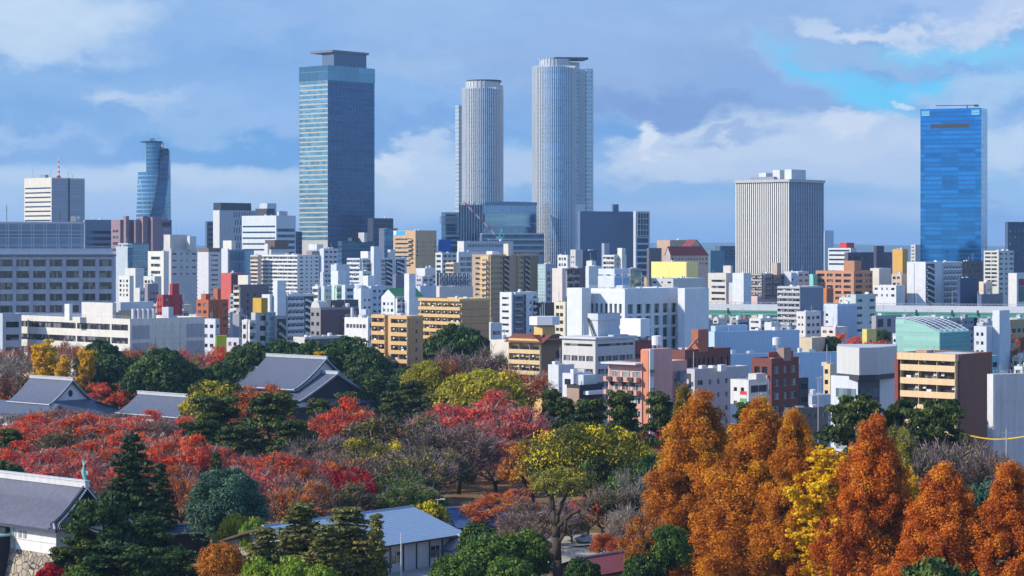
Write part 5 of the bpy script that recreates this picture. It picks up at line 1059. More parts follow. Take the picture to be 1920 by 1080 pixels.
bl('dark_office', 'square dark tower rising over the dark purple office', 'square dark tower', 1640, 1643, 1657, 461, 1640, 495, (.08, .07, .11), None, None, clut=0).end()
bl('red_block', 'bright red box on the horizon right of the pinstriped tower', 'bright red box', 1575, 1587, 1601, 455, 2100, 466, (.62, .04, .045), None, None, clut=0).end()
bl('white_block', 'white striped long office under the bright red box', 'striped long office', 1553, 1595, 1605, 465, 2000, 485, (.70, .72, .70), (r, dict(fh=4, wh=1.6, n=4, g=GBAND)), None, clut=0).end()
b = bl('pale_tower', 'faint pale tower just right of the pinstriped tower', 'faint pale tower', 1543, 1546, 1563, 432, 3800, 470, (.45, .52, .58), None, None, clut=0); b.end()
bl('yellow_block', 'small block with a golden yellow drum on the skyline', 'golden drum block', 1674, 1692, 1702, 467, 1900, 485, (.62, .34, .06), None, None, clut=1).end()
bl('white_block', 'cluster of thin pale flats left of the blue mirror tower', 'thin pale flats', 1708, 1716, 1728, 459, 2100, 480, (.60, .58, .56), (r, dict(fh=3.2, wh=1.4, cols=2, n=5)), None, clut=2).end()
b = bl('apartment_block', 'blank white ended flats with stairs and long balconies before the blue mirror tower', 'blank ended white flats', 1701, 1735, 1802, 491, 1130, 570, (.72, .72, .73), None, (bal, dict(fh=2.9, units=6, zt=1.4, m0=16, m1=.5, pm=paint((.60, .62, .65)), ac=False)), cat='apartment block', clut=3)
b.stairs('R', .6 * b.k, 8.5 * b.k, 2.9 * b.k, depth=1.1 * b.k); b.strip('L', b.wl * .58, b.wl * .6, 0, b.h - 1, DARKM, .05, 'downpipe'); b.end()
bl('dark_block', 'navy blank block in front of the blank ended white flats', 'navy blank block', 1797, 1800, 1832, 521, 1100, 572, (.035, .065, .14), None, None, clut=2).end()
bl('brown_office', 'dark brown office with pale rails behind the navy blank block', 'pale railed brown office', 1800, 1804, 1842, 490, 1250, 530, (.13, .085, .09), None, (r, dict(fh=3.4, wh=1.5, m1=9, n=6)), clut=2).end()
bl('apartment_block', 'cream flats with paired strip windows right of the blue mirror tower', 'paired strip flats', 1845, 1872, 1900, 470, 1350, 545, (.62, .61, .55), (r, dict(fh=2.4, wh=1.2, cols=2, pf=.12, zt=1, n=9)), (r, dict(fh=3.0, wh=1.2, cols=3, pf=.6, zt=1.4, n=9)), clut=6).end()
bl('dark_tower', 'dark blue office tower at the edge right of the paired strip flats', 'dark edge tower', 1885, 1890, 1960, 416, 1800, 470, (.055, .09, .15), None, (r, dict(fh=5.2, wh=2.2, cols=9, pf=.55, zt=6, n=8)), yaw=24, clut=2).end()
b = bl('white_block', 'white block with a sloped crest and a maroon and green front', 'sloped crest block', 1891, 1906, 1945, 512, 1080, 570, (.74, .72, .68), None, None, clut=0)
b.strip('R', 2, b.wr, zat(536, b.D), zat(523, b.D), paint((.26, .03, .04)), .1, 'maroon_panel'); b.strip('R', 2, b.wr, zat(566, b.D), zat(537, b.D), curtain((.05, .13, .14), (.1, .16, .17), 3, 3, .06, .1, .4, .5, .1), .12, 'green_glass'); b.end()
bl('white_block', 'cream house with a steep zigzag side below the paired strip flats', 'zigzag cream house', 1836, 1848, 1860, 528, 1160, 550, (.66, .58, .46), None, None, clut=1).end()
bl('dark_roofed_block', 'low block with a dark navy roof before the paired strip flats', 'navy roofed block', 1833, 1840, 1880, 552, 1090, 566, (.1, .14, .22), None, None, clut=1, roof=DARKM).end()
bl('white_block', 'white terrace house left of the blank ended white flats', 'white terrace house', 1638, 1680, 1696, 535, 1110, 562, (.76, .75, .73), (r, dict(fh=3.2, wh=1.2, cols=4, pf=.7, n=2)), None, clut=2).end()
bl('white_block', 'tiered cream white block behind the white terrace house', 'tiered cream block', 1632, 1648, 1670, 503, 1280, 535, (.68, .64, .54), None, None, clut=2).end()
bl('house_block', 'beige house block touching the blank ended white flats', 'touching beige house', 1672, 1690, 1702, 514, 1170, 545, (.52, .42, .34), (r, dict(fh=3.2, wh=1.4, cols=2, n=3)), None, clut=1).end()
# ================================================================ elevated expressway
D = 1380; root = thing('elevated_expressway', 'long elevated expressway with white noise walls on a green girder', 'expressway', at(1600, HZ, D) - Vector((0, 0, EYE)), R(-18))
zt_ = zat(569, D); zm = zat(584, D); zb_ = zat(593, D); x0, x1 = -330, 330
for sy in (0, 17):
    mb = MB(); mb.box(x0, x1, sy, sy + .4, zm, zt_ - 1.4); mb.build('noise_wall', paint((.74, .76, .76), .6, .1, .2), root)
    mb = MB()
    for i in range(166): x = x0 + i * 4; mb.box(x, x + .2, sy + .1, sy + .3, zt_ - 1.4, zt_)
    mb.box(x0, x1, sy + .15, sy + .25, zt_ - .15, zt_); mb.build('railing', METAL, root)
mb = MB(); mb.box(x0, x1, .4, 17, zm - .1, zm + .1); mb.build('road_deck', paint((.1, .1, .105), .9), root)
mb = MB(); mb.box(x0, x1, .5, 17, zb_, zm - .1); mb.box(x0, x1, .2, .5, zm - 1.0, zm - .1); mb.build('girder', paint((.10, .36, .24), .6), root)
for i in range(14): mb = MB(); x = x0 + 20 + i * 47; mb.box(x - 2, x + 2, 6, 11, 0, zb_ - 2); mb.box(x - 3, x + 3, 1, 16.5, zb_ - 2, zb_); mb.build('pier', paint(LG), root)
c3, s3 = math.cos(R(-18)), math.sin(R(-18))
for px in (1365, 1718, 1785, 1833):
    k = (px - 960) / F; x = (k * root.location.y - root.location.x) / (c3 - k * s3)
    o = thing('street_lamp', 'tall thin lamp post on the expressway %s' % {1365: 'left of the lime panelled office', 1718: 'in front of the blank white end wall', 1785: 'in front of the long balconies', 1833: 'beside the navy blank block'}[px], 'lamp post', root.location + Vector((x * c3, x * s3, zm - .1)) + Vector((-s3, c3, 0)) * .8, R(-18), 'expressway lamps')
    mb = MB(); hgt = zat(545, D) - zm; mb.bar((0, 0, 0), (0, 0, hgt), .16, 0, 6, .09); mb.bar((0, 0, hgt), (2.2, 0, hgt + .5), .08); mb.build('pole', METAL, o); mb = MB(); mb.box(1.8, 3.0, -.2, .2, hgt + .4, hgt + .6); mb.build('lamp_head', METAL, o)
    mb = MB(); mb.box(-.5, .5, -1.0, -.85, -2, 1.5); mb.build('mount', DARKM, o)
for p0, p1 in ((1328, 1460), (1540, 1572), (1640, 1925)): NAMED.append(dict(pl=p0, pr=p1, top=568, vis=597, D=D, short=None, cx=(p0 + p1) / 2))
# a second stretch seen in the gap left of the ochre topped block
root = thing('elevated_road', 'grey elevated road deck in the gap beside the orange brown block', 'flyover', at(450, HZ, 1330) - Vector((0, 0, EYE)), R(3))
mb = MB(); mb.box(-12, 14, 0, 12, zat(593, 1330), zat(583, 1330)); mb.build('road_deck', paint((.50, .53, .56)), root)
for x in (-8, 8): mb = MB(); mb.box(x - 1, x + 1, 4, 8, 0, zat(593, 1330)); mb.build('pier', paint(LG), root)
# ================================================================ nearer buildings, left to centre
b = bl('apartment_block', 'dark brown flats with cream balcony ends above the ochre topped block', 'cream ended brown flats', 441, 452, 503, 534, 1130, 580, (.17, .13, .14), (bal, dict(fh=3, units=1, zt=.8, pm=paint((.64, .54, .42)), ac=False)), None, cat='apartment block', clut=2); b.end()
bl('white_block', 'square cream box tower over the cream ended brown flats', 'square cream box', 447, 465, 468, 516, 1250, 535, (.68, .64, .52), None, None, clut=0).end()
bl('red_block', 'small salmon red house among roofs left of the broad white slab', 'salmon red house', 415, 434, 454, 512, 1400, 526, (.52, .10, .08), None, (cu, dict(mat=paint((.14, .05, .07)))), clut=2).end()
b = bl('apartment_block', 'white flats with a tall blank stair core and zigzag end stairs', 'zigzag ended white flats', 492, 506, 588, 552, 1010, 640, (.68, .73, .77), None, None, cat='apartment block', clut=1)
b.bal('R', 3.0, 1.0, 4, m0=b.wr * .36, m1=b.wr * .26, ac=False); b.stairs('R', b.wr * .76, b.wr * .99, 3.0)
for k in range(8): b.window('R', b.wr * .18, b.wr * .25, b.h - 3.6 - k * 3.0, b.h - 2.5 - k * 3.0)
b.sub('stair_core', 512, 520, 536, 526, b.wallm, -1.4, 0); b.end()
b = bl('concrete_office', 'grey office with an ochre top box and bluish glass bay', 'ochre topped block', 473, 479, 516, 586, 800, 648, (.44, .44, .45), None, None, clut=0, par=.3)
b.rows('R', 3.6, 1.8, 1.2, cols=1, m0=3.0, m1=b.wr * .62); b.sub('ochre_box', 474, 490, 502, 559, paint((.52, .32, .05), .8), 1, b.h - .2)
b.strip('R', b.wr * .46, b.wr * .96, 6, b.h - .5, curtain((.22, .34, .38), (.36, .42, .44), 1.7, 1.9, .1, .1, .4, .4, .15), .4, 'glass_bay'); b.end()
b = bl('stair_block', 'grey concrete stair frame right of the ochre topped block', 'grey stair frame', 513, 517, 537, 592, 805, 648, (.36, .35, .36), None, None, clut=0); b.stairs('R', .4, b.wr * .9, 3.6, 1.6); b.end()
b = bl('white_block', 'narrow white balcony house left of the ochre topped block', 'narrow balcony house', 455, 464, 475, 600, 790, 650, (.70, .68, .66), (r, dict(fh=3.4, wh=1.6, cols=1, n=5)), (bal, dict(fh=3.4, units=1, zt=1, ac=False)), clut=1); b.end()
b = bl('brown_office', 'dark brown office with a round arched grey front', 'arch fronted office', 583, 601, 672, 577, 920, 640, (.14, .11, .115), (r, dict(fh=3.9, wh=1.5, cols=2, pf=.6, zt=2, n=4, m0=.5, m1=.5)), None, clut=3, wallm=paint((.26, .24, .24)))
m2 = MB(); z = b.h; n = 10; yy0, yy1 = .3, b.wl - .3; rr = (yy1 - yy0) / 2; arc = [(yy0 + rr + rr * math.cos(math.pi * i / n), z + rr * 1.1 * math.sin(math.pi * i / n)) for i in range(n + 1)]
m2.loft([[(-.3, y, zz) for y, zz in arc], [(5, y, zz) for y, zz in arc]]); m2.build('arched_gable', paint((.60, .58, .54)), b.root); b.strip('R', -.3, b.wr, 0, b.h - .9, paint((.115, .09, .105)), .1, 'dark_cladding')
for k in range(5): m2 = MB(); zz = b.h - 5 - k * 3; m2.box(b.wr * .5, b.wr, -1.8, -.42, zz, zz + 1.1); m2.build('gallery', paint((.17, .14, .16)), b.root)
b.sub('penthouse', 612, 620, 672, 563, paint((.10, .09, .10)), 10); b.end()
b = bl('office_block', 'small white tiled office with paired strip windows and a glazed end', 'white tiled office', 647, 690, 703, 596, 880, 645, (.76, .75, .72), (r, dict(fh=5.4, wh=1.6, cols=6, pf=.25, zt=2.6, indiv=True, n=3)), (r, dict(fh=5, wh=2.2, cols=2, zt=2, n=3)), clut=2, rail=True); b.sub('penthouse', 676, 686, 694, 580, paint((.46, .52, .58)), 8); b.tank(.2, .75, .6, 4); b.end()
AP = paint((.60, .39, .19), .8, .08); AP_SHADE = paint((.50, .27, .13), .8, .08)  # second tone has the shade of the right side put into it
b = bl('apartment_block', 'left stair step of the pale orange flats with boxed balconies', 'left orange flats', 701, 726, 733, 590, 770, 680, (.60, .39, .19), (bal, dict(fh=3.05, units=2, zt=.7)), None, cat='apartment block', clut=1, wallm=AP); b.end()
b = bl('apartment_block', 'pale orange flats with boxed balconies and a brown orange side', 'right orange flats', 729, 768, 792, 592, 758, 680, (.60, .39, .19), (bal, dict(fh=3.05, units=2, zt=.7, m1=2)), (cu, dict(mat=AP_SHADE)), cat='apartment block', clut=1, wallm=AP)
for k in range(5): b.strip('R', b.wr * .42, b.wr * .55, b.h - 3 - k * 3.05, b.h - 1.8 - k * 3.05, GL, .05, 'window')
b.end()
b = bl('apartment_block', 'large tan flats with long ribbon balconies and a dark ochre flank', 'ribbon balcony flats', 788, 866, 916, 560, 900, 660, (.62, .41, .19), (bal, dict(fh=2.95, units=7, zt=1.6, ends=False)), (cu, dict(mat=paint((.40, .25, .12)))), cat='apartment block', clut=3, wallm=paint((.62, .41, .185), .8, .06))  # right face is the same tan darkened, its shade put into the colour
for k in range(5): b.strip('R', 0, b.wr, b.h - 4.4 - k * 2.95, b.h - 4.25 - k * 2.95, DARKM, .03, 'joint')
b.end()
b = bl('apartment_block', 'narrow white flats with a column of small windows and dark balconies', 'narrow white flats', 938, 959, 1006, 548, 1000, 632, (.76, .76, .75), (r, dict(fh=2.95, wh=1.0, cols=1, m0=4.6, m1=5.4, zt=2.2, n=9)), None, cat='apartment block', clut=1)
b.bal('R', 2.95, 1.0, 1, m0=1.0, m1=b.wr * .5, pm=paint((.12, .13, .18)), ac=False); b.done.add('R')
for k in range(8): m2 = MB(); z = b.h - 1.2 - (k + 1) * 2.95; m2.box(b.wr * .82, b.wr, -1.6, -.3, z, z + 1.1); m2.build('balcony', b.wallm, b.root); b.strip('R', b.wr * .84, b.wr * .97, z + 1.1, z + 2.2, GL, .05, 'window')
b.end()
bl('white_block', 'pale low office with long windows left of the narrow white flats', 'pale low office', 912, 920, 940, 606, 950, 640, (.66, .70, .74), None, (r, dict(fh=4, wh=1.6, zt=3.4, n=2)), clut=2).end()
bl('beige_office', 'beige office with dark strip windows left of the museum block', 'beige strip office', 1040, 1060, 1066, 566, 960, 620, (.64, .57, .42), (r, dict(fh=3.2, wh=1.5, cols=2, pf=.2, n=5)), None, clut=1).end()
bl('brown_hall', 'dark brown low hall between the narrow white flats and the museum block', 'dark brown low hall', 1006, 1012, 1045, 568, 1010, 600, (.10, .065, .06), None, None, clut=3, roof=DARKM).end()
# white museum-like block
D = 850; b = B('museum_block', 'big white block with deep square windows and a notched lit corner', 'museum', 1102, 1171, 1272, 541, D, (.74, .76, .77), vis=650, short='museum block', parapet=1.2, roof=ROOF)
S_ = D / F; wm = b.wallm; gd = glass((.03, .032, .04), .08, 0, .6, 2.0, .5)
# left face: one row of tall narrow windows per storey
fhh = 18.4 * S_ * 1.26
def deep(f, cols, u0, pit, ww, z_top, hh, n, fh):
    z = b.h - b.par; b.done.add(f)
    for k in range(n):
        t = z_top - k * fh; bt = t - hh
        b.fb(b.w, f, -.9 if f == 'R' else .05, b.L(f), t, z, -.05, .9); z = bt; last = -.9 if f == 'R' else .05
        for c in range(cols):
            a = u0 + c * pit; b.fb(b.w, f, last, a, bt, t, -.05, .9); last = a + ww
            m2 = MB(); b.fb(m2, f, a, a + ww, bt, t, 0, .05); o = m2.build('window', gd, b.root)
            m2 = MB(); b.fb(m2, f, a + ww / 2 - .05, a + ww / 2 + .05, bt, t, .05, .12); b.fb(m2, f, a, a + ww / 2 - .05, bt + hh * .3, bt + hh * .3 + .1, .05, .12); m2.build('frame', METAL, o)
        b.fb(b.w, f, last, b.L(f), bt, t, -.05, .9)
    b.fb(b.w, f, -.9 if f == 'R' else .05, b.L(f), 0, z, -.05, .9)
pr_ = b.wr / 6.05
deep('R', 6, pr_ * .16, pr_ * .98, pr_ * .58, zat(571, D - 1), 3.6, 5, 4.65)
pl_ = b.wl / 8.2
deep('L', 7, pl_ * .3, pl_ * 1.06, pl_ * .58, zat(570, D - 1), 3.5, 4, 4.65)
b.sub('end_block', 1271, 1284, 1329, 540.5, wm, 12.5, 0); b.sub('end_block', 1063, 1091, 1108, 540, wm, 2, 0); b.sub('roof_hut', 1156, 1168, 1180, 535, paint(LG), 14); b.clutter(6); b.aerial(.1, .2, 10); b.aerial(.45, .2, 7); b.strip('R', b.wr - .9, b.wr - .6, 2, b.h - 6, DARKM, .2, 'downpipe', .9); b.end()
# yellow house with the white six-sided sign box
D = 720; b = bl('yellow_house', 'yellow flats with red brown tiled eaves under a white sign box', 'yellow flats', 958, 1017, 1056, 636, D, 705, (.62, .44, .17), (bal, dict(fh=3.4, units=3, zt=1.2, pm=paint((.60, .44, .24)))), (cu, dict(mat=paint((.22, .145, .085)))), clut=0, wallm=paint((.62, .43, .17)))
EV = paint((.17, .06, .04), .8); m2 = MB(); z = b.h; m2.sheet([[(-2.4, -2, z - 1.2), (-2.4, b.wl + 1, z - 1.2)], [(2.5, -2, z + 1.4), (2.5, b.wl + 1, z + 1.4)]]); m2.sheet([[(-2.4, -2, z - 1.2), (b.wr + 1, -2, z - 1.2)], [(-2.4, 2.5, z + 1.4), (b.wr + 1, 2.5, z + 1.4)]]); m2.build('tiled_eave', EV, b.root)
m2 = MB(); m2.box(.5, b.wr - .5, .5, b.wl - .5, z - 1, z + 1.2); m2.build('roof_deck', EV, b.root)
lx, ly, wx, wy, z1 = b.sub('stair_tower', 1001, 1017, 1041, 612, paint((.62, .43, .17)), 2)
m2 = MB(); cxx, cyy = lx + wx / 2, ly + wy / 2; R6 = 4.9; m2.prism([(cxx + R6 * math.cos(R(60 * i + 12)), cyy + R6 * math.sin(R(60 * i + 12))) for i in range(6)], z1 + .4, zat(594, D)); m2.build('sign_box', paint((.76, .78, .82), .5, .03), b.root)
m2 = MB(); m2.cyl(cxx, cyy, 2.5, z1, z1 + .4, 8); m2.build('sign_base', DARKM, b.root)
for i in range(3): b.aerial(.35 + .1 * i, .3, 3 + i, zat(594, D))
b.strip('R', b.wr * .5, b.wr, b.h - 8, b.h - 6.6, paint((.4, .33, .26)), .6, 'balcony'); b.strip('R', b.wr * .62, b.wr * .9, b.h - 6.3, b.h - 4, GL, .06, 'window')
b.end(); bl('white_block', 'low cream shed roof left of the yellow flats', 'low cream shed', 920, 956, 968, 638, 745, 665, (.72, .66, .56), None, None, clut=1).end()
# grey office with plant tower
D = 650; b = bl('grey_office', 'light grey office with strip windows and a square plant tower', 'light grey office', 1055, 1116, 1189, 633, D, 712, (.54, .52, .49), (r, dict(fh=3.75, wh=1.65, cols=4, pf=.16, zt=5.4, n=4, g=glass((.10, .10, .11), .12, 0, .6, 1.1, .9), indiv=True, m0=.6, m1=.6)), (r, dict(fh=3.75, wh=1.65, cols=5, pf=.12, zt=5.4, n=4, g=glass((.10, .09, .09), .12, 0, .6, 1.1, .9), indiv=True)), clut=1, wallm=paint((.54, .52, .49), .8, .05))
for f in 'LR': b.strip(f, .8, b.L(f) - .8, b.h - 2.6, b.h - 1.9, GL, .03, 'clerestory')
m2 = MB(); m2.box(-1.0, b.wr + .4, -1.0, b.wl + .4, b.h - .5, b.h + .1); m2.build('cornice', paint((.60, .62, .62)), b.root)
lx, ly, wx, wy, z1 = b.sub('plant_tower', 1104, 1121, 1161, 588, paint((.50, .52, .53)), 6); m2 = MB(); m2.box(lx - .25, lx + wx + .25, ly - .25, ly + wy + .25, z1 - 1.9, z1); m2.build('tower_band', paint((.58, .61, .64)), b.root)
m2 = MB()
for d_ in (0, .9): m2.bar((lx - .6, ly + wy * .9 + d_ * .2, z1 - 1.5), (lx - .6, ly + .6 + d_, b.h), .12)
for i in range(14): t = i / 13; m2.box(lx - 1.0, lx - .2, ly + wy * .9 + (.6 - wy * .9) * t, ly + wy * .9 + (.6 - wy * .9) * t + .35, z1 - 1.5 + (b.h - z1 + 1.5) * t, z1 - 1.35 + (b.h - z1 + 1.5) * t)
m2.build('roof_stair', DARKM, b.root); b.sub('plant_box', 1140, 1150, 1178, 628, ROOFB, 5); b.end()
# white sign box on the small dark red shop, with black letters under it
D = 690; b = bl('sign_building', 'maroon topped shop block under a big blank white sign box', 'white sign box', 1166, 1186, 1221, 640, D, 690, (.30, .06, .06), None, (r, dict(fh=4, wh=2.4, cols=5, pf=.15, zt=4, n=2)), clut=0)
lx, ly, wx, wy, z1 = b.sub('sign_box', 1163, 1201, 1219, 598, paint((.86, .85, .84), .5, .02), 0, zat(631, D))
m2 = MB()
for a in (.1, .9):
    for c in (.1, .9): m2.bar((lx + wx * a, ly + wy * c, b.h - 1), (lx + wx * a, ly + wy * c, zat(631, D)), .12)
m2.build('sign_posts', DARKM, b.root)
tx = bpy.data.curves.new('lettering', 'FONT'); tx.body = 'JENNYWEST'; tx.size = 1.25; tx.extrude = .05; tx.align_x = 'CENTER'; tx.space_character = 1.05
to = bpy.data.objects.new('lettering_curve', tx); COL.objects.link(to); dg = bpy.context.evaluated_depsgraph_get(); me = bpy.data.meshes.new_from_object(to.evaluated_get(dg)); bpy.data.objects.remove(to)
me.materials.clear(); me.materials.append(DARKM); o = link('lettering', me, b.root, (b.wr * .5 - .2, -.55, b.h + .05)); o.rotation_euler = (R(90), 0, 0); o.scale = (.72, 1.0, 1)
b.end()
# salmon pink flats
D = 540; PK = paint((.60, .31, .22), .8, .06); PK2 = paint((.58, .32, .28), .8, .06); PKO = paint((.58, .22, .12), .8, .06)
b = bl('pink_flats', 'salmon pink flats with balconies, a pink tower and white pipes', 'salmon pink flats', 1140, 1203, 1286, 680, D, 815, (.60, .31, .22), None, None, cat='apartment block', clut=0, wallm=PK2, par=.8)
b.done.add('L'); gw = glass((.20, .22, .23), .12, 0, .6, 1.0, .9)
for k in range(6):
    z = b.h - 1.4 - (k + 1) * 3.15
    if k < 2:
        m2 = MB(); m2.box(-1.8, -.0, .2, b.wl, z - .18, z + .95); m2.build('balcony', PK, b.root)
        for j in range(3): m2 = MB(); u = b.wl * (.12 + .31 * j); m2.box(-2.2, -1.8, u, u + 1.5, z + .1, z + 1.0); m2.build('planter', DARKM, b.root)
    else: b.strip('L', 0, b.wl, z - .3, z + .9, PK, .25, 'spandrel', 0)
    for j in range(3 if k < 2 else 6):
        nn = 3 if k < 2 else 6; u = b.wl * (.06 + .31 * j) if k < 2 else b.wl * (.03 + .158 * j); ww = b.wl * (.2 if k < 2 else .135)
        b.strip('L', u, u + ww, z + .95, z + 2.3, gw, .06, 'window', .02); m2 = MB(); e = .1; m2.box(-.2, -.1, u - e, u, z + .9, z + 2.4); m2.box(-.2, -.1, u + ww, u + ww + e, z + .9, z + 2.4); m2.box(-.2, -.1, u, u + ww, z + 2.3, z + 2.4); m2.box(-.2, -.1, u + ww / 2 - .04, u + ww / 2 + .04, z + .95, z + 2.3); m2.build('window_frame', WHITEM, b.root)
m2 = MB(); m2.box(-2.2, b.wr * .2, .1, b.wl + .5, b.h - .5, b.h - .1); m2.build('roof_canopy', paint((.60, .66, .70)), b.root)
lx, ly, wx, wy, z1 = b.sub('stair_tower', 1203, 1217, 1260, 655, PK2, -1.2, 0)
m2 = MB(); m2.box(lx - .25, lx, ly, ly + wy + .1, 0, z1 - .2); m2.build('orange_facing', PKO, b.root); m2 = MB(); m2.box(lx - .12, lx + 1.4, ly - .35, ly, 0, z1); m2.build('white_pipe', WHITEM, b.root)
for k in range(5): m2 = MB(); z = z1 - 6.5 - k * 4.4; m2.box(lx - .2, lx + 1.5, ly - .6, ly - .36, z, z + 1.6); m2.build('landing_window', GL, b.root)
b.tank(.53, .25, 1.25, 2.2, z1)
for k in range(4):
    z = b.h - 1.4 - (k + 1) * 3.15 - .8; b.window('R', b.wr * .86, b.wr * .99, z + 1.0, z + 2.3); m2 = MB(); x = b.wr * .72; m2.box(x, x + 2.4, -2.0, -1.3, z + .4, z + 2.9); o = m2.build('bay_window', paint((.12, .18, .30)), b.root); m2 = MB(); m2.box(x + .3, x + 2.1, -2.06, -2.02, z + .8, z + 2.4); m2.build('pane', gw, o)
m2 = MB(); 
for i in range(12): x = b.wr * .02 + i * .5; m2.bar((x, 2, b.h - .7), (x, 2, b.h + .8), .05, 0, 4); m2.bar((x, 5, b.h - .7), (x, 5, b.h + 1.0), .05, 0, 4)
m2.bar((b.wr * .02, 2, b.h + .8), (b.wr * .02 + 6, 2, b.h + .8), .05); m2.build('roof_railing', DARKM, b.root); b.end()
# dark red brick restaurant block
D = 620; b = bl('brick_hall', 'dark brick block with a square stair tower left of the blue white store', 'dark brick block', 1252, 1284, 1368, 656, D, 690, (.16, .055, .045), None, (r, dict(fh=4.5, wh=2.6, cols=9, pf=.6, zt=2.5, n=1)), clut=4, roof=paint((.2, .2, .22))); 
lx, ly, wx, wy, z1 = b.sub('stair_tower', 1296, 1309, 1328, 618, paint((.33, .115, .07)), 4); m2 = MB(); m2.bar((lx - 5, ly, b.h), (lx, ly, b.h + 3.2), .35, 0, 4); m2.bar((lx - 2.4, ly - .6, b.h + 2.6), (lx + .5, ly - .6, b.h - .4), .3, 0, 4); m2.build('flue', paint((.40, .14, .08)), b.root); b.end()
# blue white store halls with green roofs
GRN = paint((.36, .52, .26), .8); BW = paint((.42, .55, .68), .6, .05)
D = 900; bl('store_hall', 'high blue white store hall with pale green roof behind the dark brick block', 'high store hall', 1330, 1340, 1498, 622, D, 662, (.42, .55, .68), None, None, clut=2, roof=GRN, wallm=BW, yaw=30, par=.4).end()
bl('store_hall', 'long low blue white store hall with pale green roof right of the dark brick block', 'long low store hall', 1334, 1340, 1575, 665, 760, 690, (.40, .52, .64), None, None, clut=5, roof=GRN, wallm=paint((.40, .52, .64), .6, .05), yaw=26, par=.3).end()
bl('store_tower', 'plain blue white box tower of the store hall', 'store box tower', 1338, 1341, 1400, 611, 905, 650, (.42, .55, .68), None, None, clut=1, wallm=BW).end()
b = bl('flats', 'grey white flats with scattered small windows and a white roof', 'scattered window flats', 1278, 1302, 1402, 692, 590, 775, (.50, .48, .48), None, (r, dict(fh=3.6, wh=1.4, cols=6, pf=.7, zt=3.0, n=5, indiv=True)), clut=2, roof=paint((.62, .66, .68)), wallm=paint((.50, .475, .47), .8, .1)); b.sub('roof_box', 1348, 1352, 1362, 684, WHITEM, 4); b.stairs('L', b.wl * .2, b.wl * .8, 3.6); b.end()
# little white shop with a red, white and green flag
D = 560; b = bl('white_shop', 'small white shop with a red, white and green flag on its side wall', 'flagged white shop', 1371, 1403, 1440, 712, D, 790, (.76, .76, .75), (r, dict(fh=3.4, wh=1.0, cols=2, pf=.7, m0=4, zt=2, n=4)), None, clut=0)
b.rows('R', 3.6, 1.9, 1.5, cols=1, m0=.7, m1=.7, n=4, indiv=True); b.sub('roof_box', 1403, 1418, 1436, 701, paint((.60, .58, .55)), 2)
fl = MB()
for i, mt in enumerate((1, 0, 2)): b.fb(fl, 'L', .25, 2.3, b.h - 5.6 + (2 - i) * .9, b.h - 4.7 + (2 - i) * .9, .32, .36, mt)
fl.build('painted_flag', [WHITEM, paint((.62, .05, .06)), paint((.10, .36, .14))], b.root); b.end()
# brick flats with the water tank
D = 575; b = bl('brick_flats', 'dark red brick flats with a pink end wall and a white water tank', 'dark red brick flats', 1410, 1446, 1496, 672, D, 790, (.17, .055, .045), (r, dict(fh=3.4, wh=1.9, cols=2, pf=.35, zt=2.2, n=5)), (r, dict(fh=3.4, wh=1.7, cols=3, pf=.5, zt=2.2, n=6, indiv=True, g=glass((.16, .18, .19), .1, 0, .6, 1.2, .8))), clut=1, rail=False)
b.strip('L', 0, b.wl, 0, b.h, paint((.58, .36, .27)), .06, 'pink_facing') if False else None
for k in range(5): m2 = MB(); z = b.h - 2.8 - (k + 1) * 3.4; m2.box(-.9, -.3, .6, b.wl * .5, z + .8, z + 1.9); m2.build('balcony', paint((.50, .28, .22)), b.root)
lx, ly, wx, wy, z1 = b.sub('stair_tower', 1456, 1470, 1483, 652, paint((.30, .20, .17)), 3); b.tank(.42, .32, 1.0, 1.9, z1); m2 = MB(); m2.box(1, b.wr * .6, 1.5, 1.7, b.h, b.h + 1.5); m2.box(b.wr * .75, b.wr * .95, 1, 1.2, b.h, b.h + 1.6); m2.build('roof_trellis', paint((.35, .08, .07)), b.root); b.end()
bl('dark_annex', 'black annex on the right side of the dark red brick flats', 'black annex', 1494, 1498, 1514, 709, 585, 790, (.07, .06, .075), None, (r, dict(fh=3.4, wh=1.4, cols=2, n=4)), clut=1).end()
# white tower with the six-sided top box
D = 545; b = bl('hexagon_office', 'white panelled office with a grey six-sided box on top', 'six-sided top office', 1559, 1608, 1682, 706, D, 775, (.72, .74, .76), None, None, clut=0, wallm=paint((.70, .73, .77), .5, .04))
k_ = paint((.55, .55, .53), .5, .04)
p = [at(x, HZ, dd) for x, dd in ((1569, 551), (1611, 542), (1645, 544), (1680, 552))]; back = [p[3] + Vector((2, 10, 0)), p[0] + Vector((2, 12, 0))]
c_, s_ = math.cos(b.yaw), math.sin(b.yaw); loc = [((v.x - b.root.location.x) * c_ + (v.y - b.root.location.y) * s_, -(v.x - b.root.location.x) * s_ + (v.y - b.root.location.y) * c_) for v in p + back]
m2 = MB(); m2.prism(loc, b.h + .5, zat(651, D)); m2.build('hexagon_box', k_, b.root)
m2 = MB(); m2.prism([(x * .97 + .2, y * .97 + .2) for x, y in loc], b.h - .8, b.h + .5); m2.build('dark_neck', DARKM, b.root)
m2 = MB(); m2.box(-.36, b.wr * .52, -.4, -.3, 0, b.h - .4); m2.build('dark_facing', paint((.035, .04, .06), .4), b.root)
for k in range(4): b.strip('L', b.wl * .12 if k else .3, b.wl * .8, b.h - 5.2 - k * 4.2, b.h - 3.0 - k * 4.2, glass((.16, .22, .26), .1, 0, .6, 1.2, .6), .06, 'window_band'); b.strip('R', .2, b.wr * .48, b.h - 5.2 - k * 4.2, b.h - 3.0 - k * 4.2, glass((.07, .12, .2), .08, .3, .6, 2, .4), .06, 'window_band', .42)
for k in range(3): b.window('R', b.wr * .74, b.wr * .86, b.h - 6.0 - k * 6.8 + 1.2, b.h - 3.0 - k * 6.8, None, DARKM)
b.end()
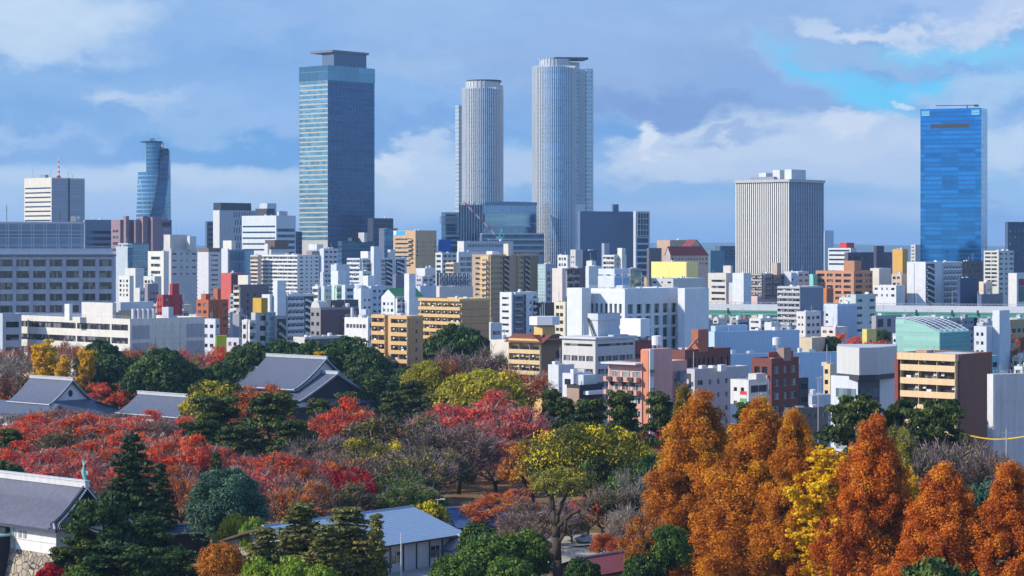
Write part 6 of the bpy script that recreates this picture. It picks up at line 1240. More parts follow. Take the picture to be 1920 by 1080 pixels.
# brown flats with cream balconies
D = 504; b = B('balcony_flats', 'brown brick flats with five long cream balconies facing the sun', 'apartment block', 1690, 1800, 1858, 664, D, (.20, .105, .075), vis=840, short='cream balcony flats', roof=paint((.60, .64, .68)), wallm=paint((.20, .10, .072), .85, .12))
CB = paint((.66, .48, .28), .75, .05); b.bal('L', 3.0, .9, 3, 1.5, 1.25, CB, .4, .6, gm=glass((.05, .045, .045), .12, 0, .5, 1.2, .5))
m2 = MB(); m2.box(-1.9, 0, .1, b.wl, b.h - 1.6, b.h); m2.build('parapet_band', CB, b.root)
b.strip('L', b.wl - .3, b.wl + .1, 0, b.h, paint((.22, .05, .04)), 1.6, 'red_pier'); lx, ly, wx, wy, z1 = b.sub('stair_hut', 1716, 1738, 1748, 657, paint((.40, .22, .16)), 12); b.aerial(.3, .6, 2.5); b.pent(.2, .8, .1, .6, .5, paint((.56, .60, .64)), 'roof_skylight'); b.end()
bl('flats_annex', 'dark red slice of wall left of the cream balcony flats', 'dark red slice', 1681, 1692, 1694, 668, 530, 790, (.22, .06, .045), None, None, clut=0).end()
bl('teal_block', 'thin teal block edge right of the cream balcony flats', 'thin teal edge', 1852, 1856, 1871, 667, 540, 800, (.22, .42, .50), None, (r, dict(fh=3.2, wh=1.2, n=5)), clut=0).end()
b = B('sheeted_building', 'building wrapped in pale grey construction sheeting at the far right', 'building', 1858, 1863, 1990, 702, 470, (.64, .64, .63), vis=880, short='sheeted building', yaw=20, parapet=0)
m2 = MB()
for i in range(10): u = b.wr * i / 10; b.fb(m2, 'R', u, u + .06, 0, b.h, .3, .36)
for i in range(8): b.fb(m2, 'R', .1, b.wr, b.h - i * 1.9 - .05, b.h - i * 1.9, .37, .4)
m2.build('scaffold_sheet', paint((.60, .61, .62), .7), b.root); m2 = MB()
for i in range(20): u = b.wr * i / 20; m2.bar((u, 0, b.h), (u, 0, b.h + 1.0), .05, 0, 4)
m2.bar((0, 0, b.h + .8), (b.wr, 0, b.h + .8), .05); m2.build('scaffold_pole', METAL, b.root); b.end()
# green glass hall with a curved solar roof
D = 820; b = bl('glass_hall', 'pale green glass hall under a curved roof of solar frames', 'green glass hall', 1680, 1762, 1817, 624, D, 665, (.3, .5, .45), None, None, clut=0, par=0)
GGm = curtain((.36, .62, .52), (.28, .50, .44), 2.2, 1.5, .06, .08, .12, .25, .2); GGs = curtain((.14, .42, .44), (.10, .32, .36), 2.2, 1.5, .06, .08, .12, .5, .15)
b.curt('R', GGs); b.curt('L', GGm); n = 12; prof = [(b.wl * i / n, b.h + 4.9 * (1 - (1 - i / n) ** 2)) for i in range(n + 1)]
m2 = MB(); m2.loft([[(-.3, y, z) for y, z in prof] + [(-.3, b.wl, b.h - .1), (-.3, 0, b.h - .1)], [(b.wr, y, z) for y, z in prof] + [(b.wr, b.wl, b.h - .1), (b.wr, 0, b.h - .1)]]); m2.build('curved_roof', [GGm], b.root)
m2 = MB()
for j in range(6):
    x = .3 + (b.wr - .6) * j / 5
    for i in range(n): m2.bar((x, prof[i][0], prof[i][1] + .35), (x, prof[i + 1][0], prof[i + 1][1] + .35), .14, 0, 4)
for i in range(n + 1): m2.bar((.2, prof[i][0], prof[i][1] + .3), (b.wr - .2, prof[i][0], prof[i][1] + .3), .1, 0, 4)
m2.build('roof_frame', WHITEM, b.root)
m2 = MB()
for j in range(5):
    for i in range(2, n - 1):
        if (i + j) % 4: x = .5 + (b.wr - .6) * j / 5; m2.poly([(x, prof[i][0], prof[i][1] + .25), (x + b.wr / 5 - .5, prof[i][0], prof[i][1] + .25), (x + b.wr / 5 - .5, prof[i + 1][0], prof[i + 1][1] + .25), (x, prof[i + 1][0], prof[i + 1][1] + .25)])
m2.build('solar_panel', paint((.035, .045, .10), .3), b.root)
for k in range(3): b.strip('L', .5, b.wl * .42, 9.5 - k * 3, 11.6 - k * 3, curtain((.5, .62, .62), (.7, .78, .74), 1.4, 1.1, .3, .3, .3, .3, .2), .1, 'window_grid')
b.end()
b = bl('stair_house', 'white house with open stairs and a slanted top right of the green glass hall', 'open stair house', 1827, 1849, 1894, 612, 860, 665, (.68, .71, .74), (r, dict(fh=3.4, wh=1.3, cols=2, pf=.6, zt=2.4, n=4)), None, clut=0); b.sub('slanted_tower', 1861, 1874, 1893, 582, b.wallm, 1, 0); b.stairs('R', b.wr * .3, b.wr * .7, 3.4); b.end()
bl('yellow_block', 'tan low block behind the open stair house at the right', 'tan low block', 1886, 1893, 1945, 600, 900, 640, (.40, .30, .16), None, (r, dict(fh=4, wh=1.6, cols=5, zt=3.6, n=2)), clut=1).end()
# behind the store halls
b = bl('apartment_block', 'grey flats with dark railed balconies standing before the expressway', 'railed grey flats', 1460, 1502, 1543, 537, 1180, 610, (.46, .46, .46), (bal, dict(fh=2.8, units=5, zt=.6)), (cu, dict(mat=paint((.20, .22, .27)))), cat='apartment block', clut=2); b.end()
bl('white_block', 'white three storey house before the railed grey flats', 'three storey white house', 1494, 1510, 1538, 584, 1000, 625, (.74, .70, .66), (r, dict(fh=3.2, wh=1.0, cols=2, pf=.6, zt=2.2, n=3)), (r, dict(fh=3.2, wh=1.4, cols=3, pf=.45, zt=2.2, n=3)), clut=1).end()
b = bl('pale_green_block', 'pale grey green blank block with a stepped side near the expressway', 'stepped grey green block', 1595, 1604, 1641, 552, 1080, 625, (.48, .54, .50), None, (r, dict(fh=3.6, wh=1.3, cols=2, pf=.85, zt=2.4, n=5)), clut=2); b.sub('stepped_side', 1578, 1597, 1606, 558, paint((.60, .63, .52)), 2, 0); b.end()
bl('white_block', 'white and blue grey block left of the stepped grey green block', 'blue grey sided block', 1546, 1570, 1606, 570, 1020, 612, (.66, .70, .75), None, (cu, dict(mat=paint((.36, .44, .56)))), clut=2).end()
bl('house_block', 'low cream pink house under the blue grey sided block', 'low cream pink house', 1540, 1566, 1588, 613, 980, 640, (.66, .56, .50), (r, dict(fh=3, wh=1.2, cols=2, pf=.5, n=2)), None, clut=1).end()
bl('white_block', 'small plain white cube house on the edge of the store hall', 'plain cube house', 1434, 1446, 1462, 604, 960, 625, (.74, .73, .70), None, None, clut=0).end()
bl('shed', 'beige low shed with a pillar right of the store halls', 'beige low shed', 1496, 1522, 1546, 633, 930, 655, (.56, .48, .34), None, None, clut=0).end()
bl('pink_block', 'low pinkish block behind the expressway left of the railed grey flats', 'low pinkish block', 1370, 1420, 1462, 555, 1480, 572, (.62, .44, .38), None, (cu, dict(mat=paint((.38, .33, .36)))), clut=1).end()
bl('grey_block', 'grey mauve block with dark glass left of the green glass hall', 'grey mauve block', 1637, 1642, 1690, 592, 1000, 630, (.34, .31, .33), None, (r, dict(fh=6, wh=3.6, cols=3, pf=.5, n=2)), clut=1).end()
bl('yellow_block', 'small lemon yellow shop near the red street trees', 'lemon yellow shop', 1620, 1625, 1642, 617, 940, 635, (.70, .55, .16), None, None, clut=0).end()
bl('house_block', 'pale house with blue tiles among cars left of the six-sided top office', 'pale tiled house', 1514, 1522, 1560, 742, 610, 765, (.52, .58, .64), None, None, clut=1).end()
bl('dark_shed', 'long dark grey shed behind the pines right of the dark red brick flats', 'dark grey shed', 1476, 1480, 1552, 765, 560, 795, (.10, .11, .13), None, (r, dict(fh=4, wh=1.0, cols=5, pf=.7, zt=1.6, n=1)), clut=2, yaw=20).end()
bl('cream_block', 'narrow cream shop left of the six-sided top office', 'narrow cream shop', 1546, 1556, 1563, 682, 640, 720, (.66, .52, .30), (r, dict(fh=3, wh=1.3, cols=1, n=4)), None, clut=1).end()
# black shop with a white canopy, small white roofs
b = bl('black_shop', 'black walled shop with a white rounded canopy left of the salmon pink flats', 'black shop', 1064, 1087, 1128, 722, 600, 790, (.035, .035, .045), (cu, dict(mat=paint((.34, .24, .18)))), None, clut=1); m2 = MB(); m2.box(1, b.wr - 1, -2.2, -.3, b.h - 2.6, b.h - 1.6); m2.build('canopy', WHITEM, b.root); b.sub('roof_hut', 1084, 1094, 1118, 703, paint((.50, .54, .56)), 3); b.end()
bl('white_block', 'small white roof hut block below the light grey office', 'white hut block', 1029, 1047, 1075, 684, 640, 712, (.66, .69, .72), None, None, clut=1).end()
bl('white_block', 'white flat roofed annex left of the black shop', 'white flat annex', 1056, 1075, 1108, 700, 620, 722, (.70, .72, .74), (r, dict(fh=3, wh=1.6, cols=1, m0=5, n=1)), None, clut=2).end()
bl('low_house', 'flat white roofed low house among the camphor tops', 'flat white low house', 551, 572, 652, 632, 860, 650, (.62, .60, .54), None, (cu, dict(mat=paint((.09, .10, .13)))), clut=3, roof=paint((.62, .66, .7))).end()
bl('grey_house', 'small lilac grey house beside the lime green fence', 'lilac grey house', 426, 448, 456, 634, 840, 655, (.52, .49, .53), (r, dict(fh=4, wh=1.4, cols=2, pf=.5, n=1)), None, clut=0).end()
b = B('green_fence', 'lime green tennis court fence beside the lilac grey house', 'fence', 406, 407, 426, 629, 850, (.36, .46, .02), vis=645, short='lime green fence', yaw=10, wl=1.0, parapet=0, wallm=paint((.36, .46, .02), .8)); b.end()
# ================================================================ tiled roofs of the castle park
TILE = tiles((.105, .12, .165), .42, 1); RIDGE = paint((.42, .44, .46), .6, .2, .8); PLASTER = paint((.78, .78, .78), .8, .06); WOODD = paint((.03, .032, .045), .8)
def gable(label, cat, name, rp, zr, px_l, b_px, drop=None, b=None, yaw=48, ends=PLASTER, curve=1.3, thick=.5, tile=None, overhang=1.2, skirt=None, wall=PLASTER, root=None, wallh=None, back=1.0, round_win=False):
    """tiled gable roof; rp = pixel of the ridge's right end, px_l = pixel column of its left end, b = half depth, drop = ridge to eave"""
    D = d_for(rp[1], zr); p = at(rp[0], rp[1], D); s, c = math.sin(R(yaw)), math.cos(R(yaw))
    k = (px_l - 960) / F; L = (p.x - k * D) / (s + k * c)
    if root is None: root = thing(name, label, cat, (p.x, p.y, 0), R(yaw))
    v = p - root.location; ox, oy = v.x * c + v.y * s, -v.x * s + v.y * c
    n = 8; prof = [(b * i / n, zr - drop * (1 - (1 - i / n) ** curve)) for i in range(n + 1)]
    for sx in (-1, 1):
        m = MB(); bb = 1 if sx < 0 else back
        m.sheet([[(ox + sx * x * bb, oy - overhang, z), (ox + sx * x * bb, oy + L + overhang, z)] for x, z in prof]); m.sheet([[(ox + sx * x * bb, oy - overhang, z - thick), (ox + sx * x * bb, oy + L + overhang, z - thick)] for x, z in prof])
        m.sheet([[(ox + sx * x * bb, oy - overhang, z - thick), (ox + sx * x * bb, oy - overhang, z)] for x, z in prof])
        m.build('roof_slope', tile or TILE, root)
        m = MB()
        for i in range(n): m.bar((ox + sx * prof[i][0] * bb, oy - overhang + .25, prof[i][1] + .12), (ox + sx * prof[i + 1][0] * bb, oy - overhang + .25, prof[i + 1][1] + .12), .22, 0, 5)
        m.bar((ox + sx * b * bb, oy - overhang, prof[-1][1] - .1), (ox + sx * b * bb, oy + L + overhang, prof[-1][1] - .1), .2, 0, 5); m.build('verge_tiles', RIDGE, root)
    m = MB(); m.box(ox - .32, ox + .32, oy - overhang - .2, oy + L + overhang + .2, zr - .1, zr + .75); m.box(ox - .45, ox + .45, oy - overhang - .25, oy + L + overhang + .25, zr + .75, zr + .95); m.build('ridge', RIDGE, root)
    for y in (oy + .02, oy + L - .02):
        m = MB(); pts = [(ox - x * .97, y, z - thick - .02) for x, z in reversed(prof)] + [(ox + x * .97 * back, y, z - thick - .02) for x, z in prof[1:]]; m.poly(pts); m.poly([(q[0], q[1] + .3, q[2]) for q in pts]); m.build('gable_wall', ends, root)
    if round_win:
        m = MB(); zc = zr - drop * .58; m.loft([[(ox - .2 + .85 * math.cos(a * .5236), oy - .06 - .02 * j, zc + 1.15 * math.sin(a * .5236)) for a in range(12)] for j in range(2)]); m.build('round_window', WOODD, root)
    ze = zr - drop; m = MB(); m.box(ox - b * .86, ox + b * .86 * back, oy + .35, oy + L - .35, 0 if wallh is None else ze - wallh, ze - thick * .5); m.build('wall', wall, root)
    return root, ox, oy, L, ze
# the big hall in the middle: two tiers of tiled roof
root, ox, oy, L, ze = gable('large tiled hall with a steep upper roof over a lower gable of dark boards', 'hall', 'tiled_hall', (608, 673), 21, 505, None, 9.2, 14.2)
D2 = d_for(702, 15.2); gable('', '', '', (629, 701), 16.5, 470, None, 9.1, 19.5, ends=WOODD, root=root, curve=1.15, back=1.0)
m = MB(); m.box(ox - 24, ox + 24, oy - 12, oy + L + 6, 0, 7.0); m.build('lower_wall', WOODD, root)
m = MB(); m.sheet([[(ox - 22, oy - 12.5, 7.2), (ox + 27, oy - 12.5, 7.2)], [(ox - 20, oy - 6, 8.8), (ox + 20, oy - 6, 8.8)]]); m.build('skirt_roof', TILE, root)
NAMED.append(dict(pl=435, pr=735, top=668, vis=760, D=720, short='tiled hall', cx=585))
root, ox, oy, L, ze = gable('tiled house with a white gable and a round window', 'house', 'tiled_house', (133, 713), 14.5, 61, None, 7.2, 9.2, round_win=True)
m = MB()
for sx, x1 in ((-1, 15.5), (1, 15.5)):
    m.sheet([[(ox + sx * 7.8, oy - 4.5, ze + .2), (ox + sx * 7.8, oy + L + 9, ze + .2)], [(ox + sx * x1, oy - 8.5, ze - 3.2), (ox + sx * x1, oy + L + 9, ze - 3.2)]])
m.sheet([[(ox - 7.8, oy - .5, ze + .9), (ox + 7.8, oy - .5, ze + .9)], [(ox - 15.5, oy - 8.5, ze - 3.2), (ox + 15.5, oy - 8.5, ze - 3.2)]]); m.build('skirt_roof', TILE, root)
m = MB(); m.box(ox - 13.5, ox + 13.5, oy - 6.5, oy + L + 8, 0, ze - 2.4); m.build('lower_wall', PLASTER, root)
root, ox, oy, L, ze = gable('long low tiled roof right of the round windowed house', 'house', 'tiled_house', (372, 746), 11.5, 264, None, 5.4, 9.0)
m = MB(); m.sheet([[(ox - 6, oy - 7, ze + 1.0), (ox + 5, oy - 7, ze + 1.0)], [(ox - 11, oy - 10, ze - 2), (ox + 8, oy - 10, ze - 2)]]); m.build('porch_roof', TILE, root)
root, *_ = gable('small tiled porch roof below the long low tiled roof', 'house', 'tiled_porch', (366, 768), 7.5, 316, None, 3.2, 5.5)
# corner gatehouse at the lower left: real rib tiles, plaster walls on a stone base
zr = 20.1; D = d_for(913, zr); p = at(153, 913, D); yaw = 48; s, c = math.sin(R(yaw)), math.cos(R(yaw)); L = 34.0; BH = 7.2; ZE = 14.2
root = thing('castle_gatehouse', 'white plastered castle gatehouse with a ribbed tile roof on a stone base', 'gatehouse', (p.x, p.y, 0), R(yaw))
n = 10; prof = [(BH * i / n, zr - (zr - ZE) * (1 - (1 - i / n) ** 1.35)) for i in range(n + 1)]
TG = paint((.055, .06, .085), .6, .25, 1.0); TR = paint((.31, .30, .345), .55, .4, 1.2)
for sx in (-1, 1):
    m = MB(); ext = lambda x: -2.0 * max(0, (x - BH * .55) / (BH * .45))
    m.sheet([[(sx * x, -1.0 + ext(x), z), (sx * x, L, z)] for x, z in prof]); m.sheet([[(sx * x, -1.0 + ext(x), z - .45), (sx * x, L, z - .45)] for x, z in prof]); m.sheet([[(sx * BH, -3.0, ZE - .45), (sx * BH, -3.0, ZE)], [(sx * BH, L, ZE - .45), (sx * BH, L, ZE)]]); m.build('roof_slope', TG, root)
    m = MB(); y = -.9
    while y < L:
        pts = [(x, z) for x, z in prof]
        for i in range(n): m.bar((sx * pts[i][0], y, pts[i][1] + .07), (sx * pts[i + 1][0], y, pts[i + 1][1] + .07), .13, 0, 5)
        y += .46
    m.build('roll_tiles', TR, root)
    m = MB()                                                           # descending ridge along the verge
    for i in range(n - 1): m.bar((sx * prof[i][0], -1.0, prof[i][1] + .3), (sx * prof[i + 1][0], -1.0, prof[i + 1][1] + .3), .36, 0, 6)
    m.build('verge_ridge', TG, root); m = MB()
    for i in range(26): t = (i + .5) / 26 * (n - 1); j = int(t); f = t - j; m.cyl(sx * (prof[j][0] + (prof[j + 1][0] - prof[j][0]) * f), -1.45, .13, prof[j][1] + (prof[j + 1][1] - prof[j][1]) * f - .2, prof[j][1] + (prof[j + 1][1] - prof[j][1]) * f + .06, 8)
    m.build('verge_tile_ends', WHITEM, root); m = MB(); m.bar((sx * BH * .86, -1.2, prof[9][1] + .5), (sx * BH * 1.02, -3.1, ZE + .15), .22, 0, 6); m.build('corner_ridge', TR, root)
m = MB(); m.box(-.42, .42, -1.5, L, zr, zr + .9); m.box(-.55, .55, -1.55, L, zr + .9, zr + 1.1); m.build('ridge', paint((.60, .60, .60), .6, .2, 1.0), root)
# fish-shaped ridge ornament
m = MB(); rings = []
for i in range(9):
    t = i / 8; yy = -1.0 + .55 * math.sin(t * 2.4); zz = zr + 1.1 + 2.3 * t; w_ = .42 * math.sin(math.pi * min(.92, .18 + t * .8)); rings.append([(w_ * .7 * math.cos(a * .785), yy + w_ * math.sin(a * .785), zz) for a in range(8)])
m.loft(rings); z = zr + 3.3; m.poly([(-.05, -.6, z), (-.05, -1.3, z + .9), (-.05, -.7, z + .5), (-.05, -.1, z + 1.0), (-.05, -.4, z)]); m.poly([(.05, -.6, z), (.05, -1.3, z + .9), (.05, -.7, z + .5), (.05, -.1, z + 1.0), (.05, -.4, z)]); m.poly([(0, -1.3, zr + 1.8), (0, -1.75, zr + 2.5), (0, -1.0, zr + 2.6)]); m.build('ridge_fish', paint((.12, .40, .38), .6), root)
m = MB(); m.bar((.0, 5.6, zr + 1), (0, 5.6, zr + 5.2), .05); m.build('lightning_rod', DARKM, root)
m = MB(); m.poly([(-BH * .62, -.55, prof[6][1] - .5), (BH * .62, -.55, prof[6][1] - .5), (0, -.55, zr - .5)]); m.build('gable_wall', WOODD, root)
m = MB(); m.sheet([[(-BH * .60, -.5, ZE + 1.6), (BH * .60, -.5, ZE + 1.6)], [(-BH, -3.0, ZE), (BH, -3.0, ZE)]]); m.build('skirt_roof', TG, root)
m = MB()
for i in range(34): x = -BH + .4 * i + .3; m.bar((x * .61, -.6, ZE + 1.6), (x, -3.0, ZE + .06), .085, 0, 5)
m.build('roll_tiles', TR, root)
WX = BH - 1.3; zw = zat(1043, 343); m = MB(); m.box(-WX, WX, -1.4, L, zw, ZE - .3); m.box(-WX - .12, WX + .12, -1.52, L, ZE - 2.3, ZE - 2.15); m.build('plaster_wall', paint((.80, .79, .76), .85, .1, .6), root)
for y in (6.2, 7.5): m = MB(); m.box(-WX - .04, -WX, y, y + .8, ZE - 2.1, ZE - .95); o = m.build('window', DARKM, root); m = MB(); [m.box(-WX - .1, -WX - .04, y + .12 + .2 * q, y + .2 + .2 * q, ZE - 2.1, ZE - .95) for q in range(4)]; m.build('window_bars', PLASTER, o)
# stone base: battered wall of fitted blocks
ST = pbr('fitted_stone'); nn = ST[1]; o_ = nn.node('ShaderNodeTexCoord').outputs['Object']; vo = nn.node('ShaderNodeTexVoronoi', feature='DISTANCE_TO_EDGE'); nn.put(vo.inputs['Vector'], o_); vo.inputs['Scale'].default_value = .95
vc = nn.node('ShaderNodeTexVoronoi'); nn.put(vc.inputs['Vector'], o_); vc.inputs['Scale'].default_value = .95
e_ = nn.ss(vo.outputs['Distance'], .01, .05); hs = nn.sep(vc.outputs['Color'])[0]; base_ = nn.ramp(hs, [(0, (.24, .20, .16)), (.5, (.40, .34, .26)), (1, (.50, .42, .30))]); nz = nn.noise(o_, 3, 4)
nn.put(ST[2].inputs['Base Color'], nn.mix(e_, (.05, .045, .04), nn.mix(.35, base_, nn.comb(nz, nz, nz), 'MULTIPLY'))); ST[2].inputs['Roughness'].default_value = .9; bp = nn.node('ShaderNodeBump'); bp.inputs['Distance'].default_value = .3; nn.put(bp.inputs['Height'], e_); nn.put(ST[2].inputs['Normal'], bp.outputs[0])
q = WX + .1; y0 = -1.6; m = MB(); m.prism([(-q - 2.2, y0 - 2.6), (q + 2.2, y0 - 2.6), (q + 2.2, 13.5), (-q - 2.2, 13.5)], 0, zw, 0, None, [(-q, y0), (q, y0), (q, 13.5), (-q, 13.5)]); m.build('stone_base', ST[0], root)
# covered gate passage with a copper eave at the left
m = MB(); m.box(-WX - 3.4, -WX - .1, 9.6, L, zw + 2.0, zw + 2.25); m.box(-WX - 3.6, -WX - 3.3, 9.4, L, zw + 1.7, zw + 2.3); m.build('copper_eave', paint((.22, .40, .36), .6), root); m = MB(); m.box(-WX - 2.6, -WX - .1, 10.4, L, 0, zw + 2.0); m.build('gate_passage', WOODD, root); m = MB(); m.bar((-WX - .3, 9.2, zw), (-WX - .3, 9.2, ZE - .4), .12); m.build('downpipe', paint((.2, .3, .28)), root)
m = MB(); m.box(-WX - .9, -WX, 10.5, L, ZE - 1.5, ZE - .4); m.build('dark_opening', WOODD, root)
# light blue metal roofed house in front
zr = 9.2; DL = d_for(985, zr); pL = at(503, 985, DL); DR = d_for(950, zr); pR = at(767, 950, DR); ang = math.atan2(pR.y - pL.y, pR.x - pL.x); Lr = (pR - pL).length
root = thing('blue_roofed_house', 'long white house under a pale blue seamed metal roof', 'house', (pL.x, pL.y, 0), ang)
mt = pbr('blue_metal_roof'); nn = mt[1]; o_ = nn.node('ShaderNodeTexCoord').outputs['Object']; xx, yy, zz_ = nn.sep(o_)[:3]; st_ = nn.m('FRACT', nn.m('MULTIPLY', yy, 1.55)); nz = nn.noise(o_, .6, 5)
nn.put(mt[2].inputs['Base Color'], nn.mix(nn.m('LESS_THAN', st_, .26), nn.mix(nz, (.26, .37, .50), (.36, .48, .60)), (.13, .20, .31))); mt[2].inputs['Roughness'].default_value = .45; bp = nn.node('ShaderNodeBump'); bp.inputs['Distance'].default_value = .06; nn.put(bp.inputs['Height'], st_); nn.put(mt[2].inputs['Normal'], bp.outputs[0])
hb, ze = 13.4, 5.2
for sy in (-1, 1): m = MB(); m.sheet([[(-1.2, 0, zr), (Lr + 1.0, 0, zr)], [(-1.2, sy * hb, ze), (Lr + 1.0, sy * hb, ze)]]); m.sheet([[(-1.2, 0, zr - .35), (Lr + 1.0, 0, zr - .35)], [(-1.2, sy * hb, ze - .35), (Lr + 1.0, sy * hb, ze - .35)]]); m.build('roof_slope', mt[0], root)
m = MB(); m.bar((-1.3, 0, zr + .05), (Lr + 1.1, 0, zr + .05), .2); m.build('ridge', RIDGE, root)
m = MB()
for sy in (-1, 1): m.bar((-1.2, 0, zr - .2), (-1.2, sy * hb, ze - .2), .2, 0, 4); m.bar((Lr + 1, 0, zr - .2), (Lr + 1, sy * hb, ze - .2), .2, 0, 4); m.bar((-1.2, sy * hb, ze - .2), (Lr + 1, sy * hb, ze - .2), .16, 0, 4)
m.build('barge_board', paint((.12, .08, .07)), root)
wh = PLASTER; m = MB(); m.box(.6, Lr - .6, -hb + 1.4, hb - 1.4, 0, ze - .1); m.poly([(.55, -hb + 1.4, ze - .1), (.55, hb - 1.4, ze - .1), (.55, 0, zr - .6)]); m.poly([(Lr - .55, -hb + 1.4, ze - .1), (Lr - .55, hb - 1.4, ze - .1), (Lr - .55, 0, zr - .6)]); m.build('wall', paint((.60, .62, .66)), root)
m = MB()
for i in range(11): x = .8 + (Lr - 1.6) * i / 10; m.box(x - .1, x + .1, -hb + 1.25, -hb + 1.4, 0, ze - .2)
m.build('timber_posts', WOODD, root)
for i in (2, 5, 8): m = MB(); x = 1.2 + (Lr - 1.6) * i / 10; m.box(x, x + 2.2, -hb + 1.3, -hb + 1.4, 1.6, 3.6); o = m.build('window', GL, root); m = MB(); m.box(x + 1.05, x + 1.15, -hb + 1.22, -hb + 1.3, 1.6, 3.6); m.box(x - .1, x + 2.3, -hb + 1.22, -hb + 1.3, 3.6, 3.72); m.build('frame', METAL, o)
# other park roofs
def lowroof(name, label, px, py, z, ang, Lr, hb, drop, tile, wallm=None, cat='house'):
    D = d_for(py, z); p = at(px, py, D); root = thing(name, label, cat, (p.x, p.y, 0), R(ang))
    for sy in (-1, 1): m = MB(); m.sheet([[(-.8, 0, z), (Lr + .8, 0, z)], [(-.8, sy * hb, z - drop), (Lr + .8, sy * hb, z - drop)]]); m.sheet([[(-.8, 0, z - .3), (Lr + .8, 0, z - .3)], [(-.8, sy * hb, z - drop - .3), (Lr + .8, sy * hb, z - drop - .3)]]); m.build('roof_slope', tile, root)
    m = MB(); m.bar((-.9, 0, z + .1), (Lr + .9, 0, z + .1), .25); m.build('ridge', RIDGE, root); m = MB(); m.box(.2, Lr - .2, -hb + .8, hb - .8, 0, z - drop); m.poly([(.15, -hb + .8, z - drop), (.15, hb - .8, z - drop), (.15, 0, z - .4)]); m.poly([(Lr - .15, -hb + .8, z - drop), (Lr - .15, hb - .8, z - drop), (Lr - .15, 0, z - .4)]); m.build('wall', wallm or PLASTER, root); return root
lowroof('red_roofed_shed', 'shed with a maroon corrugated roof near the parked white car', 1082, 1048, 4.6, 48, 13, 6, 2.0, tiles((.26, .055, .05), .5, 0), paint((.25, .2, .18)), 'shed')
lowroof('dark_roofed_house', 'low house with a dark navy roof behind the pale blue roof', 838, 953, 5.0, 22, 15, 8, 3.0, paint((.05, .10, .22), .5, .3, .6), paint((.3, .3, .34)))
lowroof('tiled_gate', 'small grey tiled roof beside the right end of the pale blue roof', 868, 1006, 5.0, 138, 5, 3.4, 2.2, tiles((.26, .27, .29), .45, 0))
lowroof('tiled_gate', 'pale flat tiled porch just behind the end of the pale blue roof', 836, 982, 5.0, 138, 4, 3.0, 1.2, paint((.50, .60, .60), .5))
lowroof('lilac_roofed_hut', 'little hut with a lilac brown roof above the bottom greenery', 905, 1033, 3.8, 40, 4, 3.2, 1.6, paint((.32, .26, .30), .6))
lowroof('dark_roofed_store', 'dark planked store with a thin roof below the layered conifer', 300, 986, 5.2, 20, 9, 4, 1.2, paint((.07, .08, .12), .6), WOODD)
lowroof('little_house', 'little beige house with grey roof beside the sheeted building', 1845, 826, 6.4, 48, 5, 3.2, 1.8, tiles((.2, .2, .22), .4, 0), paint((.62, .54, .42)))
lowroof('shed', 'small blue gabled shed under the dark red brick flats', 1470, 775, 9.0, 48, 6, 4.0, 2.6, paint((.12, .28, .55), .5), paint((.5, .6, .72)), 'shed')
# parked cars
def car(label, px, py, rz, col):
    D = d_for(py, 0.02); p = at(px, py, D); root = thing('parked_car', label, 'car', (p.x, p.y, .01), rz, 'parked cars'); m = MB()
    pr = [(-2.15, .28), (-2.2, .75), (-1.95, 1.0), (-1.35, 1.08), (-.95, 1.5), (.55, 1.56), (1.15, 1.12), (1.95, .95), (2.15, .7), (2.15, .28)]
    m.loft([[(x, y * (1 if z < 1.1 else .86), z) for x, z in pr] for y in (-.84, -.8, .8, .84)]); m.build('body', paint(col, .25, .02, .5, 0, .6), root)
    m = MB()
    for y in (-.79, .79): m.poly([(-1.3, y, 1.1), (-.9, y * .96, 1.44), (.5, y * .96, 1.48), (1.0, y, 1.12)])
    m.poly([(.62, -.66, 1.545), (.62, .66, 1.545), (1.22, .72, 1.12), (1.22, -.72, 1.12)]); m.build('car_windows', GL, root)
    for x in (-1.35, 1.35):
        for y in (-.8, .8):
            m = MB(); m.loft([[(x + .32 * math.cos(a * .524), y + d, .32 + .32 * math.sin(a * .524)) for a in range(12)] for d in (-.1, .1)]); o = m.build('wheel', DARKM, root); m = MB(); m.loft([[(x + .19 * math.cos(a * .524), y + d, .32 + .19 * math.sin(a * .524)) for a in range(12)] for d in (-.115, .115)]); m.build('rim', METAL, o)
    m = MB(); m.box(2.1, 2.19, -.7, -.45, .62, .78); m.build('headlight', WHITEM, root); m = MB(); m.box(2.1, 2.19, .45, .7, .62, .78); m.build('headlight', WHITEM, root)
car('white hatchback parked under the bare tree in the park', 1098, 1017, R(160), (.78, .79, .8)); 
# poles, lamps
def pole(name, label, cat, px, y_top, y_bot, D=None, arm=0.0, r=.09, mat=None, z0=0.0):
    D = D or d_for(y_bot, z0); p = at(px, y_top, D); root = thing(name, label, cat, (p.x, p.y, 0)); m = MB(); m.bar((0, 0, 0), (0, 0, p.z), r, 0, 8, r * .7); m.build('pole', mat or WHITEM, root)
    if arm: m = MB(); m.bar((-arm, 0, p.z - .1), (arm, 0, p.z + .1), .06, 0, 5); m.box(arm - .5, arm + .5, -.18, .18, p.z, p.z + .22); m.build('lamp_head', mat or WHITEM, root)
    return root
pole('park_lamp', 'white T shaped park lamp beside the pale blue roof', 'lamp', 821, 937, 1010, 436, .9, .07); pole('flag_pole', 'slim white flag pole standing before the pale blue roofed house', 'flag pole', 752, 998, 1080, 352, 0, .1)
pole('street_lamp', 'curved pale lamp post in front of the scattered window flats', 'lamp post', 1233, 756, 830, 535, 1.0, .12, METAL); pole('street_lamp', 'curved lamp post between the dark red brick flats and the six-sided top office', 'lamp post', 1534, 708, 780, 560, 1.0, .12, METAL)
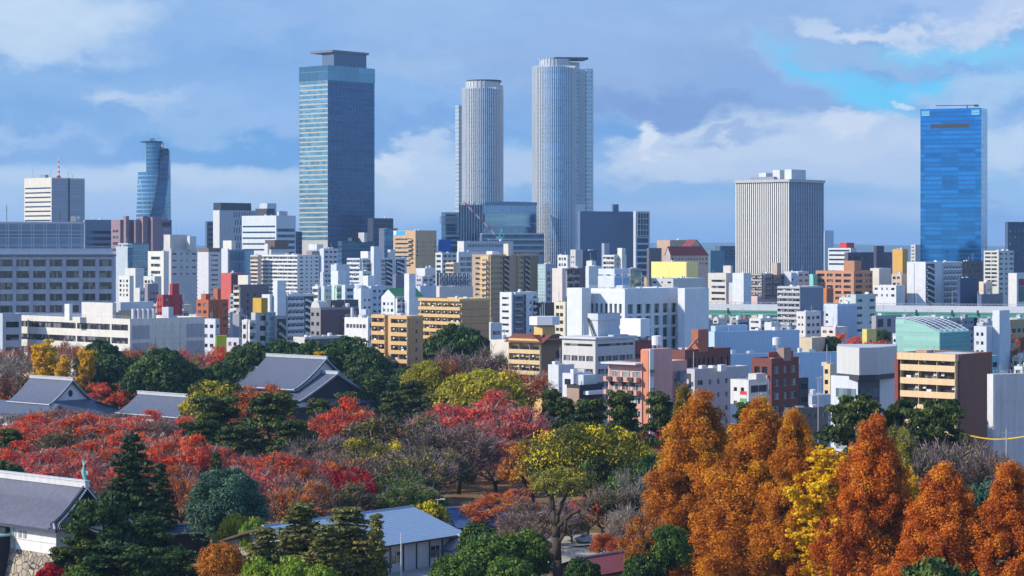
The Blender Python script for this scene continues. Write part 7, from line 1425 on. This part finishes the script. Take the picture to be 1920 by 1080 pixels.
o = pole('utility_pole', 'thin grey utility pole with a crossarm before the sheeted building', 'utility pole', 1887, 804, 870, 455, 0, .16, METAL); m = MB(); zp = zat(812, 455); m.bar((-1.2, 0, zp), (1.2, 0, zp), .07); m.bar((-.9, 0, zp - .9), (.9, 0, zp - .9), .06); m.build('crossarm', METAL, o)
# yellow safety rope
a, b_ = at(1800, 812, 468), at(1925, 818, 462); root = thing('safety_rope', 'bright yellow safety tube strung before the sheeted building', 'rope', (a.x, a.y, 0)); m = MB(); prev = None
for i in range(13):
    t = i / 12; q = a.lerp(b_, t) - root.location; q.z -= 1.6 * math.sin(math.pi * t) * .6
    if prev: m.bar(prev, q, .15, 0, 6)
    prev = q.copy()
m.build('tube', paint((.80, .52, .02), .5), root); m = MB(); 
for q in (a, b_): v = q - root.location; m.bar((v.x, v.y, 0), (v.x, v.y, v.z), .09, 0, 5)
m.build('posts', METAL, root)
# construction crane before the station block
D = 2050; q0, q1 = at(935, 447, D), at(871, 380, D); root = thing('tower_crane', 'red and white luffing crane on a teal mast before the station block', 'crane', (q0.x, q0.y, 0)); m = MB(); n = 9
for i in range(n):
    A, Bq = q0.lerp(q1, i / n) - root.location, q0.lerp(q1, (i + 1) / n) - root.location
    for dy, dz in ((0, .9), (-.8, -.5), (.8, -.5)): m.bar(A + Vector((0, dy, dz)), Bq + Vector((0, dy, dz)), .32, i % 2, 4)
    m.bar(A + Vector((0, -.8, -.5)), Bq + Vector((0, 0, .9)), .2, i % 2, 4)
m.build('boom', [REDM, WHITEM], root); m = MB()
for dx, dy in ((-1, -1), (1, -1), (1, 1), (-1, 1)): m.bar((dx, dy, 0), (dx, dy, q0.z), .22, 0, 4)
for i in range(18): z = 2 + i * 3.2; m.bar((-1, -1, z), (1, -1, z + 3.2), .14, 0, 4); m.bar((-1, -1, z), (1, -1, z), .14, 0, 4) if z < q0.z - 3 else None
m.build('mast', paint((.08, .42, .42), .5), root); m = MB(); m.box(-2.5, 3.5, -2, 2, q0.z - 1, q0.z + 1.6); m.bar((0, 0, q0.z), (3, 0, q0.z + 9), .3); m.bar((3, 0, q0.z + 9), (5, 0, q0.z), .25); m.build('cab', paint((.08, .42, .42), .5), root)
# ================================================================ trees of the park, far to near
T = tree; MQ = 'dawn redwoods'
def TT(kind, rows, name, cat='tree', group=None, mat=None):
    for row in rows:
        cx, top, wpx, D, label = row[:5]; T(kind, cx, top, wpx, D, label, name, row[5] if len(row) > 5 else mat, cat, group)
# -- back row under the white office
TT('ginkgo', [(82, 624, 74, 745, 'broad golden ginkgo against the left end of the long white office'), (160, 639, 46, 740, 'slender golden ginkgo beside the dark camphors'), (122, 656, 40, 735, 'small golden ginkgo between two taller golden ones')], 'ginkgo_tree', group='golden ginkgos by the long white office')
TT('bare_leafy', [(22, 648, 90, 840, 'rusty brown tree behind the silvery bare tree at the left edge', 'cherry_orange'), (122, 642, 70, 840, 'rust coloured tree between the golden ginkgos and the office', 'cherry_orange'), (262, 648, 62, 830, 'small rusty tree standing between two dark camphors', 'cherry_orange'), (375, 654, 80, 810, 'purplish half bare tree right of the twin dark camphors', 'cherry_pink'), (345, 668, 50, 790, 'yellow tinted bare tree beside the twin dark camphors', 'yellowgreen')], 'bare_tree')
TT('sparse', [(428, 650, 64, 800, 'bright orange red tree left of the camphor ridge', 'cherry')], 'maple_tree')
TT('bare_pale', [(50, 664, 160, 765, 'big silvery beige tree of bare twigs above the round windowed house')], 'bare_tree')
TT('camphor', [(190, 641, 90, 780, 'dark camphor rising between the golden ginkgo and the office'), (212, 668, 110, 752, 'rounded dark camphor behind the round windowed house'), (300, 657, 124, 735, 'twin topped dark camphor behind the long low tiled roof'), (470, 646, 96, 752, 'camphor at the left end of the ridge of evergreens'), (530, 640, 100, 756, 'camphor second from the left on the ridge of evergreens'), (590, 642, 96, 754, 'camphor with a yellow patch on the ridge of evergreens'), (655, 636, 130, 758, 'biggest rounded camphor right behind the tiled hall roof'), (430, 676, 90, 745, 'camphor on the slope left above the tiled hall'), (720, 668, 104, 790, 'camphor below the orange flats beside the tiled hall'), (800, 640, 100, 800, 'camphor left of the tallest camphor crown'), (858, 612, 116, 790, 'tallest dark camphor in front of the ribbon balcony flats'), (895, 640, 70, 800, 'camphor leaning out at the right of the tallest camphor'), (700, 700, 90, 730, 'dark camphor at the right shoulder of the tiled hall'), (770, 690, 90, 740, 'shaded camphor under the yellow crowned tree')], 'camphor_tree', group='camphors of the castle park')
TT('camphor_b', [(395, 690, 80, 760, 'lighter green camphor left of the tiled hall', 'green'), (402, 712, 98, 640, 'yellow green rounded tree below the left end of the tiled hall', 'yellow_dark'), (505, 660, 80, 750, 'low camphor touching the ridge of the tiled hall')], 'camphor_tree')
TT('ginkgo', [(812, 618, 30, 810, 'thin yellow ginkgo poking out beside the tallest camphor'), (597, 645, 36, 748, 'orange yellow tuft within the camphor ridge')], 'ginkgo_tree')
TT('dome', [(802, 674, 90, 700, 'clear yellow crowned tree below the tallest camphor'), (905, 690, 170, 640, 'wide yellow green dome in front of the brown bare trees')], 'zelkova_tree')
TT('bare_leafy', [(868, 660, 110, 735, 'brownish bare crowned tree right of the clear yellow tree'), (948, 655, 110, 740, 'grey brown tree right below the tallest camphor', 'olive_brown'), (1005, 690, 136, 650, 'orange brown tree right of the wide yellow green dome', 'cherry_orange'), (840, 668, 50, 700, 'orange tinged tree between the yellow and the bare crowns', 'orange')], 'autumn_tree')
TT('pine', [(772, 716, 70, 660, 'dark pine below the clear yellow crowned tree'), (735, 735, 60, 650, 'low dark pine by the right eave of the tiled hall'), (820, 740, 70, 640, 'dark pine left of the wide yellow green dome'), (1035, 733, 54, 560, 'small dark pine under the orange brown tree'), (1062, 748, 50, 545, 'spreading small pine left of the broad low pine'), (1105, 752, 90, 530, 'broad low olive pine before the black shop'), (1166, 738, 74, 505, 'open dark pine in front of the salmon pink flats'), (1238, 738, 66, 520, 'dark pine right of the salmon pink flats'), (602, 750, 66, 600, 'dark pine under the gable of the tiled hall'), (650, 738, 60, 610, 'small pine against the dark gable boards'), (1395, 756, 44, 520, 'little pine between two tall rust coloured redwoods')], 'pine_tree', group='black pines of the park')
TT('pine_b', [(1600, 745, 116, 478, 'wide dark pine in front of the six-sided top office'), (1690, 752, 86, 480, 'dark pine at the left of the balcony flats'), (1752, 754, 120, 470, 'spreading pine before the brown flank of the balcony flats')], 'pine_tree', group='black pines of the park')
# -- cherries
CH = 'reddened cherry trees'
TT('cherrya', [(65, 792, 170, 590, 'orange red cherry nearest the lower wall of the round windowed house'), (215, 782, 150, 600, 'orange red cherry below the long low tiled roof'), (318, 780, 120, 610, 'bright red cherry left of the dark central pines'), (30, 842, 150, 520, 'bright orange cherry at the left edge above the gatehouse', 'cherry'), (640, 764, 130, 560, 'brilliant red cherry in front of the dark gable of the tiled hall'), (880, 752, 190, 565, 'large pinkish red cherry below the yellow green dome', 'cherry_pink'), (330, 828, 150, 480, 'rosy cherry right of the layered conifer')], 'cherry_tree', group=CH)
TT('cherryb', [(140, 786, 150, 585, 'red cherry with dark limbs below the round windowed house'), (110, 850, 150, 490, 'dull red cherry over the gatehouse ridge', 'cherry_pink'), (265, 812, 130, 545, 'red cherry just behind the layered conifer', 'cherry'), (965, 772, 140, 545, 'pink cherry left of the bumpy yellow green tree', 'cherry_pink'), (520, 850, 150, 480, 'pinkish red cherry right of the bluish evergreen', 'cherry'), (700, 790, 90, 560, 'orange fringed cherry under the brilliant red one', 'cherry_orange')], 'cherry_tree', group=CH)
TT('cherryc', [(200, 872, 150, 470, 'dusky red cherry behind the gatehouse fish ornament', 'cherry_pink'), (385, 800, 110, 560, 'red cherry seen through the left central pine'), (455, 770, 110, 600, 'orange cherry between the two central pines', 'cherry_orange'), (1218, 800, 70, 520, 'small red cherry beside the tall olive redwood', 'cherry'), (600, 870, 120, 470, 'orange and grey cherry left of the crimson maple', 'cherry_orange'), (1102, 935, 80, 445, 'small red cherry beside the white car', 'cherry'), (560, 800, 110, 560, 'burnt orange cherry behind the right central pine', 'cherry_orange'), (420, 858, 110, 490, 'scarlet cherry at the top of the bluish evergreen', 'cherry')], 'cherry_tree', group=CH)
TT('sparse', [(490, 722, 96, 640, 'orange tree before the front slope of the tiled hall'), (945, 920, 110, 450, 'orange sprayed tree over the dark navy roof'), (1000, 830, 90, 500, 'tawny orange tree left of the bumpy yellow green tree', 'orange'), (208, 718, 84, 735, 'red tree right of the round windowed house', 'cherry'), (14, 700, 70, 775, 'rust tree just left above the round windowed house')], 'autumn_tree')
TT('maple', [(650, 884, 96, 455, 'crimson maple behind the pale blue roof')], 'maple_tree')
TT('bare', [(100, 768, 120, 640, 'half bare orange brown tree before the round windowed house', 'cherry_orange'), (190, 776, 100, 640, 'purple grey twiggy tree below the long low tiled roof'), (860, 800, 150, 520, 'dark limbed bare tree above the leafy ground'), (690, 850, 120, 500, 'grey green tree behind the crimson maple', 'green'), (1010, 960, 120, 420, 'grey bare shrub tree beside the lopped trunk'), (1130, 955, 90, 448, 'dark bare tree over the white car'), (1790, 833, 150, 450, 'wide grey bare tree before the sheeted building', 'olive_brown'), (1715, 850, 110, 440, 'grey bare tree behind the tallest rust redwood', 'olive_brown'), (1865, 852, 90, 440, 'grey bare tree at the foot of the utility pole', 'brown'), (600, 820, 110, 520, 'olive tinged tree under the brilliant red cherry', 'olive_brown')], 'bare_tree', group='bare trees of the park')
TT('bare_pale', [(1200, 888, 100, 440, 'pale grey bare tree left of the rust coloured redwoods'), (1196, 950, 100, 405, 'beige green half bare tree right of the white car')], 'bare_tree', group='bare trees of the park')
TT('thick', [(745, 778, 170, 530, 'large olive brown tree right of the brilliant red cherry'), (700, 822, 120, 500, 'yellow flecked tree in front of the large olive brown tree', 'yellow_dark'), (810, 840, 120, 495, 'dull olive tree above the leafy ground'), (730, 880, 140, 470, 'dark green shaded tree right of the crimson maple', 'green'), (1660, 800, 100, 445, 'yellowish tree behind the third tall redwood', 'yellowgreen'), (1350, 880, 100, 420, 'olive tree in the gap between the redwoods', 'olive_brown')], 'park_tree')
TT('mottled', [(1104, 793, 216, 480, 'big bumpy yellow green tree before the salmon pink flats')], 'camphor_tree')
TT('camphor', [(1215, 858, 86, 450, 'dark evergreen left of the olive redwood'), (1170, 885, 90, 445, 'rounded evergreen below the bumpy yellow green tree'), (1850, 905, 90, 400, 'bluish evergreen between the two rightmost redwoods', 'camphor_blue'), (10, 868, 90, 430, 'dark evergreen behind the gatehouse ridge')], 'evergreen_tree')
TT('big', [(428, 884, 150, 412, 'broad bluish evergreen left of the pale blue roof')], 'camphor_tree')
TT('pine', [(440, 800, 90, 525, 'dark pine between the two central pines'), (20, 806, 60, 560, 'small dark pine at the left edge among cherries'), (402, 744, 116, 545, 'left of the two dark central pines'), (512, 740, 124, 535, 'right of the two dark central pines'), (380, 790, 80, 530, 'lower dark pine leaning by the left central pine'), (545, 790, 80, 525, 'low spreading pine beside the right central pine')], 'pine_tree', group='black pines of the park')
TT('fir', [(247, 818, 130, 395, 'layered dark conifer right of the gatehouse'), (300, 870, 70, 420, 'thin conifer tucked behind the layered one'), (405, 850, 60, 440, 'thin dark conifer behind the bluish evergreen')], 'conifer_tree')
TT('pine_b', [(186, 928, 120, 340, 'green pine touching the gatehouse wall', 'fir'), (255, 968, 140, 368, 'dense pine below the layered conifer', 'fir'), (150, 1010, 110, 335, 'bottom left pine over the stone base', 'pine'), (235, 1020, 150, 330, 'wide pine at the bottom near the gatehouse', 'fir'), (320, 1030, 120, 335, 'dark pine at the bottom left of the golden cone', 'fir')], 'pine_tree', group='green pines by the gatehouse')
TT('hinoki', [(566, 944, 116, 362, 'greyish conifer in front of the left half of the pale blue roof'), (650, 952, 130, 358, 'bushy greyish conifer before the middle of the pale blue roof'), (495, 990, 90, 352, 'low greyish conifer at the gable of the pale blue roofed house'), (612, 985, 90, 350, 'short conifer between the two greyish ones')], 'conifer_tree', group='greyish conifers before the blue roof')
TT('slim', [(706, 966, 60, 355, 'slim conifer beside the white flag pole')], 'conifer_tree')
TT('lopped', [(1046, 872, 104, 370, 'lopped tree with a bare forked trunk and light green crown')], 'lopped_tree')
TT('dome', [(415, 1016, 80, 325, 'small golden orange conical tree at the bottom edge', 'orange'), (1540, 870, 110, 410, 'yellow tree behind the golden spray ginkgo', 'yellowgreen')], 'autumn_tree')
TT('shrub', [(490, 1050, 70, 322, 'bright green bush left of the round lime bushes', 'lime'), (555, 1052, 96, 320, 'round lime green bush at the bottom edge', 'lime'), (600, 1062, 60, 318, 'small lime bush right of the round lime green bush', 'lime'), (445, 968, 70, 400, 'yellow green bush at the gable end of the pale blue roof', 'yellowgreen'), (800, 945, 80, 425, 'yellow bush behind the right end of the pale blue roof', 'yellow_dark'), (1760, 1058, 170, 300, 'dark evergreen bush below the second redwood from the right', 'camphor'), (95, 1062, 60, 325, 'bush with red leaves at the foot of the stone base', 'crimson'), (150, 1066, 70, 322, 'green bush at the foot of the stone base', 'green'), (985, 1000, 90, 380, 'dark green bush left of the lopped trunk', 'green'), (480, 975, 60, 395, 'small yellow green bush by the gable wall', 'lime')], 'bush', 'bush')
TT('camphor_b', [(930, 1000, 120, 370, 'leafy green tree below the tiled gate roof', 'green'), (865, 1040, 110, 345, 'green tree right of the flag pole', 'green'), (955, 1046, 90, 342, 'green tree at the foot of the lopped trunk', 'green'), (1092, 1046, 60, 352, 'dark tree right of the lopped trunk', 'camphor'), (1252, 984, 74, 350, 'green tree in front of the leftmost broad redwood', 'green'), (1205, 1040, 70, 345, 'dark green tree left of the redwood row', 'camphor'), (900, 980, 70, 400, 'mid green tree above the tiled gate roof', 'camphor')], 'park_tree')
TT('bare_leafy', [(1020, 940, 110, 430, 'tawny leaved tree behind the lopped trunk', 'brown'), (970, 985, 90, 395, 'yellowish shrub tree left of the lopped trunk', 'yellow_dark'), (1150, 910, 100, 440, 'thin leaved tree below the rounded evergreen', 'olive_brown'), (560, 890, 110, 450, 'brown leaved tree left of the crimson maple', 'brown'), (340, 890, 100, 450, 'brown and red tree behind the bluish evergreen', 'cherry_orange')], 'autumn_tree')
TT('cherrya', [(-5, 800, 140, 600, 'red cherry cut by the left edge below the tiled houses'), (300, 860, 140, 470, 'red cherry low behind the thin conifer', 'cherry_orange'), (765, 800, 110, 580, 'rosy cherry behind the olive brown tree', 'cherry_pink'), (820, 772, 120, 590, 'pink red cherry left of the large pinkish one', 'cherry'), (1010, 790, 110, 560, 'rose cherry touching the bumpy yellow green tree', 'cherry_pink')], 'cherry_tree', group=CH)
TT('cherryb', [(180, 830, 140, 540, 'scarlet cherry behind the dusky red one', 'cherry'), (60, 880, 130, 455, 'dark red cherry above the gatehouse ridge', 'cherry_pink'), (390, 838, 120, 520, 'orange red cherry under the left central pine', 'cherry'), (480, 880, 130, 450, 'pink cherry peeping over the bluish evergreen', 'cherry_pink'), (560, 905, 120, 430, 'rusty pink cherry above the greyish conifers', 'cherry_orange'), (930, 830, 120, 520, 'dull pink cherry over the leafy clearing', 'cherry_pink')], 'cherry_tree', group=CH)
TT('bare', [(30, 782, 110, 650, 'thin grey tree at the left edge under the tiled house'), (270, 790, 120, 600, 'grey twigs between red crowns below the long low tiled roof'), (460, 820, 120, 540, 'orange brown tree between the two central pines', 'orange'), (780, 850, 130, 480, 'yellow flecked half bare tree beside the dull olive tree', 'yellow_dark'), (640, 850, 110, 490, 'orange tinged tree over the crimson maple', 'orange')], 'bare_tree', group='bare trees of the park')
TT('thick', [(125, 806, 110, 575, 'dark olive tree amid red cherries below the round windowed house', 'olive_brown'), (245, 846, 100, 505, 'brown olive tree amid red cherries near the layered conifer', 'brown'), (1150, 1000, 80, 398, 'tawny shrub tree beside the maroon shed', 'cherry_orange'), (1072, 975, 60, 436, 'olive tree behind the white car', 'olive_brown'), (1215, 975, 84, 352, 'orange tree at the foot of the leftmost broad redwood', 'orange'), (660, 830, 120, 520, 'brown olive tree above the crimson maple', 'brown'), (620, 905, 130, 440, 'dark brown tree behind the greyish conifers', 'olive_brown'), (760, 905, 110, 450, 'dark olive tree behind the blue ridge end', 'green'), (1140, 860, 120, 470, 'green shaded tree under the bumpy yellow green one', 'green')], 'park_tree')
TT('camphor', [(355, 690, 80, 735, 'dark camphor behind the porch roof'), (250, 700, 90, 745, 'dark camphor over the long low tiled roof'), (620, 690, 110, 752, 'camphor low behind the right eave of the tiled hall'), (560, 655, 110, 752, 'camphor in the middle of the ridge of evergreens'), (690, 655, 90, 750, 'camphor at the right end of the ridge of evergreens')], 'camphor_tree', group='camphors of the castle park')
# -- the row of tall redwoods at the right, nearest the camera
TT('meta_b', [(1283, 728, 104, 420, 'slim olive green redwood at the left of the row', 'meta_olive')], 'redwood_tree', group=MQ)
TT('meta', [(1312, 744, 216, 380, 'tall gold brown redwood, leftmost of the broad ones', 'meta_gold'), (1640, 790, 196, 345, 'tallest deep rust redwood right of the golden ginkgo', 'meta_rust')], 'redwood_tree', group=MQ)
TT('meta_c', [(1424, 754, 232, 365, 'broad amber redwood second from the left', 'meta_gold'), (1770, 874, 210, 322, 'low orange rust redwood, second from the right edge', 'meta_rust')], 'redwood_tree', group=MQ)
TT('meta_b', [(1490, 774, 150, 358, 'narrow amber redwood left of the golden ginkgo', 'meta_gold'), (1896, 873, 190, 318, 'orange red redwood cut by the right edge', 'meta_rust')], 'redwood_tree', group=MQ)
TT('ginkgo_b', [(1556, 826, 190, 352, 'wide golden ginkgo with long sprays between the redwoods'), (1700, 868, 80, 372, 'golden ginkgo tip behind the tallest rust redwood')], 'ginkgo_tree', group='golden ginkgos by the redwoods')
# -- street trees in the city
TT('sparse', [(1590, 628, 60, 960, 'red street tree left of the lemon yellow shop', 'cherry'), (1650, 640, 70, 900, 'red tree beside the green glass hall', 'cherry'), (1905, 628, 60, 880, 'orange brown tree at the right edge by the tan low block', 'cherry_orange'), (1612, 640, 50, 930, 'dark red tree in front of the red street tree', 'cherry_pink')], 'street_tree', group='street trees')
TT('camphor_b', [(1558, 630, 40, 940, 'round dark street tree right of the beige low shed'), (1654, 618, 24, 960, 'small dark street tree near the lemon yellow shop')], 'street_tree', group='street trees')
# ================================================================ the crowd of low blocks between
cover = np.full((480, 1080), 1e9)          # nearest depth already built, on a coarse picture grid
fl_label = set(); count = 0; r3 = random.Random(21)
PAL = [('white', (.72, .72, .70)), ('off white', (.62, .60, .55)), ('pale grey', (.52, .53, .55)), ('cream', (.64, .55, .40)), ('beige', (.52, .42, .31)), ('slate grey', (.26, .28, .32)), ('pale blue', (.50, .57, .64)), ('brown', (.22, .14, .11)), ('tan', (.48, .32, .18)), ('brick red', (.34, .10, .06)), ('pinkish', (.52, .36, .31)), ('grey', (.38, .39, .41))]
PW_ = [14, 9, 9, 5, 4, 4, 6, 2, 2, .5, 1.5, 6]
SHORT = sorted([n for n in NAMED if n['short']], key=lambda n: n['cx'])
def mark(pl, pr, y0, y1, D):
    a, b_ = max(0, int(pl / 4)), min(480, int(pr / 4) + 1); c0, c1 = max(0, int(y0)), min(1080, int(y1))
    if b_ > a and c1 > c0: q = cover[a:b_, c0:c1]; np.minimum(q, D, out=q)
for n in NAMED: mark(n['pl'], n['pr'], n['top'], HZ + EYE * F / n['D'], n['D'])
for cx, top, wpx, D in TREES: mark(cx - wpx * .38, cx + wpx * .38, top + 10, HZ + EYE * F / D, D)
# fronts of the city stop where the park begins
TYPES = ('flat topped block', 'stepped block', 'gabled house', 'balcony block', 'tank topped block', 'railed block', 'low hall')
cand = []
for D in [620, 645, 670, 700, 730, 760, 790, 820, 850, 880, 910, 945, 980, 1020, 1060, 1100, 1140, 1190, 1240, 1300, 1345, 1440, 1490, 1540, 1600, 1660, 1720, 1790, 1870, 1960, 2080, 2200, 2400, 2650, 2950, 3300, 3800, 4500]:
    x = -40
    while x < 1960:
        wpx = r3.uniform(5, 13) * F / D * r3.choice((.7, 1, 1, 1.4)); cand.append((D * r3.uniform(.98, 1.02), x, wpx)); x += wpx * r3.uniform(.9, 1.5)
for D, x, wpx in cand:
    if count >= 280: break
    xa, xb = max(0, x), min(1919, x + wpx)
    if xb - xa < 5 or (D < 720 and x < 1010) or (D < 860 and x < 640) or (D < 600): continue
    # tallest it may be without covering anything named behind it
    lim = 470 if D > 1500 else 486
    for n in NAMED:
        if n['D'] > D and n['pr'] > x + 1 and n['pl'] < x + wpx - 1: lim = max(lim, n['vis'])
    for cx, top, wq, Dt in TREES:
        if Dt > D and cx + wq / 2 > x and cx - wq / 2 < x + wpx: lim = max(lim, top + 40)
    # would it overlap a named footprint in depth?
    if any(-12 < D - n['D'] < 30 and n['pr'] > x - 4 and n['pl'] < x + wpx + 4 for n in NAMED): continue
    hmax = zat(lim, D); h = min(hmax, r3.uniform(6, 30 if D > 900 else 16))
    if h < 3.2: continue
    top = HZ + (EYE - h) * F / D; bot = HZ + EYE * F / D
    a, b_ = int(xa / 4), int(xb / 4) + 1; c0, c1 = int(top), min(1080, int(bot)); vis = cover[a:b_, c0:c1] > D
    if vis.size == 0 or vis.sum() < 12: continue
    L_ = [n for n in SHORT if n['cx'] < x + wpx / 2 and abs((n['top'] + n['vis']) / 2 - top) < 140]; R_ = [n for n in SHORT if n['cx'] >= x + wpx / 2 and abs((n['top'] + n['vis']) / 2 - top) < 140]
    near = lambda n: abs(n['cx'] - x - wpx / 2) + .6 * abs((n['top'] + n['vis']) / 2 - top)
    L_.sort(key=near); R_.sort(key=near)
    if not L_ and not R_: continue
    if L_ and R_: rel = 'between the %s and the %s' % (L_[0]['short'], R_[0]['short'])
    elif L_: rel = 'right of the %s' % L_[0]['short']
    else: rel = 'left of the %s' % R_[0]['short']
    for _ in range(40):
        cn, col_ = r3.choices(PAL, PW_)[0]; ty = r3.choice(TYPES) if h > 8 else r3.choice(('gabled house', 'low hall', 'gabled house', 'flat topped block', 'tank topped block'))
        lab = '%s %s %s' % (cn, ty, rel)
        if lab not in fl_label: break
    else: continue
    fl_label.add(lab); count += 1
    f = r3.uniform(.3, .62); pc = x + wpx * f
    ghouse = ty == 'gabled house'
    if ghouse: h = min(h, r3.uniform(6, 10)); top = HZ + (EYE - h) * F / D
    b = B('gabled_house' if ghouse else 'low_block', lab, 'house' if ghouse else 'building', x, pc, x + wpx, top, D, col_, vis=min(bot, top + 90), short=None, parapet=.1 if ghouse else .7, group='low blocks of the city', roof=r3.choice((ROOF, ROOF, ROOFB, paint((.22, .23, .25), .9, .2, .2), paint((.30, .42, .34), .9, .2, .2))))
    mark(x, x + wpx, top, bot, D); h = b.h
    if D < 1900:
        fh = r3.choice((2.9, 3.1, 3.5)); nmax = max(1, min(7, int((h - 1) / fh)))
        if ty == 'balcony block': b.bal(r3.choice('LR'), fh, .9, max(1, int(b.wl / 5)), n=nmax, ac=D < 1200)
        for f_ in 'LR':
            if f_ in b.done or r3.random() < .15: continue
            if h > 3.6: b.rows(f_, fh, r3.choice((1.1, 1.3, 1.6)), 1.3 if h > 5 else .9, cols=max(1, int(b.L(f_) / r3.uniform(2.6, 5))) if r3.random() < .75 else 0, pf=r3.uniform(.3, .7), n=nmax)
    if ghouse:
        m = MB(); z = h; e = .5; rp_ = min(b.wl, b.wr) * .26 + .6
        m.sheet([[(-e, -e, z - .1), (b.wr + e, -e, z - .1)], [(-e, b.wl / 2, z + rp_), (b.wr + e, b.wl / 2, z + rp_)], [(-e, b.wl + e, z - .1), (b.wr + e, b.wl + e, z - .1)]]); m.build('pitched_roof', r3.choice((tiles((.16, .18, .22), .4, 0), tiles((.24, .24, .25), .4, 0), paint((.30, .12, .08), .8), paint((.20, .26, .34), .6))), b.root)
        m = MB(); m.poly([(-.28, 0, z), (-.28, b.wl / 2, z + rp_ - .1), (-.28, b.wl, z)]); m.poly([(b.wr - .02, 0, z), (b.wr - .02, b.wl / 2, z + rp_ - .1), (b.wr - .02, b.wl, z)]); m.build('gable_wall', b.wallm, b.root)
    else:
        if ty == 'stepped block': b.pent(.35, .85, .2, .8, min(3.0, hmax - h + 1.0) if hmax - h > 1 else 1.6)
        elif r3.random() < .5 and b.wr > 6: b.pent(.5, .8, .3, .7, 2.2)
        if ty == 'tank topped block': b.tank(.3, .4, min(1.2, b.wr * .14), 1.6)
        if D < 1500: b.clutter(r3.choice((1, 2, 3)), ty == 'railed block')
    b.end()
print('fillers', count)
# ================================================================ air
mb = MB(); mb.box(-34000, 34000, -320, 62000, -1.0, 275)
hz = mb.build('haze', None); hz['kind'] = 'stuff'
hm = bpy.data.materials.new('air'); hm.use_nodes = True; hn = NT(hm.node_tree); hn.n.clear()
pv = hn.node('ShaderNodeVolumePrincipled'); pv.inputs['Color'].default_value = (.44, .70, 1.0, 1); pv.inputs['Density'].default_value = HAZE; pv.inputs['Anisotropy'].default_value = .1
ho = hn.node('ShaderNodeOutputMaterial'); hn.l.new(pv.outputs[0], ho.inputs['Volume']); hz.data.materials.clear(); hz.data.materials.append(hm)
